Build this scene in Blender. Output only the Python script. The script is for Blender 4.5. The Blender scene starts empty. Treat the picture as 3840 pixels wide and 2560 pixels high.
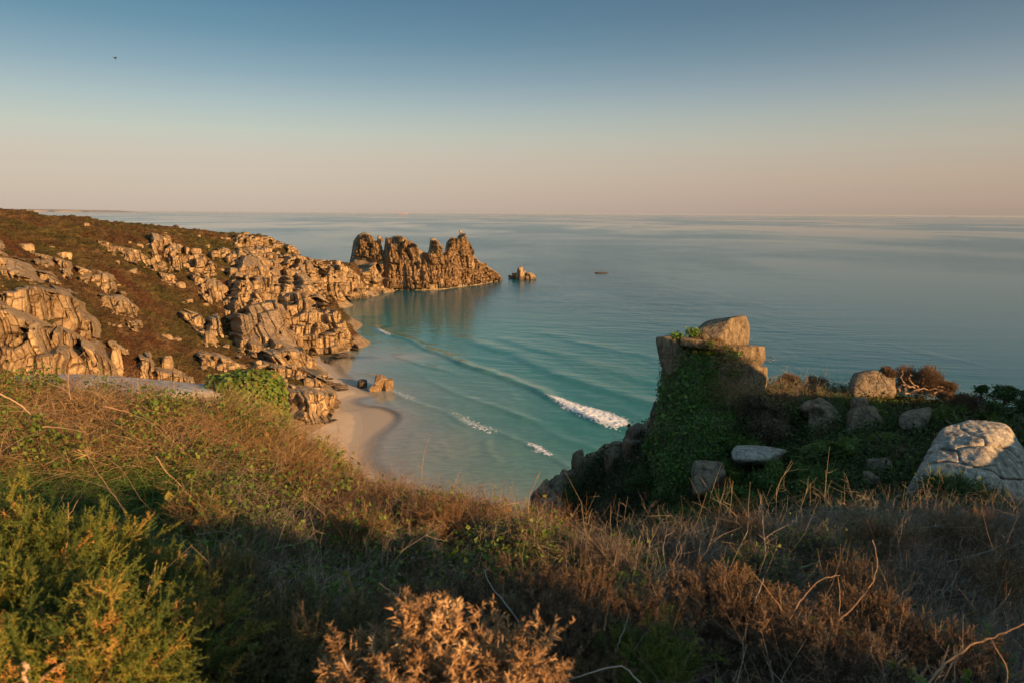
import bpy, math, random
import numpy as np
from mathutils import Matrix, Vector

# ------------------------------------------------------------------ camera
H = 50.0
F = 2560.0
PITCH = math.radians(10.6)
ROLL = math.radians(0.33)
scene = bpy.context.scene
COL = scene.collection
_f = np.array([0, math.cos(PITCH), -math.sin(PITCH)])
_u = np.array([0, math.sin(PITCH), math.cos(PITCH)])
_r = np.array([1.0, 0, 0])
_R = _r * math.cos(ROLL) + _u * math.sin(ROLL)
_U = _u * math.cos(ROLL) - _r * math.sin(ROLL)
cam_d = bpy.data.cameras.new('camera')
cam = bpy.data.objects.new('camera', cam_d)
COL.objects.link(cam)
cam.matrix_world = Matrix(((_R[0], _U[0], -_f[0], 0), (_R[1], _U[1], -_f[1], 0), (_R[2], _U[2], -_f[2], H), (0, 0, 0, 1)))
cam_d.sensor_width = 36
cam_d.lens = 24
cam_d.clip_start = 0.05
cam_d.clip_end = 200000
cam_d.dof.use_dof = True
cam_d.dof.focus_distance = 14.0
cam_d.dof.aperture_fstop = 4.0
scene.camera = cam
scene.render.resolution_x = 1024
scene.render.resolution_y = 682

# ------------------------------------------------------------------ sun and sky
SUN_AZ = math.radians(130)      # clockwise from +Y
SUN_EL = math.radians(13.0)
SUN = np.array([math.sin(SUN_AZ) * math.cos(SUN_EL), math.cos(SUN_AZ) * math.cos(SUN_EL), math.sin(SUN_EL)])
sl = bpy.data.lights.new('sun', 'SUN')
sl.energy = 5.0
sl.angle = math.radians(0.55)
sl.color = (1.0, 0.57, 0.235)
sun = bpy.data.objects.new('sun', sl)
COL.objects.link(sun)
sun.rotation_euler = Vector(SUN).to_track_quat('Z', 'Y').to_euler()
scene.view_settings.view_transform = 'Standard'
scene.view_settings.look = 'None'
scene.view_settings.gamma = 1.0
scene.view_settings.exposure = 0.95
SKYK = 1.0 / 2 ** 0.95


def lin(c):
    c = np.array(c, float) / 255.0
    return np.where(c <= 0.04045, c / 12.92, ((c + 0.055) / 1.055) ** 2.4)


world = bpy.data.worlds.new("World")
scene.world = world
world.use_nodes = True
wn = world.node_tree.nodes
wl = world.node_tree.links
wn.clear()
tc = wn.new('ShaderNodeTexCoord')
sep = wn.new('ShaderNodeSeparateXYZ')
wl.new(tc.outputs['Generated'], sep.inputs[0])


def sky_ramp(stops):
    r = wn.new('ShaderNodeValToRGB')
    el = r.color_ramp.elements
    while len(el) < len(stops):
        el.new(0.5)
    for e, (p, c) in zip(el, stops):
        e.position = p
        e.color = (*lin(c), 1)
    wl.new(sep.outputs['Z'], r.inputs[0])
    return r


ra = sky_ramp([(0.0, (196, 178, 164)), (0.035, (200, 184, 168)), (0.075, (200, 189, 174)), (0.105, (190, 194, 181)),
               (0.14, (168, 184, 184)), (0.18, (134, 162, 175)), (0.225, (100, 140, 160)), (0.275, (78, 121, 148)), (0.45, (78, 118, 150)), (1.0, (92, 128, 160))])
rb = sky_ramp([(0.0, (166, 147, 131)), (0.015, (176, 152, 138)), (0.05, (182, 162, 143)), (0.09, (180, 171, 155)), (0.125, (166, 169, 160)),
               (0.16, (143, 155, 160)), (0.205, (112, 133, 146)), (0.255, (90, 112, 130)), (0.45, (88, 112, 138)), (1.0, (92, 128, 160))])
mr = wn.new('ShaderNodeMapRange')
mr.inputs['From Min'].default_value = -0.35
mr.inputs['From Max'].default_value = 0.62
wl.new(sep.outputs['X'], mr.inputs['Value'])
mx = wn.new('ShaderNodeMix')
mx.data_type = 'RGBA'
wl.new(mr.outputs[0], mx.inputs['Factor'])
wl.new(ra.outputs[0], mx.inputs['A'])
wl.new(rb.outputs[0], mx.inputs['B'])
dp = wn.new('ShaderNodeVectorMath')
dp.operation = 'DOT_PRODUCT'
wl.new(tc.outputs['Generated'], dp.inputs[0])
dp.inputs[1].default_value = tuple(SUN)
gl = wn.new('ShaderNodeMapRange')
gl.interpolation_type = 'SMOOTHSTEP'
gl.inputs['From Min'].default_value = -0.05
gl.inputs['From Max'].default_value = 1.0
wl.new(dp.outputs['Value'], gl.inputs['Value'])
gm = wn.new('ShaderNodeMix')
gm.data_type = 'RGBA'
gm.inputs['A'].default_value = (1, 1, 1, 1)
gm.inputs['B'].default_value = (4.0, 3.2, 2.4, 1)
wl.new(gl.outputs[0], gm.inputs['Factor'])
mu = wn.new('ShaderNodeMix')
mu.data_type = 'RGBA'
mu.blend_type = 'MULTIPLY'
mu.inputs['Factor'].default_value = 1.0
wl.new(mx.outputs['Result'], mu.inputs['A'])
wl.new(gm.outputs['Result'], mu.inputs['B'])
bg1 = wn.new('ShaderNodeBackground')
bg1.inputs['Strength'].default_value = SKYK * 0.97
wl.new(mu.outputs['Result'], bg1.inputs['Color'])
ns = wn.new('ShaderNodeTexSky')
ns.sky_type = 'NISHITA'
ns.sun_disc = False
ns.sun_elevation = SUN_EL
ns.sun_rotation = SUN_AZ
ns.air_density = 1.0
ns.dust_density = 1.5
bg2 = wn.new('ShaderNodeBackground')
bg2.inputs['Strength'].default_value = 0.006
wl.new(ns.outputs[0], bg2.inputs['Color'])
ad = wn.new('ShaderNodeAddShader')
wl.new(bg1.outputs[0], ad.inputs[0])
wl.new(bg2.outputs[0], ad.inputs[1])
wo = wn.new('ShaderNodeOutputWorld')
wl.new(ad.outputs[0], wo.inputs['Surface'])

cy = scene.cycles
cy.max_bounces = 5
cy.diffuse_bounces = 2
cy.glossy_bounces = 2
cy.transmission_bounces = 2
cy.transparent_max_bounces = 6
cy.volume_bounces = 0
cy.caustics_reflective = False
cy.caustics_refractive = False
cy.use_denoising = True
cy.use_adaptive_sampling = True
cy.adaptive_threshold = 0.02

# ------------------------------------------------------------------ projection helpers


def rays(px, py):
    px = np.asarray(px, float)
    py = np.asarray(py, float)
    a = (px - 1920) / F
    b = (py - 1280) / F
    return _f + a[..., None] * _R - b[..., None] * _U


def at(px, py, Y):
    """world point seen at photo pixel (px,py) at depth Y along +Y"""
    d = rays(px, py)
    t = np.asarray(Y, float) / d[..., 1]
    return d * t[..., None] + np.array([0, 0, H])


def sea_at(px, py, z=0.0):
    d = rays(px, py)
    t = (z - H) / d[..., 2]
    return d * t[..., None] + np.array([0, 0, H])


def to_px(P):
    q = np.asarray(P, float) - np.array([0, 0, H])
    w = q @ _f
    return 1920 + F * (q @ _R) / w, 1280 - F * (q @ _U) / w, w


# ------------------------------------------------------------------ noise
def _hash(ix, iy, iz, seed):
    h = (ix.astype(np.int64) * 374761393 + iy.astype(np.int64) * 668265263 + iz.astype(np.int64) * 1274126177 + seed * 974634777) & 0xffffffff
    h = (h ^ (h >> 13)) * 1274126177 & 0xffffffff
    h = (h ^ (h >> 16)) * 2246822519 & 0xffffffff
    h = h ^ (h >> 15)
    return (h & 0xffffff) / float(0xffffff)


def vnoise(P, seed=0):
    """value noise 0..1 for (...,3)"""
    P = np.asarray(P, float)
    i = np.floor(P).astype(np.int64)
    f = P - i
    f = f * f * (3 - 2 * f)
    x, y, z = i[..., 0], i[..., 1], i[..., 2]
    fx, fy, fz = f[..., 0], f[..., 1], f[..., 2]
    r = 0
    for dx in (0, 1):
        for dy in (0, 1):
            for dz in (0, 1):
                w = (fx if dx else 1 - fx) * (fy if dy else 1 - fy) * (fz if dz else 1 - fz)
                r = r + w * _hash(x + dx, y + dy, z + dz, seed)
    return r


def fbm(P, oct=4, seed=0, gain=0.5):
    P = np.asarray(P, float)
    a, s, r = 1.0, 0.0, 0
    for o in range(oct):
        r = r + a * (vnoise(P * 2 ** o + 17.3 * o, seed + o) - 0.5)
        s += a
        a *= gain
    return r / s * 2     # about -1..1


def fbm2(x, y, oct=4, seed=0, gain=0.5, z=0.0):
    x = np.asarray(x, float)
    return fbm(np.stack([x, np.asarray(y, float), np.zeros_like(x) + z], -1), oct, seed, gain)


def worley2(x, y, seed=0):
    """distance to nearest and second nearest jittered cell point, cell id"""
    ix = np.floor(x).astype(np.int64)
    iy = np.floor(y).astype(np.int64)
    d1 = np.full(x.shape, 9.0)
    d2 = np.full(x.shape, 9.0)
    cid = np.zeros(x.shape)
    for a in (-1, 0, 1):
        for b in (-1, 0, 1):
            cx, cyy = ix + a, iy + b
            z = np.zeros_like(cx)
            qx = cx + _hash(cx, cyy, z, seed)
            qy = cyy + _hash(cx, cyy, z + 1, seed)
            d = np.hypot(x - qx, y - qy)
            c = _hash(cx, cyy, z + 2, seed)
            m = d < d1
            d2 = np.where(m, d1, np.minimum(d2, d))
            cid = np.where(m, c, cid)
            d1 = np.where(m, d, d1)
    return d1, d2, cid


def sstep(a, b, x):
    t = np.clip((x - a) / (b - a), 0, 1)
    return t * t * (3 - 2 * t)


# ------------------------------------------------------------------ mesh helpers
def mesh_np(name, V, polys, mat, parent=None, smooth=False, attrs=None, sharp=None, origin=None):
    """polys: list of (F,k) int arrays. attrs: {name: per-vertex float array}"""
    V = np.asarray(V, np.float32).reshape(-1, 3)
    if origin is not None:
        V = V - np.asarray(origin, np.float32)
    me = bpy.data.meshes.new(name)
    me.vertices.add(len(V))
    me.vertices.foreach_set('co', V.ravel())
    polys = [np.asarray(p, np.int32) for p in polys if len(p)]
    loops = np.concatenate([p.ravel() for p in polys])
    tot = np.concatenate([np.full(len(p), p.shape[1], np.int32) for p in polys])
    start = np.concatenate([[0], np.cumsum(tot)[:-1]]).astype(np.int32)
    me.loops.add(len(loops))
    me.loops.foreach_set('vertex_index', loops)
    me.polygons.add(len(tot))
    me.polygons.foreach_set('loop_start', start)
    me.polygons.foreach_set('loop_total', tot)
    me.polygons.foreach_set('use_smooth', np.full(len(tot), bool(smooth)))
    if attrs:
        for k, a in attrs.items():
            at_ = me.attributes.new(k, 'FLOAT', 'POINT')
            at_.data.foreach_set('value', np.asarray(a, np.float32).ravel())
    me.update(calc_edges=True)
    if sharp is not None:
        me.set_sharp_from_angle(angle=math.radians(sharp))
    if mat is not None:
        me.materials.append(mat)
    o = bpy.data.objects.new(name, me)
    COL.objects.link(o)
    if origin is not None:
        o.location = [float(c) for c in origin]
    if parent is not None:
        o.parent = parent
    return o


def tag(o, label=None, cat=None, group=None, kind=None):
    if label:
        o['label'] = label
    if cat:
        o['category'] = cat
    if group:
        o['group'] = group
    if kind:
        o['kind'] = kind
    return o


def empty(name, loc=(0, 0, 0)):
    o = bpy.data.objects.new(name, None)
    COL.objects.link(o)
    o.location = [float(c) for c in loc]
    o.empty_display_size = 0.2
    return o


def grid_faces(nr, nc):
    i = np.arange(nr * nc).reshape(nr, nc)
    return np.stack([i[:-1, :-1], i[:-1, 1:], i[1:, 1:], i[1:, :-1]], -1).reshape(-1, 4)


_cs = {}


def cubesphere(n):
    if n in _cs:
        return _cs[n]
    idx = {}
    pts = []
    quads = []
    lin_ = np.tan(np.linspace(-math.pi / 4, math.pi / 4, n + 1))
    for ax in range(3):
        for sg in (-1, 1):
            g = np.zeros((n + 1, n + 1), int)
            for a in range(n + 1):
                for b in range(n + 1):
                    p = [0, 0, 0]
                    p[ax] = sg
                    p[(ax + 1) % 3] = lin_[a]
                    p[(ax + 2) % 3] = lin_[b]
                    key = tuple(round(c, 5) for c in p)
                    if key not in idx:
                        idx[key] = len(pts)
                        pts.append(p)
                    g[a, b] = idx[key]
            for a in range(n):
                for b in range(n):
                    q = [g[a, b], g[a + 1, b], g[a + 1, b + 1], g[a, b + 1]]
                    quads.append(q if sg > 0 else q[::-1])
    P = np.array(pts, float)
    P /= np.linalg.norm(P, axis=1)[:, None]
    _cs[n] = (P, np.array(quads))
    return _cs[n]


def rotz_m(a):
    a = np.asarray(a, float)
    c, s, z, o = np.cos(a), np.sin(a), np.zeros_like(a), np.ones_like(a)
    return np.stack([np.stack([c, -s, z], -1), np.stack([s, c, z], -1), np.stack([z, z, o], -1)], -2)


def rotx_m(a):
    a = np.asarray(a, float)
    c, s, z, o = np.cos(a), np.sin(a), np.zeros_like(a), np.ones_like(a)
    return np.stack([np.stack([o, z, z], -1), np.stack([z, c, -s], -1), np.stack([z, s, c], -1)], -2)


def roty_m(a):
    a = np.asarray(a, float)
    c, s, z, o = np.cos(a), np.sin(a), np.zeros_like(a), np.ones_like(a)
    return np.stack([np.stack([c, z, s], -1), np.stack([z, o, z], -1), np.stack([-s, z, c], -1)], -2)


def blocks(C, D, rz, tx, ty, seed=0, n=5, chops=5, rough=0.06, k=16, rscale=1.0):
    """jointed granite blocks: centres C, half sizes D, rotations. Returns verts, quads, rnd"""
    rng = np.random.default_rng(seed)
    B = len(C)
    dirs, quads = cubesphere(n)
    base = np.array([[1, 0, 0], [-1, 0, 0], [0, 1, 0], [0, -1, 0], [0, 0, 1], [0, 0, -1]], float)
    N = np.repeat(base[None], B, 0) + rng.normal(0, 0.13, (B, 6, 3))
    dd = rng.uniform(0.82, 1.05, (B, 6))
    if chops:
        cn = rng.normal(0, 1, (B, chops, 3))
        N = np.concatenate([N, cn], 1)
        dd = np.concatenate([dd, rng.uniform(0.85, 1.25, (B, chops))], 1)
    N /= np.linalg.norm(N, axis=2)[..., None]
    dot = np.einsum('bpk,vk->bvp', N, dirs) / dd[:, None, :]
    r = (np.maximum(dot, 1e-4) ** k).sum(2) ** (-1.0 / k)
    P = dirs[None] * r[..., None] * D[:, None, :]
    M = rotz_m(rz) @ rotx_m(tx) @ roty_m(ty)
    P = np.einsum('bij,bvj->bvi', M, P)
    W = P + C[:, None, :]
    if rough > 0:
        nz = fbm(W / rscale, 3, seed)
        sc = np.minimum(D.min(1), 2.5)[:, None]
        W = W + (P / (np.linalg.norm(P, axis=2)[..., None] + 1e-6)) * (nz * rough * 3 * sc)[..., None]
    V = W.reshape(-1, 3)
    nv = len(dirs)
    Q = (quads[None] + (np.arange(B) * nv)[:, None, None]).reshape(-1, 4)
    rnd = np.repeat(rng.random(B), nv)
    return V, Q, rnd


def convex_rock(pts, n=24, k=22, rough=0.03, rscale=0.6, seed=0, oct=4, cracks=None):
    """rounded rock whose hull is the given world points; star shaped round the centroid"""
    import bmesh
    pts = np.asarray(pts, float)
    bm = bmesh.new()
    for p in pts:
        bm.verts.new(p)
    bmesh.ops.convex_hull(bm, input=bm.verts)
    bm.normal_update()
    c = pts.mean(0)
    N, d = [], []
    for f in bm.faces:
        nn = np.array(f.normal)
        if np.linalg.norm(nn) < 0.5:
            continue
        dist = nn @ (np.array(f.verts[0].co) - c)
        if dist < 0:
            nn, dist = -nn, -dist
        N.append(nn)
        d.append(max(dist, 1e-3))
    bm.free()
    N, d = np.array(N), np.array(d)
    dirs, quads = cubesphere(n)
    dot = (dirs @ N.T) / d
    r = (np.maximum(dot, 1e-4) ** k).sum(1) ** (-1.0 / k)
    P = dirs * r[:, None] + c
    size = r.mean()
    P = P + dirs * (fbm(P / rscale, oct, seed) * rough * size)[:, None]
    if cracks is not None:
        P = P + dirs * cracks(P)[:, None]
    return P, quads


# ------------------------------------------------------------------ interpolation
class TPS:
    def __init__(s, P, z, lam=1e-3, scale=100.0):
        s.P = P / scale
        s.sc = scale
        n = len(P)
        K = s.k(s.P, s.P) + lam * np.eye(n)
        A = np.zeros((n + 3, n + 3))
        A[:n, :n] = K
        A[:n, n] = 1
        A[:n, n + 1:] = s.P
        A[n:, :n] = A[:n, n:].T
        b = np.zeros(n + 3)
        b[:n] = z
        s.w = np.linalg.solve(A, b)

    def k(s, a, b):
        r = np.sqrt(((a[:, None] - b[None]) ** 2).sum(-1))
        return r          # biharmonic-like linear kernel: stiff, no overshoot

    def __call__(s, X, Y):
        sh = X.shape
        Q = np.stack([X.ravel(), Y.ravel()], -1) / s.sc
        out = np.empty(len(Q))
        n = len(s.P)
        for i in range(0, len(Q), 40000):
            q = Q[i:i + 40000]
            out[i:i + 40000] = s.k(q, s.P) @ s.w[:n] + s.w[n] + q @ s.w[n + 1:]
        return out.reshape(sh)


class Field:
    """heightfield on a regular grid with bilinear lookup and ray casting"""

    def __init__(s, x0, x1, y0, y1, res, fn):
        s.x0, s.y0, s.res = x0, y0, res
        s.xs = np.arange(x0, x1 + res * .5, res)
        s.ys = np.arange(y0, y1 + res * .5, res)
        s.X, s.Y = np.meshgrid(s.xs, s.ys)
        s.Z = fn(s.X, s.Y)

    def h(s, x, y):
        fx = np.clip((np.asarray(x) - s.x0) / s.res, 0, len(s.xs) - 1.001)
        fy = np.clip((np.asarray(y) - s.y0) / s.res, 0, len(s.ys) - 1.001)
        ix, iy = fx.astype(int), fy.astype(int)
        fx, fy = fx - ix, fy - iy
        Z = s.Z
        return (Z[iy, ix] * (1 - fx) * (1 - fy) + Z[iy, ix + 1] * fx * (1 - fy) + Z[iy + 1, ix] * (1 - fx) * fy + Z[iy + 1, ix + 1] * fx * fy)

    def nrm(s, x, y, e=None):
        e = e or s.res * 1.5
        gx = (s.h(x + e, y) - s.h(x - e, y)) / (2 * e)
        gy = (s.h(x, y + e) - s.h(x, y - e)) / (2 * e)
        n = np.stack([-gx, -gy, np.ones_like(gx)], -1)
        return n / np.linalg.norm(n, axis=-1)[..., None]

    def cast(s, px, py, t0, t1, dt):
        d = rays(px, py)
        d = d / d[..., 1:2]
        hit = np.full(d.shape[:-1], np.nan)
        prev = None
        for t in np.arange(t0, t1, dt):
            p = d * t
            g = p[..., 2] + H - s.h(p[..., 0], p[..., 1])
            inb = (p[..., 0] > s.xs[0]) & (p[..., 0] < s.xs[-1]) & (p[..., 1] > s.ys[0]) & (p[..., 1] < s.ys[-1])
            if prev is not None:
                c = np.isnan(hit) & (g < 0) & (prev > 0) & inb
                hit = np.where(c, t - dt * (-g) / np.maximum(prev - g, 1e-6), hit)
            prev = np.where(inb, g, 1.0)
        P = d * hit[..., None] + np.array([0, 0, H])
        return P


def in_poly(px, py, poly):
    poly = np.asarray(poly, float)
    x, y = np.asarray(px, float), np.asarray(py, float)
    ins = np.zeros(x.shape, bool)
    j = len(poly) - 1
    for i in range(len(poly)):
        xi, yi = poly[i]
        xj, yj = poly[j]
        c = ((yi > y) != (yj > y)) & (x < (xj - xi) * (y - yi) / (yj - yi + 1e-9) + xi)
        ins ^= c
        j = i
    return ins


def dist_poly(px, py, line):
    """distance to open polyline (2D) and position parameter along it 0..1 and side sign"""
    line = np.asarray(line, float)
    x = np.asarray(px, float)
    y = np.asarray(py, float)
    best = np.full(x.shape, 1e9)
    par = np.zeros(x.shape)
    sgn = np.zeros(x.shape)
    L = np.concatenate([[0], np.cumsum(np.hypot(*np.diff(line, axis=0).T))])
    for i in range(len(line) - 1):
        a, b = line[i], line[i + 1]
        ab = b - a
        l2 = (ab ** 2).sum()
        t = np.clip(((x - a[0]) * ab[0] + (y - a[1]) * ab[1]) / l2, 0, 1)
        dx, dy = x - (a[0] + t * ab[0]), y - (a[1] + t * ab[1])
        d = np.hypot(dx, dy)
        m = d < best
        best = np.where(m, d, best)
        par = np.where(m, (L[i] + t * math.sqrt(l2)) / L[-1], par)
        sgn = np.where(m, np.sign(ab[0] * dy - ab[1] * dx), sgn)
    return best, par, sgn


# ------------------------------------------------------------------ materials
def new_mat(name):
    m = bpy.data.materials.new(name)
    m.use_nodes = True
    nt = m.node_tree
    nt.nodes.clear()
    return m, nt.nodes, nt.links


def nd(ns_, typ, **kw):
    n = ns_.new(typ)
    for k, v in kw.items():
        if k in n.bl_rna.properties:
            setattr(n, k, v)
        else:
            n.inputs[k].default_value = v
    return n


def ramp(ns_, ls, src, stops, interp='LINEAR'):
    r = ns_.new('ShaderNodeValToRGB')
    r.color_ramp.interpolation = interp
    el = r.color_ramp.elements
    while len(el) < len(stops):
        el.new(0.5)
    for e, (p, c) in zip(el, stops):
        e.position = p
        e.color = (*c, 1) if len(c) == 3 else c
    ls.new(src, r.inputs[0])
    return r.outputs[0]


def noise(ns_, ls, scale, detail=4, rough=0.55, coord=None, dist=0.0):
    n = ns_.new('ShaderNodeTexNoise')
    n.inputs['Scale'].default_value = scale
    n.inputs['Detail'].default_value = detail
    n.inputs['Roughness'].default_value = rough
    n.inputs['Distortion'].default_value = dist
    if coord is not None:
        ls.new(coord, n.inputs['Vector'])
    return n.outputs['Fac']


def mixc(ns_, ls, fac, a, b, mode='MIX'):
    m = ns_.new('ShaderNodeMix')
    m.data_type = 'RGBA'
    m.blend_type = mode
    for sock, v in (('Factor', fac), ('A', a), ('B', b)):
        if isinstance(v, (int, float)):
            m.inputs[sock].default_value = v
        elif isinstance(v, tuple):
            m.inputs[sock].default_value = (*v, 1)
        else:
            ls.new(v, m.inputs[sock])
    return m.outputs['Result']


def maths(ns_, ls, op, a, b=None, clamp=False):
    m = ns_.new('ShaderNodeMath')
    m.operation = op
    m.use_clamp = clamp
    for i, v in enumerate((a, b)):
        if v is None:
            continue
        if isinstance(v, (int, float)):
            m.inputs[i].default_value = v
        else:
            ls.new(v, m.inputs[i])
    return m.outputs[0]


def geo_pos(ns_, ls, scale=(1, 1, 1), rot=(0, 0, 0)):
    g = ns_.new('ShaderNodeNewGeometry')
    mp = ns_.new('ShaderNodeMapping')
    mp.inputs['Scale'].default_value = scale
    mp.inputs['Rotation'].default_value = rot
    ls.new(g.outputs['Position'], mp.inputs['Vector'])
    return mp.outputs[0]


def finish(ns_, ls, col, rough=0.85, bump=None, bstr=0.4, bdist=0.1, spec=0.25, trans=None):
    p = ns_.new('ShaderNodeBsdfPrincipled')
    if isinstance(col, tuple):
        p.inputs['Base Color'].default_value = (*col, 1)
    else:
        ls.new(col, p.inputs['Base Color'])
    p.inputs['Roughness'].default_value = rough
    p.inputs['Specular IOR Level'].default_value = spec
    if bump is not None:
        b = ns_.new('ShaderNodeBump')
        b.inputs['Strength'].default_value = bstr
        b.inputs['Distance'].default_value = bdist
        ls.new(bump, b.inputs['Height'])
        ls.new(b.outputs[0], p.inputs['Normal'])
    out = ns_.new('ShaderNodeOutputMaterial')
    sh = p.outputs[0]
    if trans:
        t = ns_.new('ShaderNodeBsdfTranslucent')
        if isinstance(col, tuple):
            t.inputs['Color'].default_value = (*col, 1)
        else:
            ls.new(col, t.inputs['Color'])
        m = ns_.new('ShaderNodeMixShader')
        m.inputs[0].default_value = trans
        ls.new(sh, m.inputs[1])
        ls.new(t.outputs[0], m.inputs[2])
        sh = m.outputs[0]
    ls.new(sh, out.inputs['Surface'])


def granite(name, cols, lichen=0.3, lich_col=(0.5, 0.5, 0.45), s=1.0, wet=False, dark=(0.09, 0.075, 0.055), bd=0.25, darkamt=0.5, crack=0.6, cs=1.0):
    """cols: two base tones; s = metres of the main mottling"""
    m, n, l = new_mat(name)
    P = geo_pos(n, l)
    big = noise(n, l, 0.22 / s, 4, 0.6, P)
    mid = noise(n, l, 1.1 / s, 5, 0.65, P)
    fine = noise(n, l, 6.0 / s, 4, 0.7, P)
    c = ramp(n, l, mid, [(0.3, cols[0]), (0.62, cols[1])])
    a = n.new('ShaderNodeAttribute')
    a.attribute_name = 'rnd'
    tint = ramp(n, l, a.outputs['Fac'], [(0, (0.72, 0.70, 0.68)), (0.5, (0.95, 0.95, 0.95)), (1, (1.2, 1.18, 1.12))])
    c = mixc(n, l, 1.0, c, tint, 'MULTIPLY')
    # dark weathering streaks, drawn out vertically
    Pv = geo_pos(n, l, (1, 1, 0.22))
    st = noise(n, l, 0.9 / s, 5, 0.7, Pv)
    f = ramp(n, l, st, [(0.5, (0, 0, 0)), (0.68, (1, 1, 1))])
    f = maths(n, l, 'MULTIPLY', f, darkamt)
    c = mixc(n, l, f, c, dark)
    li = ramp(n, l, noise(n, l, 2.2 / s, 6, 0.75, P), [(0.55, (0, 0, 0)), (0.62, (1, 1, 1))])
    li = maths(n, l, 'MULTIPLY', li, lichen)
    c = mixc(n, l, li, c, lich_col)
    # fissures: stretched cells, dark and recessed
    pc = geo_pos(n, l, (0.50 / s / cs, 0.50 / s / cs, 0.20 / s / cs), (0.12, -0.1, 0.5))
    wv = n.new('ShaderNodeVectorMath')
    wv.operation = 'ADD'
    l.new(pc, wv.inputs[0])
    nw_ = n.new('ShaderNodeTexNoise')
    nw_.inputs['Scale'].default_value = 1.5
    nw_.inputs['Detail'].default_value = 4
    l.new(pc, nw_.inputs['Vector'])
    vs_ = n.new('ShaderNodeVectorMath')
    vs_.operation = 'SCALE'
    vs_.inputs['Scale'].default_value = 0.55
    l.new(nw_.outputs['Color'], vs_.inputs[0])
    l.new(vs_.outputs[0], wv.inputs[1])
    vo = n.new('ShaderNodeTexVoronoi')
    vo.feature = 'DISTANCE_TO_EDGE'
    vo.inputs['Scale'].default_value = 1.0
    l.new(wv.outputs[0], vo.inputs['Vector'])
    ck = ramp(n, l, vo.outputs['Distance'], [(0.0, (1, 1, 1)), (0.045, (0, 0, 0))])
    c = mixc(n, l, maths(n, l, 'MULTIPLY', ck, crack * 0.8), c, dark)
    fl = ramp(n, l, fine, [(0.3, (0.75, 0.75, 0.75)), (0.7, (1.18, 1.18, 1.18))])
    c = mixc(n, l, 1.0, c, fl, 'MULTIPLY')
    if wet:
        g = n.new('ShaderNodeNewGeometry')
        sx = n.new('ShaderNodeSeparateXYZ')
        l.new(g.outputs['Position'], sx.inputs[0])
        zz = maths(n, l, 'SUBTRACT', sx.outputs['Z'], maths(n, l, 'MULTIPLY', big, 4.0))
        w = n.new('ShaderNodeMapRange')
        w.inputs['From Min'].default_value = 1.2
        w.inputs['From Max'].default_value = -1.2
        l.new(zz, w.inputs['Value'])
        c = mixc(n, l, maths(n, l, 'MULTIPLY', w.outputs[0], 0.78), c, (0.045, 0.035, 0.025))
    h = maths(n, l, 'ADD', mid, maths(n, l, 'MULTIPLY', fine, 0.45))
    h = maths(n, l, 'ADD', h, maths(n, l, 'MULTIPLY', st, 0.8))
    h = maths(n, l, 'SUBTRACT', h, maths(n, l, 'MULTIPLY', ck, crack * 0.9))
    finish(n, l, c, 0.9, h, 0.7, bd * s, 0.15)
    return m


def veg_mat(name, stops, rough=0.7, trans=0.25, attr='rnd', patch=None):
    """colour per leaf / twig from its random attribute, optional slow drift"""
    m, n, l = new_mat(name)
    a = n.new('ShaderNodeAttribute')
    a.attribute_name = attr
    v = a.outputs['Fac']
    if patch:
        P = geo_pos(n, l)
        v = maths(n, l, 'ADD', v, maths(n, l, 'MULTIPLY', maths(n, l, 'SUBTRACT', noise(n, l, patch[0], 3, 0.6, P), 0.5), patch[1]), True)
    c = ramp(n, l, v, stops)
    finish(n, l, c, rough, spec=0.2, trans=trans)
    return m

# =================================================================== FAR LANDSCAPE
M_GRAN = granite('far_granite', ((0.21, 0.138, 0.075), (0.42, 0.30, 0.172)), lichen=0.35, lich_col=(0.50, 0.39, 0.25), s=1.6, crack=0.75, wet=True, dark=(0.10, 0.07, 0.045))
M_GRAN_DARK = granite('dark_granite', ((0.07, 0.06, 0.045), (0.17, 0.13, 0.09)), lichen=0.1, s=1.2, wet=True)


M_TOWER = granite('tower_granite', ((0.13, 0.078, 0.040), (0.29, 0.19, 0.10)), lichen=0.2, lich_col=(0.36, 0.27, 0.15), s=1.6, wet=True, dark=(0.045, 0.03, 0.018), crack=1.0, darkamt=0.65)


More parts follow.
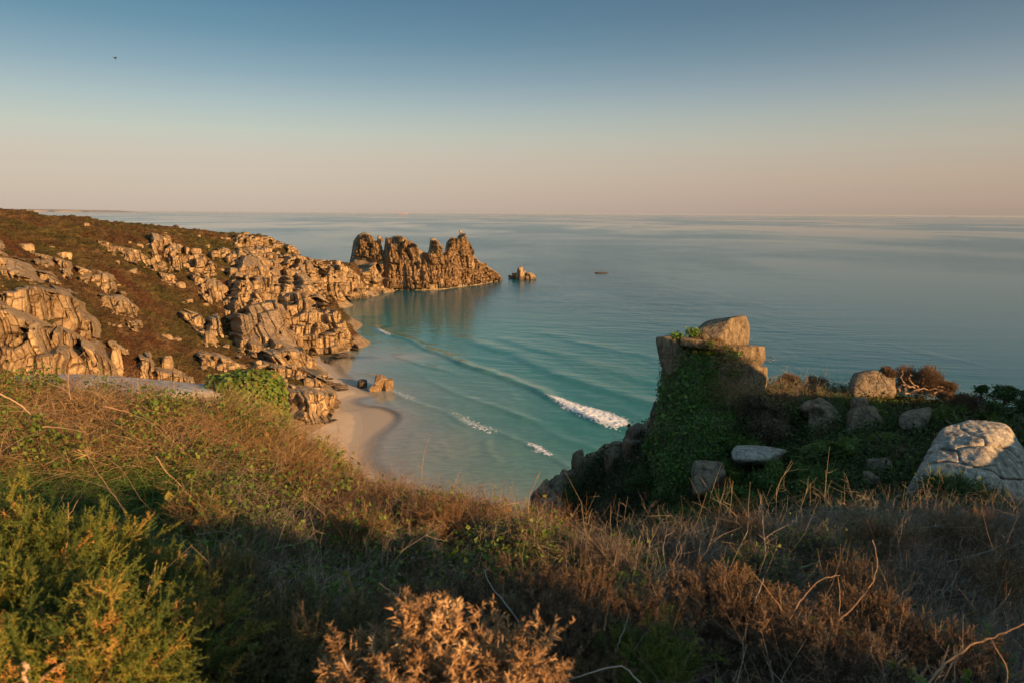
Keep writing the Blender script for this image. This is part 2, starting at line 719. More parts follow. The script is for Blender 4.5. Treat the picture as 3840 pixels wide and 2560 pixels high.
def heath_material():
    m, n, l = new_mat('heather_slope')
    P = geo_pos(n, l)
    Ps = geo_pos(n, l, (1.0, 0.35, 1.0), (0, 0, 0.5))
    a = noise(n, l, 0.035, 4, 0.6, P, 1.0)
    b = noise(n, l, 0.35, 5, 0.7, Ps)
    c1 = ramp(n, l, b, [(0.3, (0.030, 0.019, 0.010)), (0.5, (0.070, 0.042, 0.020)), (0.7, (0.15, 0.092, 0.042))])
    c2 = ramp(n, l, b, [(0.3, (0.026, 0.022, 0.009)), (0.55, (0.060, 0.050, 0.017)), (0.75, (0.12, 0.088, 0.032))])
    f = ramp(n, l, a, [(0.42, (0, 0, 0)), (0.58, (1, 1, 1))])
    c = mixc(n, l, f, c1, c2)
    r = noise(n, l, 0.05, 3, 0.5, geo_pos(n, l, (1, 1, 1), (0, 0, 1)), 0.5)
    f = maths(n, l, 'MULTIPLY', ramp(n, l, r, [(0.55, (0, 0, 0)), (0.66, (1, 1, 1))]), 0.75)
    c = mixc(n, l, f, c, (0.070, 0.026, 0.015))
    sp = noise(n, l, 2.2, 4, 0.75, P)
    c = mixc(n, l, 1.0, c, ramp(n, l, sp, [(0.3, (0.45, 0.45, 0.45)), (0.7, (1.6, 1.6, 1.6))]), 'MULTIPLY')
    ra_ = n.new('ShaderNodeAttribute')
    ra_.attribute_name = 'rock'
    rk = ramp(n, l, noise(n, l, 0.5, 5, 0.7, P), [(0.3, (0.16, 0.11, 0.065)), (0.65, (0.36, 0.27, 0.17))])
    rf = maths(n, l, 'ADD', ra_.outputs['Fac'], maths(n, l, 'MULTIPLY', maths(n, l, 'SUBTRACT', noise(n, l, 0.3, 4, 0.6, P), 0.55), 1.6), True)
    rf = maths(n, l, 'MULTIPLY', rf, ra_.outputs['Fac'])
    c = mixc(n, l, rf, c, rk)
    h = maths(n, l, 'ADD', b, maths(n, l, 'MULTIPLY', sp, 0.6))
    finish(n, l, c, 0.95, h, 1.0, 0.7, 0.05)
    return m


M_HEATH = heath_material()

# control points of the headland surface: (photo px, photo py, depth)
HL = [(-300, 780, 170), (-120, 783, 190), (0, 797, 210), (120, 803, 220), (250, 820, 240), (420, 838, 262), (600, 855, 290), (800, 872, 320), (1000, 892, 350), (1100, 932, 368),
      (1230, 970, 388), (1290, 985, 405), (1330, 985, 425), (1400, 985, 440),
      (-300, 900, 140), (0, 900, 172), (250, 900, 200), (500, 900, 235), (750, 920, 282),
      (-300, 1050, 115), (0, 975, 150), (0, 1060, 138), (200, 1000, 168), (200, 1060, 152), (400, 1000, 195), (600, 1000, 228), (800, 1000, 262), (1000, 1000, 305), (1130, 1000, 345), (1230, 1030, 370),
      (-300, 1250, 85), (0, 1110, 119), (200, 1120, 130), (320, 1120, 142), (420, 1120, 166), (600, 1120, 200), (800, 1120, 222), (1000, 1110, 254), (1130, 1090, 290), (1200, 1085, 312),
      (0, 1280, 110), (200, 1280, 120), (330, 1260, 132), (430, 1260, 150), (600, 1260, 172), (800, 1260, 200), (1000, 1250, 222), (1120, 1200, 252), (1220, 1150, 272), (1270, 1182, 264), (1300, 1250, 256),
      (0, 1420, 103), (200, 1420, 112), (400, 1420, 126), (600, 1420, 143), (800, 1400, 163), (950, 1390, 172), (1080, 1370, 176), (1120, 1300, 212),
      (1150, 1390, 178), (1190, 1480, 168), (1220, 1560, 160), (1100, 1520, 158), (1000, 1600, 148), (1080, 1600, 150), (900, 1500, 155),
      (1350, 1040, 432), (1420, 1040, 448), (1300, 1060, 405), (1260, 1080, 398)]
HW = []     # world points
for a_, b_, c_ in HL:
    HW.append(at(a_, b_, c_))
for a_, b_ in [(1185, 1335), (1240, 1330), (1335, 1312), (1325, 1265), (1296, 1195), (1262, 1160), (1235, 1135), (1300, 1127), (1365, 1118), (1420, 1100), (1450, 1086),
               (1245, 1400), (1262, 1450), (1272, 1500), (1262, 1560), (1250, 1620), (1240, 1700)]:
    p = sea_at(a_, b_)
    HW.append(p + np.array([0, 0, -0.6]))
for a_, b_ in [(1230, 1368), (1284, 1419), (1371, 1462), (1330, 1520), (1356, 1600), (1420, 1330), (1400, 1240), (1340, 1160), (1420, 1130), (1500, 1100), (1350, 1700), (1700, 1500), (1700, 1200)]:
    p = sea_at(a_, b_)
    HW.append(p + np.array([0, 0, -5.0]))
# behind the skyline the land rolls over and goes down to the far shore
for a_, b_, c_, dzz in [(-300, 780, 260, -9), (0, 800, 290, -9), (250, 820, 330, -12), (600, 855, 370, -14), (1000, 892, 420, -18), (1180, 945, 440, -22),
                        (0, 800, 400, -40), (600, 855, 470, -48), (1000, 900, 500, -48), (-600, 790, 150, 3), (-700, 900, 100, 0), (-900, 1200, 60, -4), (-600, 1400, 70, -2), (1300, 985, 470, -30)]:
    HW.append(at(a_, b_, c_) + np.array([0, 0, dzz]))
for x_, y_, z_ in [(-60, 120, 6), (-40, 130, -3), (-60, 90, 12), (-30, 100, -4), (0, 150, -8), (0, 300, -8), (0, 600, -10), (40, 90, -8), (-200, 600, -10), (-330, 600, -8), (-400, 450, 10)]:
    HW.append(np.array([x_, y_, z_], float))
HW = np.array(HW)
tps = TPS(HW[:, :2], HW[:, 2], 1e-4, 100.0)

LS = np.array([(1308, 975), (1313, 958), (1318, 930), (1323, 902), (1333, 890), (1344, 877), (1358, 872), (1374, 871), (1392, 882), (1405, 900), (1413, 906), (1417, 892), (1424, 893), (1427, 908), (1432, 938),
               (1439, 940), (1443, 889), (1465, 890), (1480, 883), (1492, 882), (1512, 890), (1528, 897), (1532, 908), (1546, 905), (1552, 918), (1563, 928), (1585, 944), (1605, 950),
               (1609, 900), (1614, 894), (1628, 895), (1637, 900), (1650, 915), (1657, 950), (1664, 954), (1669, 915), (1680, 898), (1690, 888), (1700, 888), (1708, 893), (1714, 886), (1722, 878), (1726, 872),
               (1731, 872), (1736, 882), (1745, 895), (1755, 908), (1762, 922), (1770, 940), (1778, 962), (1790, 975), (1803, 984), (1818, 990), (1835, 1004), (1850, 1013), (1864, 1022), (1876, 1040), (1886, 1056)], float)
LBpx = np.array([1300, 1441, 1500, 1578, 1650, 1716, 1800, 1869, 1890], float)
LBy = np.array([458, sea_at(1441, 1086)[1], sea_at(1500, 1088)[1], sea_at(1578, 1089)[1], sea_at(1650, 1086)[1], sea_at(1716, 1077)[1], sea_at(1800, 1067)[1], sea_at(1869, 1053)[1], sea_at(1890, 1050)[1]])


def logan(X, Y):
    w = 0.983 * Y + 3.7
    px = 1920 + 2560 * X / w
    yb = np.interp(px, LBpx, LBy)
    yr = yb + 13
    py = np.interp(px, LS[:, 0], LS[:, 1])
    d = rays(px, py)
    zr = H + d[..., 2] / d[..., 1] * yr
    uf = np.clip((Y - yb) / (yr - yb), 0, 1)
    ub = np.clip((Y - yr) / 22, 0, 1)
    shelf = np.interp(px, [1441, 1500, 1600, 1700, 1890], [0.55, 0.62, 0.6, 0.52, 0.9])
    prof = np.where(uf < 0.25, shelf * (uf / 0.25) ** 0.7, shelf + (1 - shelf) * ((uf - 0.25) / 0.75) ** 0.8)
    z = zr * prof * (1 - ub ** 1.5) - 2.5 * (uf <= 0) - 4 * ub
    ok = (px > 1306) & (px < 1889) & (Y > yb - 1) & (Y < yr + 24)
    return np.where(ok, z, -20.0)


def headland_h(X, Y):
    z = tps(X, Y)
    land = sstep(1.0, 7.0, z)
    z = z + land * (fbm2(X / 14, Y / 14, 4, 3) * 1.5 + fbm2(X / 2.4, Y / 2.4, 3, 8) * 0.5)
    return np.maximum(z, logan(X, Y))


LAND = Field(-400, 30, 60, 620, 1.0, headland_h)


def land_obj():
    xs = np.arange(-400, 20.1, 0.9)
    ys = np.concatenate([np.arange(60, 420, 0.9), np.arange(420, 600, 1.3)])
    X, Y = np.meshgrid(xs, ys)
    Z = headland_h(X, Y)
    V = np.stack([X, Y, Z], -1).reshape(-1, 3)
    Q = grid_faces(*X.shape)
    keep = (V[Q][:, :, 2].max(1) > -2.5)
    Q = Q[keep]
    used = np.unique(Q)
    mp = np.zeros(len(V), int)
    mp[used] = np.arange(len(used))
    qx, qy, _ = to_px(V[used])
    rock = np.zeros(len(used))
    for pl in ROCKPOLYS:
        rock = np.maximum(rock, in_poly(qx, qy, pl))
    gx_ = LAND.nrm(V[used][:, 0], V[used][:, 1], 2.0)[:, 2]
    rock = np.maximum(rock, sstep(0.62, 0.5, gx_))
    rock = np.maximum(rock, sstep(4.5, 2.5, V[used][:, 2]))
    rock = np.maximum(rock, (logan(V[used][:, 0], V[used][:, 1]) > -4) * 1.0)
    o = mesh_np('headland_hill', V[used], [mp[Q]], M_HEATH, smooth=True, attrs={'rock': rock})
    return tag(o, kind='structure')


ROCKPOLYS = []

# ------------------------------------------------------------------- beach and sea
SHORE_PX = [(1150, 1318), (1198, 1333), (1204, 1353), (1230, 1368), (1259, 1399), (1284, 1419), (1330, 1448), (1378, 1480), (1325, 1488), (1296, 1502), (1290, 1517), (1304, 1534), (1342, 1541),
            (1356, 1560), (1362, 1600), (1358, 1630), (1340, 1665), (1345, 1730), (1480, 1860), (1850, 2000), (2300, 2130), (3000, 2280)]
SHORE = np.array([sea_at(a, b)[:2] for a, b in SHORE_PX])


def shore_s(X, Y):
    d, par, sg = dist_poly(X, Y, SHORE)
    return d * np.where(sg == 0, 1, sg)


bx, by = np.meshgrid(np.arange(-85, 40.1, 0.5), np.arange(70, 262, 0.5))
bs = shore_s(bx, by)
bz = np.where(bs < 0, np.minimum(-bs * 0.055, 1.6), -bs * 0.07) + fbm2(bx / 9, by / 9, 3, 31) * 0.06 * sstep(1, 8, -bs)


def sand_material():
    m, n, l = new_mat('beach_sand')
    P = geo_pos(n, l)
    c = ramp(n, l, noise(n, l, 0.25, 5, 0.6, P), [(0.3, (0.50, 0.36, 0.225)), (0.7, (0.60, 0.44, 0.285))])
    a = n.new('ShaderNodeAttribute')
    a.attribute_name = 'wet'
    f = maths(n, l, 'ADD', a.outputs['Fac'], maths(n, l, 'MULTIPLY', maths(n, l, 'SUBTRACT', noise(n, l, 0.3, 4, 0.6, P), 0.5), 0.5), True)
    f = ramp(n, l, f, [(0.35, (0, 0, 0)), (0.6, (1, 1, 1))])
    c = mixc(n, l, f, c, (0.40, 0.315, 0.225))
    finish(n, l, c, 0.8, noise(n, l, 1.2, 5, 0.7, P), 0.35, 0.2, 0.2)
    return m


ok = (bs > -55) & (bs < 12)
Vb = np.stack([bx, by, bz], -1).reshape(-1, 3)
Qb = grid_faces(*bx.shape)
Qb = Qb[ok.reshape(-1)[Qb].all(1)]
us = np.unique(Qb)
mpb = np.zeros(len(Vb), int)
mpb[us] = np.arange(len(us))
tag(mesh_np('beach', Vb[us], [mpb[Qb]], sand_material(), smooth=True, attrs={'wet': sstep(-5, 1, bs).reshape(-1)[us]}), kind='structure')

WAVES = [  # photo polyline, height, width behind, width in front
    ([(1380, 1214), (1441, 1249), (1522, 1274), (1614, 1315), (1742, 1366), (1869, 1412), (1971, 1448), (2048, 1484), (2101, 1512), (2161, 1545), (2250, 1588), (2357, 1617), (2500, 1652), (2700, 1700)], 0.75, 3.2, 1.3),
    ([(1470, 1325), (1497, 1341), (1563, 1366), (1640, 1384), (1720, 1402)], 0.2, 2.5, 1.0),
    ([(1590, 1412), (1624, 1433), (1716, 1479), (1818, 1514), (1900, 1540), (1990, 1578)], 0.2, 2.2, 1.0),
    ([(1310, 1388), (1410, 1412), (1451, 1456), (1512, 1494), (1635, 1535), (1673, 1545), (1738, 1592), (1863, 1623), (1976, 1664), (2065, 1706), (2131, 1748), (2250, 1800)], 0.3, 1.4, 0.7),
    ([(1700, 1258), (1793, 1290), (1920, 1325), (2022, 1371), (2100, 1412), (2204, 1440), (2330, 1480), (2460, 1517), (2600, 1560)], 0.42, 5.5, 3.0),
    ([(1860, 1260), (2000, 1304), (2120, 1335), (2250, 1370), (2400, 1420), (2600, 1480)], 0.25, 6.0, 3.5),
    ([(1900, 1540), (2000, 1578), (2102, 1640), (2235, 1685), (2350, 1720), (2450, 1750)], 0.22, 1.8, 1.0),
    ([(2000, 1240), (2200, 1290), (2400, 1330), (2600, 1380), (2900, 1440)], 0.22, 7.0, 4.0),
    ([(1430, 1480), (1470, 1520), (1560, 1560), (1660, 1585), (1760, 1625)], 0.14, 1.2, 0.6),
    ([(1360, 1540), (1420, 1580), (1520, 1610), (1600, 1660), (1680, 1720)], 0.10, 1.0, 0.5),
    ([(1833, 1629), (1825, 1660), (1840, 1700), (1880, 1740)], 0.14, 0.9, 0.9),
    ([(1640, 1640), (1670, 1680), (1690, 1730)], 0.10, 0.8, 0.8),
]
WW = [(np.array([sea_at(a, b)[:2] for a, b in L]), h_, wb, wf) for L, h_, wb, wf in WAVES]


def wave_h(X, Y):
    z = np.zeros(X.shape)
    wob = fbm2(X / 14, Y / 14, 2, 90) * 1.2
    for L, h_, wb, wf in WW:
        x0, y0 = L.min(0) - 14
        x1, y1 = L.max(0) + 14
        m = (X > x0) & (X < x1) & (Y > y0) & (Y < y1)
        if not m.any():
            continue
        d, par, sg = dist_poly(X[m], Y[m], L)
        # sg>0 is the seaward side for lines drawn away from the headland towards the right
        s_ = d * sg + wob[m] * min(wb, 2.5) * 0.35
        w_ = np.where(s_ > 0, wb, wf)
        e = sstep(0, 0.1, par) * sstep(0, 0.1, 1 - par)
        z[m] += h_ * np.exp(-(s_ / w_) ** 2) * e * (0.75 + 0.5 * fbm2(X[m] / 9, Y[m] / 9, 2, 91))
    return z


def sea_h(X, Y):
    s_ = shore_s(X, Y)
    fade = sstep(0, 25, s_)
    # small chop, drawn out along the crests
    a = math.radians(-14)
    U = X * math.cos(a) + Y * math.sin(a)
    Vv = -X * math.sin(a) + Y * math.cos(a)
    z = fade * (fbm2(U / 7, Vv / 2.2, 3, 77) * 0.06 + fbm2(U / 30, Vv / 9, 2, 79) * 0.07)
    return z + wave_h(X, Y)


def make_sea():
    xs = np.concatenate([-np.geomspace(62000, 131, 26), np.arange(-130, 150, 0.62), np.geomspace(151, 62000, 30)])
    ys = np.concatenate([[-9000, -3000, -1000, -300, -80, 0, 50, 80], np.arange(100, 420, 0.62), np.geomspace(421, 64000, 60)])
    X, Y = np.meshgrid(xs, ys)
    Z = np.zeros(X.shape)
    m = (np.abs(X) < 160) & (Y > 95) & (Y < 430)
    Z[m] = sea_h(X[m], Y[m])
    edge = sstep(0, 12, 430 - Y) * sstep(0, 12, 160 - np.abs(X)) * sstep(0, 6, Y - 95)
    Z *= edge
    s_ = np.full(X.shape, 400.0)
    m2 = (np.abs(X) < 900) & (Y > 0) & (Y < 1200)
    s_[m2] = shore_s(X[m2], Y[m2])
    bars = 0
    for px_, py_, rx_, ry_, st in [(1560, 1335, 16, 10, 30), (1340, 1225, 10, 12, 26), (1480, 1300, 12, 7, 14), (1750, 1650, 14, 12, 12), (1420, 1560, 12, 10, 10), (1300, 1150, 20, 14, -40), (1200, 1345, 8, 6, -6)]:
        c = sea_at(px_, py_)
        bars = bars + st * np.exp(-((X - c[0]) / rx_) ** 2 - ((Y - c[1]) / ry_) ** 2)
    dep = s_ * 1.1 + fbm2(X / 26, Y / 26, 3, 55) * 9 * sstep(4, 40, s_) - bars
    dep = dep + 90 * sstep(22, 60, X) * sstep(330, 260, Y) * sstep(60, 0, np.clip(s_, 0, 400))
    dark_water = 0  # darker patches of water around islet, skerry and head of the beach
    for px_, py_, rx_, ry_ in [(2255, 1024, 12, 9), (1960, 1046, 14, 8), (1300, 1340, 9, 3), (1230, 1355, 4, 6)]:
        c = sea_at(px_, py_)
        dark_water = dark_water + np.exp(-((X - c[0]) / rx_) ** 2 - ((Y - c[1]) / ry_) ** 2)

    m_, n, l = new_mat('sea_water')
    P = geo_pos(n, l)
    at_ = n.new('ShaderNodeAttribute')
    at_.attribute_name = 'depth'
    dd = maths(n, l, 'DIVIDE', at_.outputs['Fac'], 220.0, True)
    big = noise(n, l, 0.02, 5, 0.6, P, 0.6)
    dd = maths(n, l, 'ADD', dd, maths(n, l, 'MULTIPLY', maths(n, l, 'SUBTRACT', big, 0.5), maths(n, l, 'MULTIPLY', dd, 0.5)), True)
    c = ramp(n, l, dd, [(0.0, (0.34, 0.285, 0.21)), (0.02, (0.28, 0.26, 0.20)), (0.06, (0.20, 0.235, 0.175)), (0.12, (0.12, 0.215, 0.16)), (0.26, (0.040, 0.175, 0.135)),
                        (0.5, (0.020, 0.135, 0.115)), (0.75, (0.016, 0.098, 0.105)), (1.0, (0.012, 0.090, 0.108))])
    rip = noise(n, l, 1.1, 4, 0.6, geo_pos(n, l, (0.30, 1.0, 1.0), (0, 0, 0.3)), 0.5)
    c = mixc(n, l, 1.0, c, ramp(n, l, rip, [(0.3, (0.80, 0.82, 0.84)), (0.5, (1, 1, 1)), (0.7, (1.22, 1.18, 1.14))]), 'MULTIPLY')  # ripple shading, caustics and sand patches painted into the water colour
    k_ = n.new('ShaderNodeAttribute')
    k_.attribute_name = 'dark_water'
    c = mixc(n, l, maths(n, l, 'MULTIPLY', k_.outputs['Fac'], 0.85, True), c, (0.008, 0.016, 0.02))
    # ripples
    P1 = geo_pos(n, l, (0.35, 1.0, 1.0), (0, 0, 0.22))
    P2 = geo_pos(n, l, (0.25, 1.0, 1.0), (0, 0, 0.16))
    r1 = noise(n, l, 1.5, 4, 0.6, P1)
    r2 = noise(n, l, 0.28, 3, 0.55, P2)
    r3 = noise(n, l, 0.055, 3, 0.5, P2)
    slick = noise(n, l, 0.0011, 8, 0.66, geo_pos(n, l, (1.0, 0.55, 1)), 0.4)
    sl_ = ramp(n, l, slick, [(0.44, (0.10, 0.10, 0.10)), (0.54, (1.0, 1.0, 1.0))])
    hh = maths(n, l, 'ADD', maths(n, l, 'MULTIPLY', r1, 0.30), maths(n, l, 'MULTIPLY', r2, 0.50))
    hh = maths(n, l, 'ADD', hh, maths(n, l, 'MULTIPLY', r3, 1.0))
    calm = maths(n, l, 'DIVIDE', at_.outputs['Fac'], 45.0, True)
    calm = maths(n, l, 'ADD', maths(n, l, 'MULTIPLY', calm, 0.2), 0.8)
    hh = maths(n, l, 'MULTIPLY', hh, maths(n, l, 'MULTIPLY', calm, sl_))
    p = n.new('ShaderNodeBsdfPrincipled')
    l.new(c, p.inputs['Base Color'])
    g_ = n.new('ShaderNodeNewGeometry')
    sx_ = n.new('ShaderNodeSeparateXYZ')
    l.new(g_.outputs['Position'], sx_.inputs[0])
    far_ = n.new('ShaderNodeMapRange')
    far_.inputs['From Min'].default_value = 400
    far_.inputs['From Max'].default_value = 2500
    l.new(sx_.outputs['Y'], far_.inputs['Value'])
    rg_ = maths(n, l, 'MULTIPLY', maths(n, l, 'MULTIPLY', far_.outputs[0], sl_), 0.11)
    rg_ = maths(n, l, 'ADD', rg_, maths(n, l, 'ADD', maths(n, l, 'MULTIPLY', maths(n, l, 'MULTIPLY', maths(n, l, 'DIVIDE', at_.outputs['Fac'], 150.0, True), maths(n, l, 'SUBTRACT', 1.0, far_.outputs[0])), 0.12), 0.08))
    l.new(rg_, p.inputs['Roughness'])
    p.inputs['IOR'].default_value = 1.33
    b = n.new('ShaderNodeBump')
    b.inputs['Strength'].default_value = 1.0
    b.inputs['Distance'].default_value = 0.75
    l.new(hh, b.inputs['Height'])
    l.new(b.outputs[0], p.inputs['Normal'])
    t = n.new('ShaderNodeBsdfTransparent')
    mixs = n.new('ShaderNodeMixShader')
    al = maths(n, l, 'ADD', maths(n, l, 'MULTIPLY', at_.outputs['Fac'], 0.22), 0.08, True)
    l.new(al, mixs.inputs[0])
    l.new(t.outputs[0], mixs.inputs[1])
    l.new(p.outputs[0], mixs.inputs[2])
    o = n.new('ShaderNodeOutputMaterial')
    l.new(mixs.outputs[0], o.inputs['Surface'])
    V = np.stack([X, Y, Z], -1).reshape(-1, 3)
    ob = mesh_np('sea', V, [grid_faces(*X.shape)], m_, smooth=True, attrs={'depth': np.clip(dep, 0, 400), 'dark_water': dark_water + np.zeros(X.shape)})
    tag(ob, kind='structure')


make_sea()

# foam
mf, n, l = new_mat('foam_white')
finish(n, l, ramp(n, l, noise(n, l, 3.0, 4, 0.7, geo_pos(n, l)), [(0.3, (0.55, 0.55, 0.52)), (0.7, (0.82, 0.82, 0.80))]), 0.6, noise(n, l, 5.0, 4, 0.7, geo_pos(n, l)), 0.8, 0.15, 0.2)


def foam(name, poly, thr, lump, seed, label, cat, kind=None, group=None, res=0.13, lace=0.55):
    W = np.array([sea_at(a, b)[:2] for a, b in poly])
    x0, y0 = W.min(0) - 1
    x1, y1 = W.max(0) + 1
    X, Y = np.meshgrid(np.arange(x0, x1, res), np.arange(y0, y1, res))
    ins = in_poly(X, Y, W)
    de, _, _ = dist_poly(X, Y, np.vstack([W, W[:1]]))
    nz = fbm2(X / (1.1 * lace), Y / (0.8 * lace), 4, seed, 0.6)
    core = np.where(ins, de, -de)
    n2 = fbm2(X / 0.45, Y / 0.3, 2, seed + 50)
    wv_ = cat == 'wave'
    keep = (core + nz * 1.6 > thr - 0.4) & (np.abs(n2) < (0.24 + 0.24 * np.clip(core + 0.5, 0, 3) if wv_ else 0.13 + 0.10 * np.clip(core, 0, 2)) + 0.25 * np.maximum(nz, 0))
    Z = sea_h(X, Y) + 0.03 + 0.7 * lump * np.clip(core / 2, 0.05, 1) * (0.6 + fbm2(X / 0.8, Y / 0.8, 3, seed + 5))
    Z = np.maximum(Z, 0.05)
    V = np.stack([X, Y, Z], -1).reshape(-1, 3)
    Q = grid_faces(*X.shape)
    Q = Q[keep.reshape(-1)[Q].all(1)]
    if len(Q) == 0:
        return
    us_ = np.unique(Q)
    mp_ = np.zeros(len(V), int)
    mp_[us_] = np.arange(len(us_))
    tag(mesh_np(name, V[us_], [mp_[Q]], mf, smooth=True), label, cat, group, kind)


foam('breaking_wave', [(2046, 1482), (2101, 1491), (2160, 1511), (2210, 1526), (2275, 1540), (2352, 1570), (2366, 1600), (2310, 1613), (2250, 1596), (2161, 1554), (2101, 1523)], 0.1, 0.34, 5,
     'large white breaking wave crest on the green swell beside the ivy rock', 'wave')
foam('breaking_wave', [(1976, 1662), (2024, 1670), (2066, 1700), (2060, 1710), (2012, 1690)], 0.0, 0.3, 6, 'short white breaker near the shaded crags at the cliff foot', 'wave')
foam('breaking_wave', [(1413, 1236), (1430, 1240), (1466, 1258), (1464, 1262), (1436, 1252)], -0.1, 0.3, 7, 'tiny white breaker at the far end of the long swell line', 'wave')
foam('foam', [(1673, 1521), (1738, 1551), (1792, 1578), (1857, 1602), (1878, 1620), (1833, 1630), (1762, 1607), (1726, 1583), (1685, 1551)], 0.85, 0.05, 8,
     'lacy white surf spread over the pale shallows', 'foam', 'stuff', lace=0.8)
foam('foam', [(1411, 1409), (1452, 1436), (1480, 1465), (1565, 1490), (1554, 1504), (1500, 1488), (1446, 1466)], 0.45, 0.04, 9, 'thin white surf washing past the brown beach rock', 'foam', 'stuff')
foam('foam', [(1316, 1241), (1360, 1244), (1357, 1248), (1322, 1245)], 0.0, 0.05, 10, 'thin white ripple off the cliff promontory', 'foam', 'stuff')
foam('foam', [(1370, 1394), (1412, 1409), (1408, 1415), (1372, 1398)], 0.3, 0.05, 11, 'broken line of white foam along the small shore swell', 'foam', 'stuff')

# ------------------------------------------------------------------- granite crags


def scatter(field, poly, sx, sy, seed, tries=6, cover=0.8, mask=None, t=(60, 620, 1.2)):
    """blue noise points on a heightfield inside a photo polygon; sx, sy metres"""
    rng = np.random.default_rng(seed)
    poly = np.asarray(poly, float)
    x0, y0 = poly.min(0)
    x1, y1 = poly.max(0)
    cc = poly.mean(0)
    P0 = field.cast(np.array([cc[0], (x0 + x1) / 2, cc[0]]), np.array([cc[1], (y0 + y1) / 2, y1 - 3]), *t)
    dep = np.nanmedian(P0[:, 1])
    if np.isnan(dep):
        dep = 300
    per = (sx * F / dep) * (sy * F / dep)
    nc = int((x1 - x0) * (y1 - y0) / per * tries) + 30
    qx = rng.uniform(x0, x1, nc)
    qy = rng.uniform(y0, y1, nc)
    k = in_poly(qx, qy, poly)
    if mask is not None:
        k &= mask(qx, qy)
    qx, qy = qx[k], qy[k]
    P = field.cast(qx, qy, *t)
    ok_ = ~np.isnan(P[:, 0])
    P, qx, qy = P[ok_], qx[ok_], qy[ok_]
    acc = []
    ax = np.empty(0)
    ay = np.empty(0)
    for i in range(len(P)):
        s_ = F / P[i, 1] * cover
        if len(ax):
            if (((ax - qx[i]) / (sx * s_)) ** 2 + ((ay - qy[i]) / (sy * s_)) ** 2).min() < 1:
                continue
        ax = np.append(ax, qx[i])
        ay = np.append(ay, qy[i])
        acc.append(i)
    return P[acc], qx[acc], qy[acc]


gL = 'granite outcrops on the heather headland'
NEARBY = []


def joint_cells(a, z, wc, hc, seed):
    """jittered columns broken by cross joints: returns per cell hash values and distance (metres) to the nearest joint"""
    u = a / wc
    iu = np.floor(u).astype(np.int64)
    zero = np.zeros_like(iu)
    # jittered column borders
    lo = iu + (_hash(iu, zero, zero, seed) - 0.5) * 0.7
    hi = iu + 1 + (_hash(iu + 1, zero, zero, seed) - 0.5) * 0.7
    sh = np.where(u < lo, -1, np.where(u > hi, 1, 0))
    col = iu + sh
    lo = col + (_hash(col, zero, zero, seed) - 0.5) * 0.7
    hi = col + 1 + (_hash(col + 1, zero, zero, seed) - 0.5) * 0.7
    du = np.minimum(u - lo, hi - u) * wc
    fr = 0.6 + 0.9 * _hash(col, zero, zero + 3, seed)
    v = z / (hc * fr) + 10 * _hash(col, zero + 1, zero, seed)
    iv = np.floor(v).astype(np.int64)
    f_ = v - iv
    dv = np.minimum(f_, 1 - f_) * hc * fr
    h1 = _hash(col, iv, zero + 5, seed)
    h2 = _hash(col, iv, zero + 6, seed)
    h3 = _hash(col, iv, zero + 7, seed)
    cu = (u - (lo + hi) / 2) * wc
    cv = (f_ - 0.5) * hc * fr
    return h1, h2, h3, np.minimum(du, dv), cu, cv


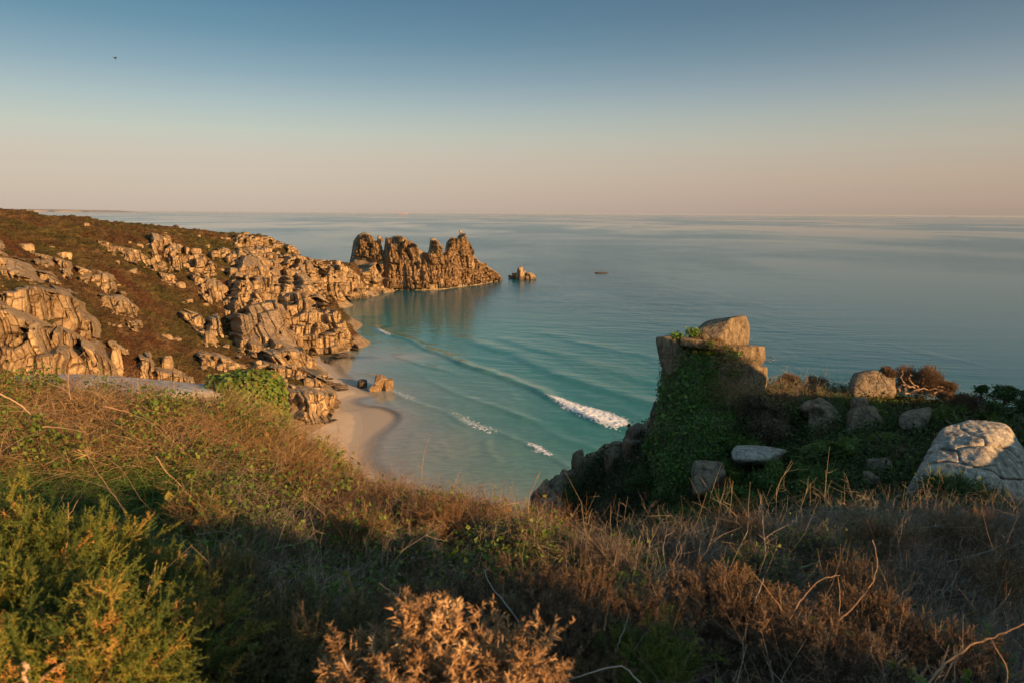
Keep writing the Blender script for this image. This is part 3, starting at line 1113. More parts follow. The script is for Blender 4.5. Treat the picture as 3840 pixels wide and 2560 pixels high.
def skin(field, poly, w, h, az, seed, amp=1.0, bulge=0.8, step=2.1, mask=None, t=(60, 620, 1.2), fray=1.0, lean=0.0, facing=0.5, grow=0.0):
    poly = np.asarray(poly, float)
    x0, y0 = poly.min(0) - 8
    x1, y1 = poly.max(0) + 8
    qx, qy = np.meshgrid(np.arange(x0, x1, step), np.arange(y0, y1, step))
    P = field.cast(qx, qy, *t)
    bad = np.isnan(P[..., 0])
    P = np.nan_to_num(P, nan=0.0)
    ins = in_poly(qx, qy, poly)
    de, _, _ = dist_poly(qx, qy, np.vstack([poly, poly[:1]]))
    dep = np.where(bad, 300, P[..., 1])
    edge = np.where(ins, de, -de) * dep / F            # metres inside
    edge = edge + grow + fbm2(P[..., 0] / 2.5, P[..., 2] / 2.5 + P[..., 1] / 2.5, 3, seed + 2) * 1.6 * fray
    if mask is not None:
        edge = np.where(mask(qx, qy), edge, -1.0)
    m = sstep(-0.3, min(w * 0.45, 1.4), edge)
    nn = field.nrm(P[..., 0], P[..., 1], 2.5)
    dh = np.array([math.sin(facing), -math.cos(facing)])
    ta = np.array([dh[1] * -1, dh[0]])
    D3 = np.array([dh[0], dh[1], 0.12])
    wob = fbm(P / (w * 4.0), 2, seed + 9)
    a = P[..., 0] * ta[0] + P[..., 1] * ta[1] + wob * w * 0.7 + lean * P[..., 2]
    z = P[..., 2] + fbm(P / (w * 2.2), 2, seed + 19) * h * 0.3
    b0 = P[..., 0] * dh[0] + P[..., 1] * dh[1]
    b = b0.copy()
    off = 0
    sel = (~bad) & (edge > -0.5)
    for k_, (sw, sh_, am) in enumerate(((2.3, 1.8, 0.55), (1.0, 0.8, 0.38), (0.42, 0.36, 0.14))):
        h1, h2, h3, dj, cu, cv = joint_cells(a + k_ * 7.3, z, w * sw, h * sh_, seed + 31 * k_)
        if k_ < 2:
            cid = np.round(h1 * 1e6).astype(np.int64)
            _, inv = np.unique(cid[sel], return_inverse=True)
            cnt = np.bincount(inv)
            mb = np.bincount(inv, b[sel]) / cnt
            sd = np.sqrt(np.maximum(np.bincount(inv, b[sel] ** 2) / cnt - mb ** 2, 0))
            mb = mb + np.minimum(sd * (0.9, 1.15)[k_], w * 1.5)
            tgt = b.copy()
            tgt[sel] = mb[inv]
            b = b + (tgt - b) * (0.92, 0.92)[k_]
        o_ = (h1 - 0.5) * 2 * am * w + (h2 - 0.5) * 0.45 * cu + (h3 - 0.6) * 0.3 * cv
        cr = np.clip(dj / (w * 0.13 * (1.2 if k_ < 2 else 0.6)), 0, 1)
        o_ = o_ - (1 - cr) ** 2 * w * (0.55, 0.45, 0.15)[k_]
        off = off + o_
    off = off + fbm(P / (w * 0.8), 3, seed + 4) * w * 0.14
    nn = D3[None, None, :]
    off = off + np.clip(b - b0, -0.6 * w, 5.5 * w) / amp
    disp = m * (bulge * w + amp * off) - (1 - m) * (0.9 + 0.4 * w)
    Q3 = P + nn * disp[..., None]
    r = joint_cells(a + 7.3, z, w, h, seed + 31)[0]
    q = grid_faces(*qx.shape)
    fl = lambda v: v.reshape(-1)
    keep = (fl(m)[q].max(1) > 0.02) & (~fl(bad)[q].any(1))
    dd_ = P.reshape(-1, 3)[q][:, :, 1]
    keep &= (dd_.max(1) - dd_.min(1)) < 14
    q = q[keep][:, ::-1]
    us_ = np.unique(q)
    mp_ = np.zeros(q.max() + 1 if len(q) else 1, int)
    if len(us_) == 0:
        return np.zeros((0, 3)), np.zeros((0, 4), int), np.zeros(0)
    mp_[us_] = np.arange(len(us_))
    return Q3.reshape(-1, 3)[us_], mp_[q], fl(r)[us_]


def crag(poly, w, h, label, seed, cat='rock outcrop', name='rock_outcrop', az=0.45, lean=0.05, prot=0.15, up=0.1, cover=0.72, mat=None, group=None, mask=None,
         n=4, depthk=0.9, sizevar=0.4, rough=0.05, chops=8, field=None, t=(60, 620, 1.2), azv=0.2, k=18, bulge=1.0, keepb=0.07, bscale=0.7, amp=1.0, sk=1.0, fray=0.55, grow=0.5):
    field = field or LAND
    ROCKPOLYS.append(poly)
    if group == gL:
        NEARBY.append((np.mean(np.asarray(poly), 0), label))
    ws, hs = w * 0.62 * sk, h * 0.66 * sk
    V1, Q1, r1 = skin(field, poly, ws, hs, az, seed, amp=amp, bulge=bulge, mask=mask, t=t, lean=lean, fray=fray, grow=grow)
    w *= 0.62 * bscale
    h *= 0.6 * bscale
    P, qx, qy = scatter(field, poly, w, h, seed, cover=cover, mask=mask, t=t, tries=5)
    rng = np.random.default_rng(seed + 1)
    if len(P):
        P = P[rng.random(len(P)) < keepb]
    B = len(P)
    if B:
        s_ = np.exp(rng.normal(0, sizevar, B))
        D = np.stack([w * 0.56 * s_ * rng.uniform(0.8, 1.2, B), w * 0.56 * depthk * s_, h * 0.58 * s_ * rng.uniform(0.75, 1.3, B)], -1)
        nn = field.nrm(P[:, 0], P[:, 1])
        nn[:, 2] *= 0.4
        C = P + nn * (ws * bulge * 0.8 + w * (prot + rng.normal(0, 0.16, B)))[:, None] + np.array([0, 0, 1.0]) * (h * (up + rng.normal(0, 0.05, B)))[:, None]
        V, Q, r = blocks(C, D, az + rng.normal(0, azv, B), lean + rng.normal(0, 0.10, B), rng.normal(0.0, 0.12, B) - lean, seed, n, chops, rough, k, rscale=w * 0.5)
        V1, Q1, r1 = np.vstack([V1, V]), np.vstack([Q1, Q + len(V1)]), np.concatenate([r1, r])
    lo = V1.mean(0)
    lo[2] = V1[:, 2].min()
    o = mesh_np(name, V1, [Q1], mat or M_GRAN, smooth=True, attrs={'rnd': r1}, sharp=16, origin=lo)
    tag(o, label, cat, group)
    return o


def z1(*p):
    return [(a / 1.742, 700 + b / 1.742) for a, b in p]


def z2(*p):
    return [(900 + a / 1.96, 800 + b / 1.96) for a, b in p]


crag(z1((0, 345), (30, 380), (48, 480), (-60, 490), (-60, 345)), 3.2, 6, 'tall pale crag cut by the left edge, highest on the slope', 101, group=gL)
crag(z1((-60, 480), (100, 480), (200, 505), (260, 570), (290, 650), (230, 655), (160, 650), (80, 655), (-60, 680)), 4.4, 8.0, 'broad smooth-faced crag below the tall edge crag on the left', 102, group=gL, keepb=0.03, amp=0.8, bulge=1.1)
crag(z1((230, 440), (340, 470), (355, 545), (250, 550)), 2.6, 3.2, 'flat-topped stone cluster high on the left slope', 103, group=gL)
crag(z1((380, 470), (470, 500), (472, 600), (400, 600), (370, 540)), 2.8, 4, 'rounded crag standing in heather above the stepped outcrop', 104, group=gL)
crag(z1((270, 570), (350, 570), (405, 640), (330, 655), (270, 640)), 2.8, 3, 'leaning slabs between the smooth crag and the heather gully', 105, group=gL)
crag(z1((510, 530), (610, 545), (740, 590), (765, 700), (660, 710), (590, 660), (530, 620)), 3.2, 3.2, 'stepped outcrop in the middle of the left slope', 106, group=gL)
crag(z1((650, 715), (800, 700), (880, 770), (915, 860), (830, 870), (730, 830), (660, 790)), 3.2, 3.0, 'wedge-shaped pale outcrop below the stepped outcrop', 107, group=gL)
crag(z1((830, 890), (915, 880), (920, 950), (860, 950)), 2.2, 2.6, 'small tail of slabs under the wedge-shaped outcrop', 108, group=gL)
crag(z1((20, 690), (300, 650), (460, 665), (550, 740), (580, 830), (640, 845), (665, 1000), (560, 1010), (440, 960), (300, 940), (180, 860), (40, 800)), 4.6, 8.5,
     'massive rounded granite crag at the lower left, upper tier', 109, group=gL, bulge=1.2, keepb=0.02, amp=0.8)
crag(z1((-60, 700), (60, 770), (180, 830), (300, 900), (430, 930), (560, 980), (560, 1060), (460, 1080), (350, 1060), (260, 1100), (200, 1290), (-60, 1290)), 3.6, 8.0,
     'fissured middle tier of the massive lower left crag', 110, group=gL, bulge=1.0, keepb=0.03,
     mask=lambda x, y: fbm2(x / 30, y / 30, 3, 41) > -0.42)
crag(z1((180, 1080), (360, 1050), (460, 1020), (560, 1080), (560, 1000), (660, 1010), (740, 1110), (830, 1270), (500, 1310), (180, 1310)), 4.0, 9.0,
     'upright slabs at the foot of the massive left crag', 111, group=gL, bulge=1.1, keepb=0.03, amp=0.9)
crag(z1((690, 990), (760, 1000), (840, 1070), (820, 1100), (740, 1070)), 2.4, 2.6, 'sloping pale slab in the heather gully', 112, group=gL)
crag(z1((985, 325), (1110, 345), (1120, 400), (1085, 500), (1010, 500), (985, 420)), 4.0, 6.0, 'square-topped tor rising from the red heather', 113, group=gL, up=0.2)
crag(z1((1090, 370), (1190, 400), (1330, 470), (1400, 540), (1420, 610), (1330, 590), (1240, 560), (1110, 550), (1095, 490)), 3.6, 4.6, 'broad shoulder of stacked blocks right of the square-topped tor', 114, group=gL, n=6)
crag(z1((650, 370), (760, 400), (930, 440), (1000, 500), (1100, 545), (1100, 570), (990, 540), (860, 500), (740, 460), (660, 410)), 2.6, 3.0, 'long low spur of rubble blocks left of the square-topped tor', 115, group=gL)
crag(z1((1240, 580), (1330, 600), (1420, 620), (1470, 660), (1500, 760), (1560, 890), (1500, 880), (1440, 790), (1350, 760), (1290, 690)), 2.8, 4.6, 'descending rib of narrow blocks below the stacked shoulder', 116, group=gL)
crag(z1((1040, 570), (1140, 590), (1150, 640), (1060, 620)), 2.0, 2.0, 'little rubble patch left of the descending rib', 117, group=gL)
crag(z1((1180, 810), (1290, 825), (1330, 880), (1330, 990), (1280, 980), (1250, 920), (1180, 860)), 3.0, 5.0, 'left pillar of the twin-pillar outcrop', 118, group=gL, up=0.15)
crag(z1((1360, 850), (1410, 840), (1440, 960), (1440, 1090), (1340, 1100), (1320, 990), (1345, 930)), 3.0, 6.5, 'right pillar of the twin-pillar outcrop', 119, group=gL, up=0.15)
crag(z1((1290, 1080), (1400, 1090), (1500, 1120), (1600, 1180), (1610, 1220), (1430, 1190), (1320, 1190)), 2.4, 3.0, 'rubble apron below the twin pillars', 120, group=gL)
crag(z1((920, 1100), (970, 1080), (1000, 1180), (1000, 1270), (900, 1260), (895, 1180)), 3.2, 7.0, 'upright pointed slab just behind the white boulder', 121, group=gL, up=0.15)
crag(z1((1010, 1180), (1130, 1190), (1250, 1250), (1260, 1300), (1010, 1290)), 3.4, 4.5, 'low flat-faced blocks right of the upright pointed slab', 122, group=gL)
crag(z1((1370, 430), (1440, 410), (1520, 430), (1570, 470), (1530, 540), (1480, 500), (1380, 480)), 2.4, 3.2, 'cluster of pinnacled blocks on the upper slope below the red heather', 123, group=gL)
crag(z1((1480, 540), (1640, 560), (1640, 640), (1700, 800), (1740, 940), (1640, 900), (1600, 760), (1500, 680)), 2.8, 5.0, 'long fluted rib of columns below the pinnacled blocks', 124, group=gL,
     mask=lambda x, y: fbm2(x / 26, y / 26, 2, 42) > -0.52)
crag(z1((1590, 970), (1700, 940), (1742, 1000), (1742, 1100), (1640, 1110)), 2.6, 3.0, 'tumbled blocks above the beach cliff', 125, group=gL)
gC = 'sea cliffs of the headland'
crag(z2((-40, 155), (110, 180), (250, 180), (300, 215), (430, 240), (530, 285), (600, 320), (680, 370), (620, 410), (560, 400), (480, 330), (380, 300), (280, 270), (200, 260), (100, 250), (-40, 260)), 3.0, 3.2,
     'broken rock crest along the skyline of the headland', 130, 'cliff', 'cliff_face', group=gC, cover=0.8, mask=lambda x, y: fbm2(x / 24, y / 24, 3, 43) > -0.34)
crag(z2((-40, 270), (100, 250), (200, 270), (330, 310), (480, 330), (560, 400), (610, 440), (630, 600), (500, 560), (380, 560), (250, 620), (180, 600), (100, 560), (-40, 600)), 3.3, 5.2,
     'blocky upper cliff under the skyline crest', 131, 'cliff', 'cliff_face', group=gC, prot=0.1, mask=lambda x, y: (fbm2(x / 34, y / 34, 3, 44) > -0.52))
crag(z2((-40, 600), (100, 560), (250, 620), (300, 760), (360, 900), (380, 980), (300, 1000), (200, 900), (100, 800), (-40, 740)), 3.0, 6.0,
     'tilted fluted columns in the middle of the cliff', 132, 'cliff', 'cliff_face', group=gC, lean=0.12, mask=lambda x, y: fbm2(x / 34, y / 34, 3, 45) > -0.57)
crag(z2((380, 560), (500, 550), (590, 590), (625, 640), (620, 700), (560, 740), (520, 800), (500, 900), (500, 1030), (420, 980), (360, 900), (290, 740), (260, 620)), 4.6, 9.0,
     'smooth-walled buttress at the back of the promontory', 133, 'cliff', 'cliff_face', group=gC, n=8, prot=0.25, lean=0.08)
crag(z2((560, 740), (640, 700), (700, 720), (745, 800), (780, 880), (865, 985), (850, 1005), (700, 1015), (600, 1035), (500, 1035), (500, 900), (520, 800)), 3.6, 6.5,
     'outer promontory of leaning blocks running into the water', 134, 'cliff', 'cliff_face', group=gC, n=7, prot=0.2, lean=0.15)
crag(z2((-20, 860), (60, 900), (200, 900), (300, 1000), (380, 985), (450, 1010), (530, 1060), (545, 1140), (470, 1140), (330, 1070), (100, 1060), (-20, 1050)), 3.0, 3.6,
     'rounded ledge blocks above the beach', 135, 'cliff', 'cliff_face', group=gC, cover=0.76, mask=lambda x, y: fbm2(x / 34, y / 34, 3, 46) > -0.42)
crag(z2((100, 1075), (330, 1070), (480, 1130), (500, 1280), (330, 1300), (230, 1180), (80, 1140)), 3.0, 4.0, 'shadowed block wall beside the ivy mound', 136, 'cliff', 'cliff_face', group=gC)
crag(z2((470, 1140), (585, 1145), (610, 1260), (600, 1290), (500, 1280)), 4.0, 7.0, 'square dark-sided block at the back of the beach', 137, 'cliff', 'cliff_face', group=gC, n=8, up=0.15, azv=0.05)
crag(z2((320, 1290), (500, 1270), (620, 1290), (690, 1370), (725, 1440), (640, 1530), (550, 1540), (400, 1490)), 2.6, 8.0,
     'lowest cliff of tall narrow columns above the near sand', 138, 'cliff', 'cliff_face', group=gC, n=7, prot=0.25, lean=0.03)
crag(z2((610, 470), (640, 400), (700, 375), (780, 400), (860, 470), (900, 540), (930, 630), (800, 645), (700, 645), (640, 590)), 3.6, 8.0,
     'dark fluted buttress beside the hidden cove', 139, 'cliff', 'cliff_face', group=gC, n=6, prot=0.25, up=0.1)
crag(z2((880, 385), (960, 370), (1030, 380), (1035, 470), (1010, 525), (940, 500), (890, 450)), 4.2, 7.0, 'low square buttress under the first rock tower', 140, 'cliff', 'cliff_face', group=gC, n=6)
crag(z2((-40, 300), (200, 290), (480, 350), (610, 450), (625, 600), (620, 700), (745, 800), (865, 985), (700, 1015), (520, 1035), (540, 1140), (600, 1260), (690, 1370), (725, 1440), (640, 1530), (550, 1540), (400, 1490), (230, 1180), (80, 1100), (-40, 1050), (-100, 700)), 5.5, 10.0,
     'main wall of the sea cliff behind the separate ribs and buttresses', 129, 'cliff', 'cliff_face', group=gC, bulge=0.35, keepb=0.0, grow=0.0, mask=lambda x, y: fbm2(x / 40, y / 40, 3, 47) > -0.34)
gT = 'rock towers of the sea headland'


def tower(x0, x1, label, seed, w=3.2, h=6.0, base=None, **kw):
    top = [(a, b + 6) for a, b in LS if x0 <= a <= x1]
    if base is None:
        xs_ = np.linspace(x1, x0, 8)
        base = [(a, float(np.interp(a, [1441, 1500, 1578, 1650, 1716, 1800, 1869, 1890], [1084, 1087, 1087, 1084, 1075, 1065, 1051, 1050]))) for a in xs_]
    return crag(top + base, w, h, label, seed, 'rock tower', 'rock_tower', group=gT, az=0.5, prot=0.05, up=0.0, sizevar=0.32, cover=0.68, amp=1.55, sk=1.15, mat=M_TOWER, grow=0.1, **kw)


tower(1309, 1438, 'round-shouldered rock tower nearest the headland neck', 150, 3.2, 4.6, base=[(1436, 975), (1400, 985), (1350, 965), (1312, 962)])
tower(1438, 1575, 'widest rock tower with a flat jagged crown', 151, 3.3, 6.5)
tower(1572, 1664, 'narrow rock tower with a balanced cap stone', 152, 3.0, 5.5)
tower(1662, 1775, 'highest rock tower ending in a needle', 153, 2.6, 7.5)
tower(1773, 1888, 'low seaward end of the rock towers tapering into the sea', 154, 3.0, 5.0)
# cap stone and needle are part of their skyline
for px_, py_, Y_, D_, lab in [(1624, 899, 469, (2.0, 1.8, 0.9), 'flat cap stone balanced on the narrow rock tower'), (1727, 874, 495, (0.75, 0.75, 2.0), 'thin needle on the highest rock tower'),
                              (1421, 900, 476, (1.2, 1.2, 3.4), 'small finger of rock between the first two towers')]:
    c = at(px_, py_, Y_)
    V, Q, r = blocks(np.array([c]), np.array([D_]), [0.4], [0.05], [0.05], int(px_), 6, 5, 0.05)
    tag(mesh_np('pinnacle', V, [Q], M_GRAN, smooth=True, attrs={'rnd': r}, sharp=32, origin=c - np.array([0, 0, D_[2]])), lab, 'pinnacle')


def single(name, C, D, rz, seed, label, cat, group=None, mat=None, n=7, tx=0.0, ty=0.0, rough=0.06, chops=6, k=16):
    V, Q, r = blocks(np.array([C], float), np.array([D], float), [rz], [tx], [ty], seed, n, chops, rough, k, rscale=max(D) * 0.5)
    o = mesh_np(name, V, [Q], mat or M_GRAN, smooth=True, attrs={'rnd': r}, sharp=32, origin=(C[0], C[1], C[2] - D[2]))
    return tag(o, label, cat, group)


# islet, skerry
isl = [(1921, 1044, 4.0, 5.5, 1.9), (1936, 1046, 3.4, 4, 4.5), (1950, 1046, 3.2, 4, 9.0), (1955, 1049, 3.6, 4, 6.5), (1964, 1046, 3.0, 4, 6.2), (1983, 1047, 3.6, 4, 5.4), (1994, 1048, 3.4, 4, 4.2), (1944, 1048, 3, 3, 3.4), (1975, 1049, 2.6, 3, 2.6), (2003, 1048, 2.6, 3, 1.8)]
Ci, Di = [], []
for px_, py_, w_, d_, h_ in isl:
    s_ = sea_at(px_, py_)
    Ci.append(s_ + np.array([0, 0, h_ * 0.35]))
    Di.append((w_ * 0.62, d_ * 0.6, h_ * 0.75))
V, Q, r = blocks(np.array(Ci), np.array(Di), np.full(len(Ci), 0.4), np.full(len(Ci), 0.06), np.random.default_rng(3).normal(0, 0.08, len(Ci)), 33, 7, 6, 0.07, 16, 1.5)
tag(mesh_np('sea_stack', V, [Q], M_GRAN, smooth=True, attrs={'rnd': r}, sharp=32, origin=sea_at(1960, 1046)), 'small jagged rock islet standing off the rock towers', 'islet')
s_ = sea_at(2256, 1025)
single('skerry', s_ + np.array([0, 0, -0.1]), (6.5, 3.0, 1.1), 0.1, 34, 'low black rock barely breaking the open sea surface', 'rock', mat=M_GRAN_DARK, n=10, k=8)
# beach rocks
p = sea_at(1424, 1462)
Cb = [p + np.array([0.3, 1.0, 1.6]), p + np.array([2.2, 0.6, 1.2]), p + np.array([-1.6, -0.6, 0.6])]
V, Q, r = blocks(np.array(Cb), np.array([(2.0, 1.8, 2.3), (1.5, 1.7, 2.0), (1.4, 1.3, 1.2)]), [0.3, 0.5, 0.2], [0.05, 0.1, 0], [0.05, 0.12, -0.1], 35, 12, 6, 0.05, 16, 0.8)
tag(mesh_np('beach_rock', V, [Q], granite('beach_granite', ((0.16, 0.10, 0.055), (0.33, 0.22, 0.12)), lichen=0.05, s=0.8, dark=(0.05, 0.035, 0.02)), smooth=True, attrs={'rnd': r}, sharp=35, origin=p),
    'large square brown rock at the water edge of the sand spit', 'rock')
single('beach_rock', sea_at(1359, 1449) + np.array([0, 0, 0.8]), (1.5, 1.6, 1.25), 0.2, 36, 'black rounded rock left of the large brown beach rock', 'rock', mat=M_GRAN_DARK, n=12, k=8)
gB = 'low rocks half buried in the sand'
for i, (px_, py_, D_) in enumerate([(1252, 1446, (2.6, 0.9, 0.9)), (1275, 1450, (2.0, 0.8, 0.7)), (1235, 1436, (1.2, 0.7, 0.7)), (1283, 1461, (1.8, 0.6, 0.25)), (1232, 1420, (1.6, 0.6, 0.25)),
                                    (1285, 1328, (2.2, 1.2, 0.5)), (1268, 1336, (1.4, 0.8, 0.3)), (1240, 1357, (1.1, 0.7, 0.25)), (1250, 1575, (1.2, 0.6, 0.2)), (1235, 1582, (1.3, 0.6, 0.3)), (1262, 1458, (1.6, 0.7, 0.5))]):
    single('beach_rock', sea_at(px_, py_, 0.4) + np.array([0, 0, 0.0]), D_, 0.3 + 0.1 * i, 60 + i, ['longest low slab half buried in the sand by the dark square block', 'second low slab, nearer the sand spit', 'small low rock at the cliff end of the slabs', 'thin flat rock lying seaward of the long slabs', 'thin flat rock alone on the sand above the slabs', 'broad flat rock awash below the promontory', 'small flat rock beside the one awash', 'thin dark rock at the curve of the upper sand', 'flat dark rock at the foot of the lowest cliff', 'flat dark rock closest to the lowest cliff columns', 'low rock between the slabs and the spit'][i], 'rock', gB, mat=M_GRAN_DARK if i > 2 else M_GRAN, n=7)
# boulders scattered on the heather
rngb = np.random.default_rng(77)
zb = z1((342, 410), (178, 425), (765, 655), (870, 575), (1105, 655), (1180, 660), (1235, 760), (1195, 770), (1345, 790), (1010, 915), (1090, 1000), (1155, 1020), (780, 925), (730, 920), (570, 262), (890, 272),
         (1450, 345), (1485, 355), (1610, 320), (1580, 355), (1355, 400), (915, 395), (970, 400), (850, 380), (1450, 555), (760, 505), (1520, 985), (1470, 1000), (1480, 1060), (700, 910), (950, 300), (1080, 310), (1180, 320), (420, 470), (1300, 330))
P = LAND.cast(np.array([a for a, b in zb]), np.array([b for a, b in zb]), 60, 620, 1.2)
szs = [1.2, 3.6, 1.3, 2.2, 1.4, 2.4, 2.2, 1.4, 1.8, 1.2, 2.6, 2.0, 1.4, 1.3, 2.0, 1.2, 1.6, 2.4, 3.2, 2.6, 2.0, 2.2, 1.8, 1.4, 2.2, 1.3, 2.2, 1.6, 2.0, 1.2, 1.0, 1.2, 1.2, 3.0, 1.3]
SHORTN = {101: 'tall edge crag', 102: 'smooth-faced crag', 103: 'flat-topped cluster', 104: 'rounded crag', 105: 'leaning slabs', 106: 'stepped outcrop', 107: 'wedge-shaped outcrop', 108: 'small tail of slabs', 109: 'massive left crag',
          113: 'square-topped tor', 114: 'stacked shoulder', 115: 'long rubble spur', 116: 'descending rib', 117: 'little rubble patch', 118: 'left twin pillar', 119: 'right twin pillar', 120: 'rubble apron', 121: 'upright pointed slab', 123: 'pinnacled blocks',
          124: 'long fluted rib', 125: 'tumbled blocks above the beach'}
SHORTL = {}
usedl = set()
for i, q in enumerate(P):
    if np.isnan(q[0]):
        continue
    s2 = szs[i] * 0.5
    bp = np.array(zb[i])
    order = sorted(NEARBY, key=lambda c: np.hypot(*(c[0] - bp)))
    lab_b = None
    for cpt, cl in order[:3]:
        dx_, dy_ = bp - cpt
        side_ = ('right of' if dx_ > 0 else 'left of') if abs(dx_) > abs(dy_) else ('below' if dy_ > 0 else 'above')
        cand = '%s loose boulder %s the %s' % ('large' if szs[i] > 2.3 else 'middling' if szs[i] > 1.5 else 'small', side_, ' '.join(w for w in cl.split(' in the ')[0].split(' on the ')[0].split(',')[0].split()[:7]))
        if cand not in usedl:
            lab_b = cand
            break
    usedl.add(lab_b)
    single('boulder', q + np.array([0, 0, s2 * 0.35]), (s2 * rngb.uniform(0.8, 1.2), s2 * 0.9, s2 * rngb.uniform(0.7, 1.1)), rngb.uniform(0, 3), 200 + i,
           lab_b or 'loose pale granite boulder lying in the heather of the headland', 'boulder', 'loose boulders on the headland slope', n=6)
# tumbled boulders at the neck waterline
P, qx, qy = scatter(LAND, z2((880, 470), (960, 500), (1060, 540), (1130, 480), (1130, 560), (1030, 590), (960, 628), (915, 628)), 2.6, 2.2, 88, cover=0.9)
for i, q in enumerate(P[:70]):
    s2 = rngb.uniform(0.9, 1.9)
    single('boulder', q + np.array([0, 0, s2 * 0.2]), (s2, s2 * 0.8, s2 * 0.7), rngb.uniform(0, 3), 300 + i, 'tumbled boulder in the rubble bank at the neck waterline', 'boulder', 'tumbled boulders at the headland neck', n=4)

# heather tussocks: low clumps all over the slope
def tussocks():
    rng = np.random.default_rng(9)
    N = 42000
    qx = rng.uniform(-20, 1320, N)
    qy = rng.uniform(785, 1460, N)
    P_ = LAND.cast(qx, qy, 60, 620, 1.5)
    n_ = LAND.nrm(np.nan_to_num(P_[:, 0], nan=-200), np.nan_to_num(P_[:, 1], nan=200))
    ok_ = ~np.isnan(P_[:, 0]) & (P_[:, 2] > 6) & (n_[:, 2] > 0.45) & (logan(np.nan_to_num(P_[:, 0]), np.nan_to_num(P_[:, 1])) < -5)
    P_ = P_[ok_]
    B = len(P_)
    dirs, quads = cubesphere(2)
    sz = (0.3 + 0.9 * rng.random(B) ** 2.5) * (0.6 + P_[:, 1] / 400)
    S_ = np.stack([sz * rng.uniform(0.8, 1.4, B), sz * rng.uniform(0.8, 1.4, B), sz * rng.uniform(0.35, 0.8, B)], -1)
    jit = rng.uniform(0.6, 1.35, (B, len(dirs), 1))
    V_ = P_[:, None, :] + dirs[None] * jit * S_[:, None, :]
    Q_ = (quads[None] + (np.arange(B) * len(dirs))[:, None, None]).reshape(-1, 4)
    o = mesh_np('heather', V_.reshape(-1, 3), [Q_], M_HEATH, smooth=False)
    tag(o, 'rust and olive heather tussocks covering the headland slope', 'heather', kind='stuff')


tussocks()
land_obj()

# ------------------------------------------------------------------- horizon: distant coast, ships, gull
def distant():
    Yd = 24000.0
    xs_ = np.linspace(-900, 372, 90)
    rng = np.random.default_rng(4)
    V_ = []
    prof = np.interp(xs_, [-900, 0, 120, 250, 330, 360, 372], [13, 11, 9.5, 8.5, 6, 3, 0]) + rng.normal(0, 0.35, 90)
    prof = np.maximum(prof, 0)
    for i, a in enumerate(xs_):
        b = at(a, 800, Yd)
        hgt = prof[i] / F * Yd * 1.0
        for yy, zz in ((0, -5), (0 + 60, hgt * 0.75), (500, hgt), (2500, hgt * 0.9), (4000, -5)):
            V_.append((b[0], Yd + yy + 200 * math.sin(i * 0.7), zz))
    m_, n_, l_ = new_mat('distant_land')
    c_ = ramp(n_, l_, noise(n_, l_, 0.002, 4, 0.6, geo_pos(n_, l_)), [(0.35, (0.15, 0.13, 0.11)), (0.65, (0.26, 0.21, 0.18))])
    finish(n_, l_, c_, 0.9)
    tag(mesh_np('distant_hills', V_, [grid_faces(90, 5)], m_, smooth=False), kind='structure')


distant()


def solid(name, col, rough=0.6):
    m_, n_, l_ = new_mat(name)
    finish(n_, l_, col, rough)
    return m_


def boxes(name, lst, mat, parent=None, origin=(0, 0, 0)):
    """lst: (cx,cy,cz,hx,hy,hz[,taper]) with taper narrowing the bottom ends"""
    V_, Q_ = [], []
    for b in lst:
        cx, cy_, cz, hx, hy, hz = b[:6]
        tp = b[6] if len(b) > 6 else 1.0
        i0 = len(V_)
        for sz_ in (-1, 1):
            k_ = tp if sz_ < 0 else 1
            for sx, sy in ((-1, -1), (1, -1), (1, 1), (-1, 1)):
                V_.append((cx + sx * hx * k_, cy_ + sy * hy * k_, cz + sz_ * hz))
        Q_ += [[i0 + j for j in q] for q in ((3, 2, 1, 0), (4, 5, 6, 7), (0, 1, 5, 4), (1, 2, 6, 5), (2, 3, 7, 6), (3, 0, 4, 7))]
    o = mesh_np(name, V_, [np.array(Q_)], mat, parent=parent)
    return o


def ship(px, py, Yd, L, hull_c, sup_c, label, house=1, grp=None):
    d_ = at(px, 800, Yd)
    e = empty('cargo_ship', (d_[0], Yd, 0))
    tag(e, label, 'ship', grp)
    hh_ = L * 0.055
    boxes('hull', [(0, 0, hh_ / 2, L / 2, L * 0.07, hh_ / 2, 0.94), (-L * 0.46, 0, hh_ * 1.15, L * 0.035, L * 0.06, hh_ * 0.16)], solid('ship_hull', hull_c), e)
    boxes('superstructure', [(L * 0.42 * house, 0, hh_ + L * 0.035, L * 0.03, L * 0.06, L * 0.035), (L * 0.43 * house, 0, hh_ + L * 0.08, L * 0.012, L * 0.012, L * 0.012)], solid('ship_house', sup_c), e)
    for mx_ in (-0.1, 0.15):
        boxes('mast', [(L * mx_, 0, hh_ + L * 0.012, L * 0.002, L * 0.002, L * 0.012)], solid('ship_mast', (0.4, 0.3, 0.25)), e)


ship(1510, 795, 24000, 300, (0.60, 0.16, 0.09), (0.9, 0.85, 0.8), 'red-hulled cargo ship on the horizon behind the rock towers')
ship(1328, 793, 26000, 130, (0.5, 0.42, 0.38), (0.95, 0.92, 0.88), 'small white ship on the horizon left of the red-hulled one')
gS = 'faint dark ships on the right horizon'
ship(3346, 802, 26000, 200, (0.10, 0.08, 0.07), (0.2, 0.17, 0.15), 'faint dark ship on the right horizon, second longest of three', grp=gS)
ship(3422, 803, 30000, 190, (0.16, 0.13, 0.11), (0.25, 0.2, 0.17), 'palest dark ship, between the other two on the right horizon', grp=gS)
ship(3571, 803, 25000, 260, (0.07, 0.055, 0.05), (0.15, 0.12, 0.1), 'longest and darkest ship, rightmost on the horizon', grp=gS)


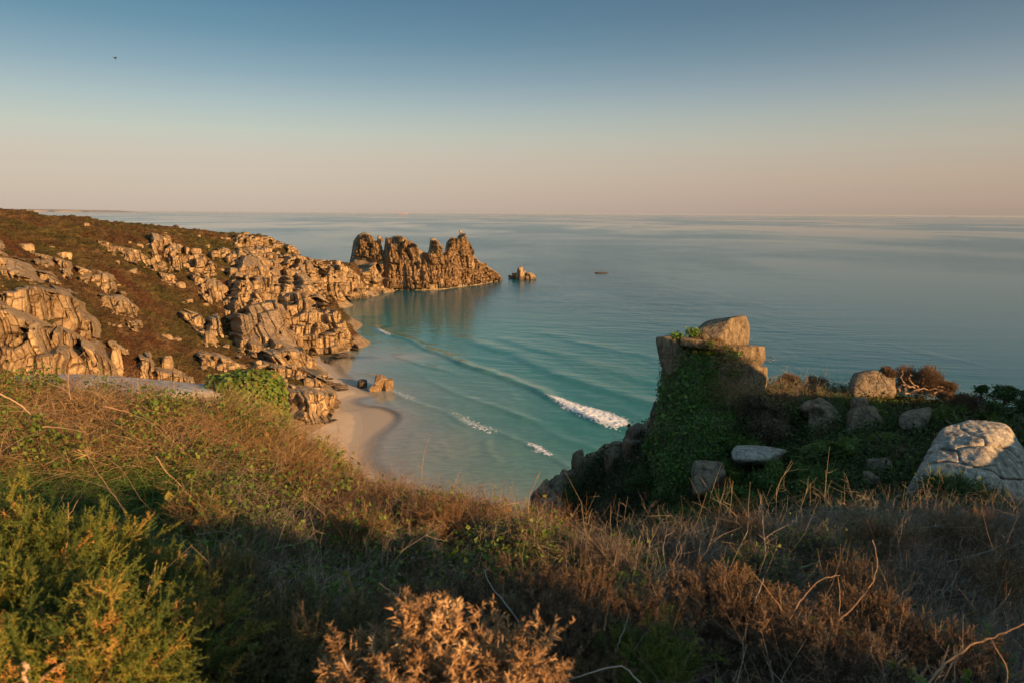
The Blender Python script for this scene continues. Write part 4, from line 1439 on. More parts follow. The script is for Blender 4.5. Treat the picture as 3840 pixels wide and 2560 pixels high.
def gull():
    c_ = at(430, 220, 150)
    V_ = []
    body = [(-.42, .0, .0, .02), (-.3, 0, .02, .07), (0, 0, .03, .10), (.25, 0, .02, .07), (.42, 0, .03, .05), (.5, 0, .02, .01)]
    for x, y, z, r_ in body:
        for a in range(6):
            V_.append((x, y + r_ * math.cos(a * math.pi / 3), z + r_ * math.sin(a * math.pi / 3)))
    Q_ = []
    for i in range(5):
        for a in range(6):
            Q_.append([i * 6 + a, i * 6 + (a + 1) % 6, (i + 1) * 6 + (a + 1) % 6, (i + 1) * 6 + a])
    for s_ in (-1, 1):
        i0 = len(V_)
        for x, w_, z in ((.05, .15, .04), (.02, .14, .22), (-.05, .11, .30), (-.22, .02, .22)):
            y = s_ * (0.06 + 0.27 * [0, 1, 1.9, 2.9][[.04, .22, .30].index(z) if x > -.2 else 3])
            V_ += [(x + w_, y, z), (x, y, z + 0.02), (x - w_, y, z), (x, y, z - 0.01)]
        for i in range(3):
            for a in range(4):
                q = [i0 + i * 4 + a, i0 + i * 4 + (a + 1) % 4, i0 + i * 4 + 4 + (a + 1) % 4, i0 + i * 4 + 4 + a]
                Q_.append(q)
    o = mesh_np('seagull', V_, [np.array(Q_)], solid('gull_feathers', (0.10, 0.11, 0.12)), smooth=True)
    o.location = [float(v) for v in c_]
    o.rotation_euler = (0.15, 0.5, 0.9)
    tag(o, 'tiny dark gull gliding high in the left of the sky', 'bird')


gull()

# =================================================================== NEAR CLIFF TOP
NC = [  # canopy control points: photo px, py, depth
    (-500, 1370, 7.2), (-300, 1385, 7.6), (0, 1415, 8.2), (300, 1450, 8.8), (600, 1490, 9.2), (850, 1510, 9.4), (1050, 1580, 9.6), (1260, 1710, 9.4), (1500, 1800, 8.9), (1800, 1870, 8.4), (2000, 1925, 8.0), (2250, 2015, 7.5), (2450, 2100, 7.2),
    (0, 1700, 6.4), (0, 1820, 6.0), (0, 1950, 5.2), (0, 2250, 3.1), (0, 2560, 2.2), (-500, 1900, 4.5), (-500, 2400, 2.2),
    (600, 1720, 7.1), (600, 1850, 6.7), (600, 1980, 5.8), (600, 2250, 3.8), (600, 2560, 2.4),
    (1200, 1810, 8.2), (1200, 1920, 7.5), (1200, 2060, 6.2), (1200, 2300, 3.9), (1200, 2560, 2.5),
    (1800, 1950, 7.7), (1800, 2060, 6.7), (1800, 2200, 5.1), (1800, 2400, 3.5), (1800, 2560, 2.6),
    (2400, 2220, 5.6), (2400, 2370, 4.2), (2400, 2560, 2.8),
    (2600, 2030, 8.6), (2800, 1985, 9.2), (3000, 1950, 9.6), (3300, 1950, 9.8), (3500, 1900, 10.8), (3840, 1895, 11.2), (4200, 1900, 11.5),
    (2700, 2200, 6.6), (3000, 2200, 7.0), (3000, 2400, 4.2), (3000, 2560, 2.9), (3600, 2150, 7.6), (3600, 2400, 4.6), (3600, 2560, 3.2), (4100, 2300, 6), (4100, 2560, 4),
    # far side of the gully: the right hand slope
    (2600, 2010, 15), (2900, 1935, 17), (2450, 2040, 17), (2300, 2000, 22), (2180, 1960, 30), (2100, 1960, 36),
    (2800, 1850, 21), (2600, 1900, 22.5), (2450, 1880, 27), (2300, 1850, 32), (2150, 1850, 38), (2060, 1890, 41),
    (2150, 1790, 41), (2300, 1730, 39), (2420, 1620, 36), (2480, 1550, 33),
    (2800, 1740, 24), (2650, 1760, 25), (3000, 1740, 22.5), (3000, 1600, 26), (2850, 1560, 28), (3050, 1470, 29.5), (2850, 1425, 30), (2950, 1415, 31.5), (3100, 1425, 32), (3250, 1440, 31), (3380, 1450, 30.5),
    (3300, 1620, 24), (3450, 1490, 29), (3200, 1780, 20), (3350, 1850, 16), (3520, 1462, 30), (3650, 1530, 25), (3840, 1550, 24), (4100, 1560, 24), (3300, 1950, 13.5), (3550, 1900, 12.6), (3840, 1930, 12.6), (3600, 1640, 18.5), (3840, 1650, 17), (4000, 1750, 15),
]
NW = [at(a, b, c) for a, b, c in NC]
NW += [np.array(p, float) for p in [
    (0, 0, 48.75), (-3, -2, 48.7), (2, -3, 49.1), (-10, -8, 49.0), (-22, 0, 47.5), (-25, 10, 46), (-12, 3, 47.8),
    (1.6, .1, 48.72), (3.2, -0.7, 50.0), (4.1, -0.9, 50.15), (4, 0.7, 48.45), (6, -0.3, 49.2), (8.5, 1, 48.45), (10, 1, 48.6), (13, 2.5, 48.6), (15, -3, 49.8), (23, -1, 49.4), (24, 11.2, 51.3), (22.5, 12, 51.0), (28.2, 11, 47.6), (34, 9, 48.9), (38, 8, 49.0), (40, 0, 50.5), (18, 4, 47.6), (22, 4.5, 47.4), (25.5, 3.5, 47.6), (19, 7, 47.0), (27, 6.5, 48.0), (44, 14, 48.2), (55, 20, 47), (15, 9, 47.0), (22, 17, 46.5),  # unseen bank and knoll beside the camera, heights shaped to cast the shade
    (30, 20, 45.0), (40, 26, 43), (28, 27, 43), (10, -20, 50.5), (40, -20, 51.5), (-20, -20, 49),
    # seaward falls
    (-14, 14, 41), (-8, 15, 39), (-4, 15, 38), (-1, 14, 38.5), (1.0, 14, 39.5), (-20, 18, 41), (-12, 22, 33), (-5, 24, 27), (-1, 24, 27), (-20, 35, 22), (-5, 40, 8), (0, 38, 12), (2.5, 36, 16), (0, 55, -2), (-20, 60, 0), (10, 60, 0), (5, 48, 10),
    (30, 60, 0), (16, 44, 24), (25, 45, 26), (13, 38, 35), (20, 36, 38), (50, 45, 25), (-30, 30, 38), (-30, 60, 12), (2.4, 29, 27), (1.4, 24, 32)]]
NW = np.array(NW)
ntps = TPS(NW[:, :2], NW[:, 2], 1e-4, 20.0)
VEG = 0.38


def near_h(X, Y):
    z = ntps(X, Y) - VEG
    inner = sstep(1.2, 3.0, np.hypot(X, Y))
    bil = 0.5 - np.abs(fbm2(X / 1.1, Y / 1.1, 2, 17)) * 1.6
    return z + fbm2(X / 1.7, Y / 1.7, 4, 12) * 0.15 + fbm2(X / 6, Y / 6, 2, 14) * 0.16 + inner * bil * 0.20 + sstep(2.6, 3.6, X) * sstep(3.2, 1.6, Y) * fbm2(X / 0.9, Y / 0.9, 2, 23) * 0.28  # last term adds unseen lumps that roughen the bank's shadow edge


NEAR = Field(-30, 58, -22, 62, 0.25, near_h)

m_, n, l = new_mat('earth_litter')  # litter colour kept dark so gaps between plants read as deep shade
P_ = geo_pos(n, l)
finish(n, l, ramp(n, l, noise(n, l, 5.0, 6, 0.75, P_), [(0.3, (0.018, 0.015, 0.010)), (0.55, (0.042, 0.034, 0.020)), (0.75, (0.08, 0.058, 0.032))]), 0.95, noise(n, l, 9.0, 5, 0.7, P_), 1.0, 0.12, 0.05)
M_EARTH = m_
V = np.stack([NEAR.X, NEAR.Y, NEAR.Z], -1).reshape(-1, 3)
Qn = grid_faces(*NEAR.X.shape)
Qn = Qn[V[Qn][:, :, 2].max(1) > -1.5]
us = np.unique(Qn)
mpn = np.zeros(len(V), int)
mpn[us] = np.arange(len(us))
tag(mesh_np('ground', V[us], [mpn[Qn]], M_EARTH, smooth=True), kind='structure')
NT = (1.5, 60, 0.12)


def ground_pt(px, py):
    return NEAR.cast(np.array([px]), np.array([py]), *NT)[0]


# ------------------------------------------------------------------ plant geometry (numpy)
class Bag:
    """collects vertices, polygons and a random value per piece"""

    def __init__(s):
        s.V, s.T, s.Q, s.R, s.n = [], [], [], [], 0

    def add(s, V, F_, r):
        V = V.reshape(-1, 3)
        (s.T if F_.shape[1] == 3 else s.Q).append(F_ + s.n)
        s.V.append(V)
        s.R.append(np.broadcast_to(r, (len(V),)) if np.ndim(r) == 0 else r.reshape(-1))
        s.n += len(V)
        return s

    def build(s, name, mat, parent=None, smooth=False, origin=None):
        V = np.vstack(s.V)
        polys = []
        if s.T:
            polys.append(np.vstack(s.T))
        if s.Q:
            polys.append(np.vstack(s.Q))
        return mesh_np(name, V, polys, mat, parent=parent, smooth=smooth, attrs={'rnd': np.concatenate(s.R)}, origin=origin)


def unit(v):
    return v / (np.linalg.norm(v, axis=-1)[..., None] + 1e-9)


def tubes(bag, Pt, R, r, sides=3):
    """Pt (N,S,3) polylines, R (N,S) radii, r (N,)"""
    N, S, _ = Pt.shape
    if N == 0:
        return
    T = np.gradient(Pt, axis=1)
    T = unit(T)
    ref = np.where(np.abs(T[:, :, 2:3]) > 0.9, np.array([1.0, 0, 0]), np.array([0, 0, 1.0]))
    A = unit(np.cross(T, ref))
    B = np.cross(T, A)
    an = np.arange(sides) * 2 * math.pi / sides
    ring = A[:, :, None] * np.cos(an)[None, None, :, None] + B[:, :, None] * np.sin(an)[None, None, :, None]
    V = Pt[:, :, None] + ring * R[:, :, None, None]
    i = np.arange(N * S * sides).reshape(N, S, sides)
    a = i[:, :-1]
    b = i[:, 1:]
    F_ = np.stack([a, np.roll(a, -1, 2), np.roll(b, -1, 2), b], -1).reshape(-1, 4)
    bag.add(V, F_, np.repeat(r, S * sides))


def curve_pts(P, D, L, S, bend, wig=0.0, rng=None):
    t = np.linspace(0, 1, S)[None, :, None]
    out = P[:, None] + D[:, None] * (t * L[:, None, None]) + bend[:, None] * (t ** 2) * L[:, None, None]
    if wig:
        w = rng.normal(0, wig, out.shape) * L[:, None, None] * np.minimum(t * 3, 1)
        out = out + w
    return out


def rdir(rng, N, up=0.0, flat=1.0):
    d = rng.normal(0, 1, (N, 3))
    d[:, 2] *= flat
    d = unit(d)
    d[:, 2] += up
    return unit(d)


def twigs(bag, P, L, r0, seed, up=0.5, nch=4, S=4, droop=0.25, wig=0.04, chL=0.45, ch2=0, lo=0.0, hi=1.0, lean=None):
    """main stems with side twigs; P roots"""
    rng = np.random.default_rng(seed)
    N = len(P)
    if N == 0:
        return None
    L = L * np.exp(rng.normal(0, 0.3, N))
    D = rdir(rng, N, up)
    if lean is not None:
        D = unit(D + np.asarray(lean)[None])
    bend = rng.normal(0, 0.25, (N, 3)) + np.array([0, 0, -droop])
    M = curve_pts(P, D, L, S, bend, wig, rng)
    rr = rng.uniform(lo, hi, N)
    taper = np.linspace(1, 0.35, S)[None]
    tubes(bag, M, r0 * taper * np.exp(rng.normal(0, 0.2, N))[:, None], rr)
    if nch:
        k = N * nch
        t = rng.uniform(0.2, 0.95, (N, nch))
        f = t * (S - 1)
        i0 = np.minimum(f.astype(int), S - 2)
        fr = (f - i0)[..., None]
        ar = np.arange(N)[:, None]
        C = (M[ar, i0] * (1 - fr) + M[ar, i0 + 1] * fr).reshape(k, 3)
        tg = unit(M[ar, i0 + 1] - M[ar, i0]).reshape(k, 3)
        d2 = unit(tg * 0.7 + rdir(rng, k, 0.15) * 0.9)
        L2 = np.repeat(L, nch) * chL * rng.uniform(0.4, 1.2, k)
        b2 = rng.normal(0, 0.25, (k, 3))
        M2 = curve_pts(C, d2, L2, 3, b2)
        tubes(bag, M2, r0 * 0.6 * np.array([[1, 0.8, 0.35]]) * np.ones((k, 1)), np.repeat(rr, nch))
        if ch2:
            kk = k * ch2
            t = rng.uniform(0.3, 1, (k, ch2, 1))
            C3 = (M2[:, 0:1] * (1 - t) + M2[:, 2:3] * t).reshape(kk, 3)
            d3 = unit(np.repeat(d2, ch2, 0) * 0.6 + rdir(rng, kk, 0.1))
            M3 = curve_pts(C3, d3, np.repeat(L2, ch2) * 0.4 * rng.uniform(0.5, 1.3, kk), 2, np.zeros((kk, 3)))
            tubes(bag, M3, r0 * 0.45 * np.array([[1, 0.4]]) * np.ones((kk, 1)), np.repeat(rr, nch * ch2))
    return M


def leaves(bag, P, size, seed, nrm=None, up=0.35, quad=False, lo=0.0, hi=1.0, wid=0.42):
    rng = np.random.default_rng(seed)
    N = len(P)
    if N == 0:
        return
    n_ = rdir(rng, N, up)
    if nrm is not None:
        n_ = unit(nrm + 0.7 * rng.normal(0, 1, (N, 3)) * 0.7)
    d = unit(np.cross(n_, rng.normal(0, 1, (N, 3))))
    s_ = np.cross(n_, d)
    sz = (size * np.exp(rng.normal(0, 0.28, N)))[:, None]
    base = P
    Lp = P + d * sz * 0.45 - s_ * sz * wid
    Rp = P + d * sz * 0.45 + s_ * sz * wid
    tip = P + d * sz - n_ * sz * 0.12
    rr = rng.uniform(lo, hi, N)
    if quad:
        V = np.stack([base, Rp, tip, Lp], 1)
        F_ = (np.arange(N) * 4)[:, None] + np.arange(4)[None]
        bag.add(V, F_, np.repeat(rr, 4))
    else:
        mid = P + d * sz * 0.5 - n_ * sz * 0.14
        V = np.stack([base, Rp, tip, Lp, mid], 1)
        F_ = ((np.arange(N) * 5)[:, None, None] + np.array([[0, 1, 4], [1, 2, 4], [2, 3, 4], [3, 0, 4]])[None]).reshape(-1, 3)
        bag.add(V, F_, np.repeat(rr, 5))


def blades(bag, P, L, w, seed, up=1.2, droop=0.5, lo=0.0, hi=1.0, S=4, lean=None):
    rng = np.random.default_rng(seed)
    N = len(P)
    if N == 0:
        return
    D = rdir(rng, N, up)
    if lean is not None:
        D = unit(D + np.asarray(lean)[None])
    L = L * np.exp(rng.normal(0, 0.3, N))
    hor = D * np.array([1, 1, 0])
    M = curve_pts(P, D, L, S, hor * droop + np.array([0, 0, -droop * 0.7]))
    side = unit(np.cross(D, rng.normal(0, 1, (N, 3))))
    wt = np.linspace(1, 0.12, S)[None, :, None] * w
    V = np.stack([M - side[:, None] * wt, M + side[:, None] * wt], 2)
    i = np.arange(N * S * 2).reshape(N, S, 2)
    F_ = np.stack([i[:, :-1, 0], i[:, :-1, 1], i[:, 1:, 1], i[:, 1:, 0]], -1).reshape(-1, 4)
    bag.add(V, F_, np.repeat(rng.uniform(lo, hi, N), S * 2))


def spines(bag, M, cnt, ln, rad, seed, rr, fwd=0.7):
    """spines all along polylines M (N,S,3)"""
    rng = np.random.default_rng(seed)
    N, S, _ = M.shape
    k = N * cnt
    t = rng.uniform(0.05, 1.0, (N, cnt))
    f = t * (S - 1)
    i0 = np.minimum(f.astype(int), S - 2)
    fr = (f - i0)[..., None]
    ar = np.arange(N)[:, None]
    C = (M[ar, i0] * (1 - fr) + M[ar, i0 + 1] * fr).reshape(k, 3)
    tg = unit(M[ar, i0 + 1] - M[ar, i0]).reshape(k, 3)
    d = unit(tg * fwd + unit(rng.normal(0, 1, (k, 3))))
    le = ln * rng.uniform(0.5, 1.25, k) * (1.15 - 0.5 * t.reshape(-1))
    a = unit(np.cross(d, rng.normal(0, 1, (k, 3)))) * rad
    b = np.cross(d, a)
    V = np.stack([C + a, C - 0.5 * a + 0.87 * b, C - 0.5 * a - 0.87 * b, C + d * le[:, None]], 1)
    F_ = ((np.arange(k) * 4)[:, None, None] + np.array([[0, 1, 3], [1, 2, 3], [2, 0, 3]])[None]).reshape(-1, 3)
    q = np.clip(np.repeat(rr, cnt) + rng.normal(0, 0.10, k), 0, 1)
    bag.add(V, F_, np.repeat(q, 4))


# ------------------------------------------------------------------ plant materials
M_TWIG = veg_mat('twig_bark', [(0, (0.05, 0.036, 0.025)), (0.4, (0.13, 0.093, 0.064)), (0.7, (0.24, 0.18, 0.125)), (1, (0.40, 0.31, 0.22))], 0.75, 0.0)
M_RTWIG = veg_mat('red_bramble_twigs', [(0, (0.08, 0.042, 0.022)), (0.4, (0.17, 0.088, 0.042)), (0.75, (0.29, 0.165, 0.075)), (1, (0.42, 0.29, 0.15))], 0.7, 0.05)
M_STRAW = veg_mat('dry_grass', [(0, (0.16, 0.095, 0.04)), (0.4, (0.31, 0.195, 0.08)), (0.8, (0.44, 0.31, 0.14)), (1, (0.54, 0.43, 0.24))], 0.6, 0.25)
M_GRASS = veg_mat('green_grass', [(0, (0.035, 0.07, 0.014)), (0.5, (0.085, 0.165, 0.03)), (0.85, (0.14, 0.22, 0.05)), (1, (0.32, 0.27, 0.12))], 0.5, 0.3)
M_LEAF = veg_mat('bramble_leaves', [(0, (0.035, 0.065, 0.012)), (0.45, (0.085, 0.14, 0.022)), (0.8, (0.15, 0.21, 0.035)), (0.93, (0.22, 0.22, 0.045)), (1, (0.26, 0.12, 0.04))], 0.45, 0.3)
M_DLEAF = veg_mat('dark_shrub_leaves', [(0, (0.025, 0.042, 0.012)), (0.5, (0.060, 0.095, 0.022)), (0.85, (0.10, 0.15, 0.034)), (1, (0.16, 0.17, 0.06))], 0.5, 0.25)
M_GSHRUB = veg_mat('bright_shrub_leaves', [(0, (0.035, 0.065, 0.015)), (0.5, (0.085, 0.15, 0.028)), (0.85, (0.14, 0.22, 0.04)), (1, (0.20, 0.22, 0.07))], 0.5, 0.3)
M_BSHRUB = veg_mat('brown_shrub_leaves', [(0, (0.05, 0.035, 0.022)), (0.5, (0.11, 0.08, 0.045)), (0.85, (0.17, 0.13, 0.07)), (1, (0.16, 0.17, 0.06))], 0.6, 0.2)
M_IVY = veg_mat('ivy_leaves', [(0, (0.035, 0.075, 0.014)), (0.5, (0.08, 0.16, 0.026)), (0.85, (0.13, 0.23, 0.038)), (1, (0.20, 0.25, 0.07))], 0.4, 0.15, patch=(0.7, 0.5))
M_GORSE = veg_mat('green_gorse', [(0, (0.04, 0.066, 0.014)), (0.35, (0.095, 0.125, 0.024)), (0.62, (0.21, 0.20, 0.034)), (0.82, (0.36, 0.22, 0.05)), (1, (0.48, 0.22, 0.07))], 0.6, 0.15)
M_GGORSE = veg_mat('fading_gorse', [(0, (0.05, 0.055, 0.022)), (0.45, (0.10, 0.10, 0.04)), (0.75, (0.17, 0.13, 0.07)), (1, (0.30, 0.18, 0.09))], 0.65, 0.12)
M_BGORSE = veg_mat('brown_gorse', [(0, (0.065, 0.043, 0.026)), (0.4, (0.135, 0.088, 0.050)), (0.75, (0.22, 0.14, 0.078)), (1, (0.36, 0.20, 0.095))], 0.7, 0.12)
M_OGORSE = veg_mat('dead_orange_gorse', [(0, (0.14, 0.085, 0.045)), (0.35, (0.33, 0.19, 0.088)), (0.8, (0.50, 0.30, 0.14)), (1, (0.60, 0.42, 0.22))], 0.7, 0.15)
M_CANE = veg_mat('cane_bark', [(0, (0.20, 0.10, 0.05)), (0.5, (0.34, 0.20, 0.11)), (1, (0.46, 0.34, 0.22))], 0.6, 0.0)
M_PALE = veg_mat('pale_dead_wood', [(0, (0.22, 0.18, 0.14)), (1, (0.42, 0.36, 0.29))], 0.8, 0.0)
M_LICH = veg_mat('lichened_twigs', [(0, (0.14, 0.12, 0.08)), (0.6, (0.27, 0.23, 0.15)), (1, (0.38, 0.34, 0.22))], 0.8, 0.0)


def zone(poly, per_m2, seed, x0=-11, x1=11, y0=1.6, y1=13.5, lift=0.2, clump=0.0, mask=None):
    """world-uniform random points on the ground whose canopy lies inside the photo polygon"""
    rng = np.random.default_rng(seed)
    N = int(per_m2 * (x1 - x0) * (y1 - y0))
    X = rng.uniform(x0, x1, N)
    Y = rng.uniform(y0, y1, N)
    Z = NEAR.h(X, Y)
    px, py, w = to_px(np.stack([X, Y, Z + lift], -1))
    k = in_poly(px, py, poly) & (w > 0.5)
    if clump:
        k &= fbm2(X / clump, Y / clump, 2, seed + 3) > 0.0
    if mask is not None:
        k &= mask(px, py)
    P = np.stack([X, Y, Z], -1)[k]
    return P


ALLN = [(-400, 1300), (900, 1380), (1300, 1560), (1700, 1750), (2450, 2000), (2800, 1930), (3300, 1880), (3840, 1820), (4300, 1820), (4300, 2900), (-400, 2900)]
RIDGE_L = [(-400, 1360), (0, 1390), (850, 1470), (1300, 1640), (1330, 1760), (700, 1740), (-400, 1780)]
RIDGE_DRY = [(800, 1480), (1060, 1520), (1250, 1620), (1320, 1760), (1150, 1790), (900, 1690), (780, 1560)]
RIDGE_T = [(1000, 1680), (1330, 1690), (2080, 1900), (2150, 1990), (1900, 1990), (1500, 1950), (1050, 1840)]
MID_GRASS = [(-400, 1720), (700, 1700), (820, 1900), (760, 2200), (-400, 2250)]
MID_BR = [(700, 1700), (1200, 1790), (1700, 1950), (2300, 2010), (2480, 2120), (2450, 2400), (700, 2400)]
RT = [(2350, 2040), (2700, 1960), (3000, 1920), (3400, 1920), (3450, 2250), (2400, 2330)]
RR = [(3250, 1880), (3500, 1850), (4200, 1840), (4200, 2400), (3300, 2400)]
BOT = [(-400, 2150), (4200, 2250), (4200, 2900), (-400, 2900)]

# 1. dark underlayer of twigs all over
b = Bag()
P = zone(ALLN, 260, 1)
twigs(b, P, 0.30, 0.0026, 2, up=0.35, nch=4, droop=0.3, hi=0.75)
rgx = np.random.default_rng(71)
Nx = 7000  # unseen twigs right of the camera, added to dapple the shadow edge
Px = np.stack([rgx.uniform(2.4, 13, Nx), rgx.uniform(-3.5, 2.0, Nx)], -1)
Px = Px[(Px[:, 0] > Px[:, 1] * 1.1 + 1.6)]
Px = np.column_stack([Px, NEAR.h(Px[:, 0], Px[:, 1])])
twigs(b, Px, 0.24, 0.004, 72, up=0.9, nch=4, droop=0.2, hi=0.75)
leaves(b, Px[:2500] + rgx.normal(0, .08, (2500, 3)) + np.array([0, 0, .1]), 0.06, 73, hi=.5)
tag(b.build('undergrowth', M_TWIG), 'tangle of dark bare bramble twigs over the whole near cliff top', 'undergrowth', kind='stuff')
print('undergrowth', b.n)
# 2. green bramble leaves on the lit left shoulder, patchy
b = Bag()
P = zone(RIDGE_L, 1900, 3, mask=lambda x, y: fbm2(x / 130, y / 60, 3, 5) > -0.08)
P = P + np.random.default_rng(4).normal(0, 1, P.shape) * np.array([0.05, 0.05, 0.09]) + np.array([0, 0, 0.25])
leaves(b, P, 0.037, 5, hi=1.0)
P = zone([(1180, 1600), (1330, 1700), (1400, 1800), (1280, 1800), (1180, 1720)], 900, 6)
leaves(b, P + np.random.default_rng(4).normal(0, .07, P.shape) + np.array([0, 0, 0.3]), 0.06, 7, lo=0.4, hi=0.9)
tag(b.build('bramble_leaves', M_LEAF), 'green bramble leaves spread over the sunlit left shoulder', 'bramble', kind='stuff')
# 3. straw: dry grass
b = Bag()
P = zone(RIDGE_DRY, 1500, 8)
blades(b, P + np.array([0, 0, 0.05]), 0.42, 0.0028, 9, up=1.6, droop=0.3, hi=0.9)
P = zone(RIDGE_L, 620, 10)
blades(b, P + np.array([0, 0, 0.1]), 0.42, 0.0026, 11, up=0.9, droop=0.5, lo=0.2)
P = zone(RR, 600, 12, x0=3)
blades(b, P, 0.34, 0.0024, 13, up=1.3, droop=0.35, hi=0.6)
tag(b.build('dry_grass', M_STRAW), 'tawny dry grass standing on the ridge and the right bank', 'grass', kind='stuff')
print('straw', b.n)
# 4. red-brown bramble twigs of the ridge crest
b = Bag()
P = zone(RIDGE_T, 700, 14)
twigs(b, P + np.array([0, 0, 0.1]), 0.30, 0.0023, 15, up=0.55, nch=5, droop=0.2, ch2=1)
P = zone(RIDGE_L, 260, 16)
twigs(b, P + np.array([0, 0, 0.15]), 0.36, 0.0022, 17, up=0.4, nch=4)
P = zone([(1300, 1700), (2080, 1900), (2100, 1930), (1900, 1900), (1300, 1760)], 60, 18)
twigs(b, P + np.array([0, 0, 0.2]), 0.42, 0.0022, 19, up=1.6, nch=3, droop=0.0, lo=0.5)
tag(b.build('bramble_twigs', M_RTWIG), 'russet bramble twigs glowing along the crest of the near ridge', 'bramble', kind='stuff')
print('red', b.n)
b = Bag()
P = zone(RIDGE_T, 130, 20)
leaves(b, P + np.random.default_rng(4).normal(0, .08, P.shape) + np.array([0, 0, 0.3]), 0.045, 21, lo=0.5, hi=1)
P = zone(MID_BR, 620, 22, mask=lambda x, y: fbm2(x / 160, y / 110, 3, 15) > -0.08)
P = P + np.random.default_rng(4).normal(0, .09, P.shape) + np.array([0, 0, 0.26])
leaves(b, P, 0.052, 23, hi=0.9)
P = zone([(1300, 2080), (2000, 2150), (2000, 2330), (1350, 2300)], 120, 24)
leaves(b, P + np.array([0, 0, 0.3]) + np.random.default_rng(4).normal(0, .09, P.shape), 0.07, 25, hi=0.7)
P = zone(RT, 260, 26, mask=lambda x, y: fbm2(x / 120, y / 80, 3, 16) > 0.12)
leaves(b, P + np.array([0, 0, 0.3]) + np.random.default_rng(4).normal(0, .08, P.shape), 0.05, 27, hi=0.8)
P = zone([(2300, 2380), (3840, 2400), (3840, 2700), (2300, 2700)], 60, 26)
leaves(b, P + np.array([0, 0, 0.35]) + np.random.default_rng(4).normal(0, .08, P.shape), 0.05, 27, hi=0.8)
tag(b.build('bramble_leaves', M_LEAF), 'scattered green bramble leaves in the shaded hollow behind the gorse', 'bramble', kind='stuff')
# 5. green grass hollow
b = Bag()
P = zone(MID_GRASS, 1300, 28)
blades(b, P, 0.50, 0.0042, 29, up=0.9, droop=0.7, hi=0.9)
P = zone([(1200, 2200), (1500, 2200), (1500, 2400), (1200, 2400)], 500, 30)
blades(b, P, 0.4, 0.004, 31, up=0.9, droop=0.6, hi=0.6)
tag(b.build('green_grass', M_GRASS), 'long green grass in the shaded hollow at the left', 'grass', kind='stuff')
# 6. grey twig thicket at right of centre, browner bank beyond
b = Bag()
P = zone(RT, 360, 32)
twigs(b, P + np.array([0, 0, 0.08]), 0.32, 0.0025, 33, up=0.6, nch=5, ch2=1, lo=.15, hi=1)
P = zone(RT, 60, 43)
twigs(b, P + np.array([0, 0, 0.25]), 0.5, 0.0034, 44, up=0.3, nch=5, lo=.5, hi=1)
P = zone(MID_BR, 200, 34)
twigs(b, P + np.array([0, 0, 0.1]), 0.42, 0.0025, 35, up=0.3, nch=4)
tag(b.build('bare_twigs', M_TWIG), 'thicket of grey bare twigs filling the shaded dip before the right slope', 'undergrowth', kind='stuff')
b = Bag()
P = zone(RR, 420, 36, x0=3)
twigs(b, P + np.array([0, 0, 0.05]), 0.30, 0.0024, 37, up=0.8, nch=4, hi=0.8)
P = zone(RR, 160, 41, x0=3)
twigs(b, P + np.array([0, 0, 0.15]), 0.40, 0.0026, 42, up=0.7, nch=5, S=4, lo=.5)
tag(b.build('bare_twigs', M_TWIG), 'brown twiggy scrub covering the bank at the right edge', 'undergrowth', kind='stuff')
print('thicket', b.n)
b = Bag()
P = zone(BOT, 420, 38, y1=5.5)
twigs(b, P + np.array([0, 0, 0.05]), 0.36, 0.0021, 39, up=0.5, nch=5, ch2=1, lo=0.3, hi=1.0)
tag(b.build('bare_twigs', M_TWIG), 'criss-crossing bare twigs between the nearest gorse bushes', 'undergrowth', kind='stuff')
print('bottom twigs', b.n)


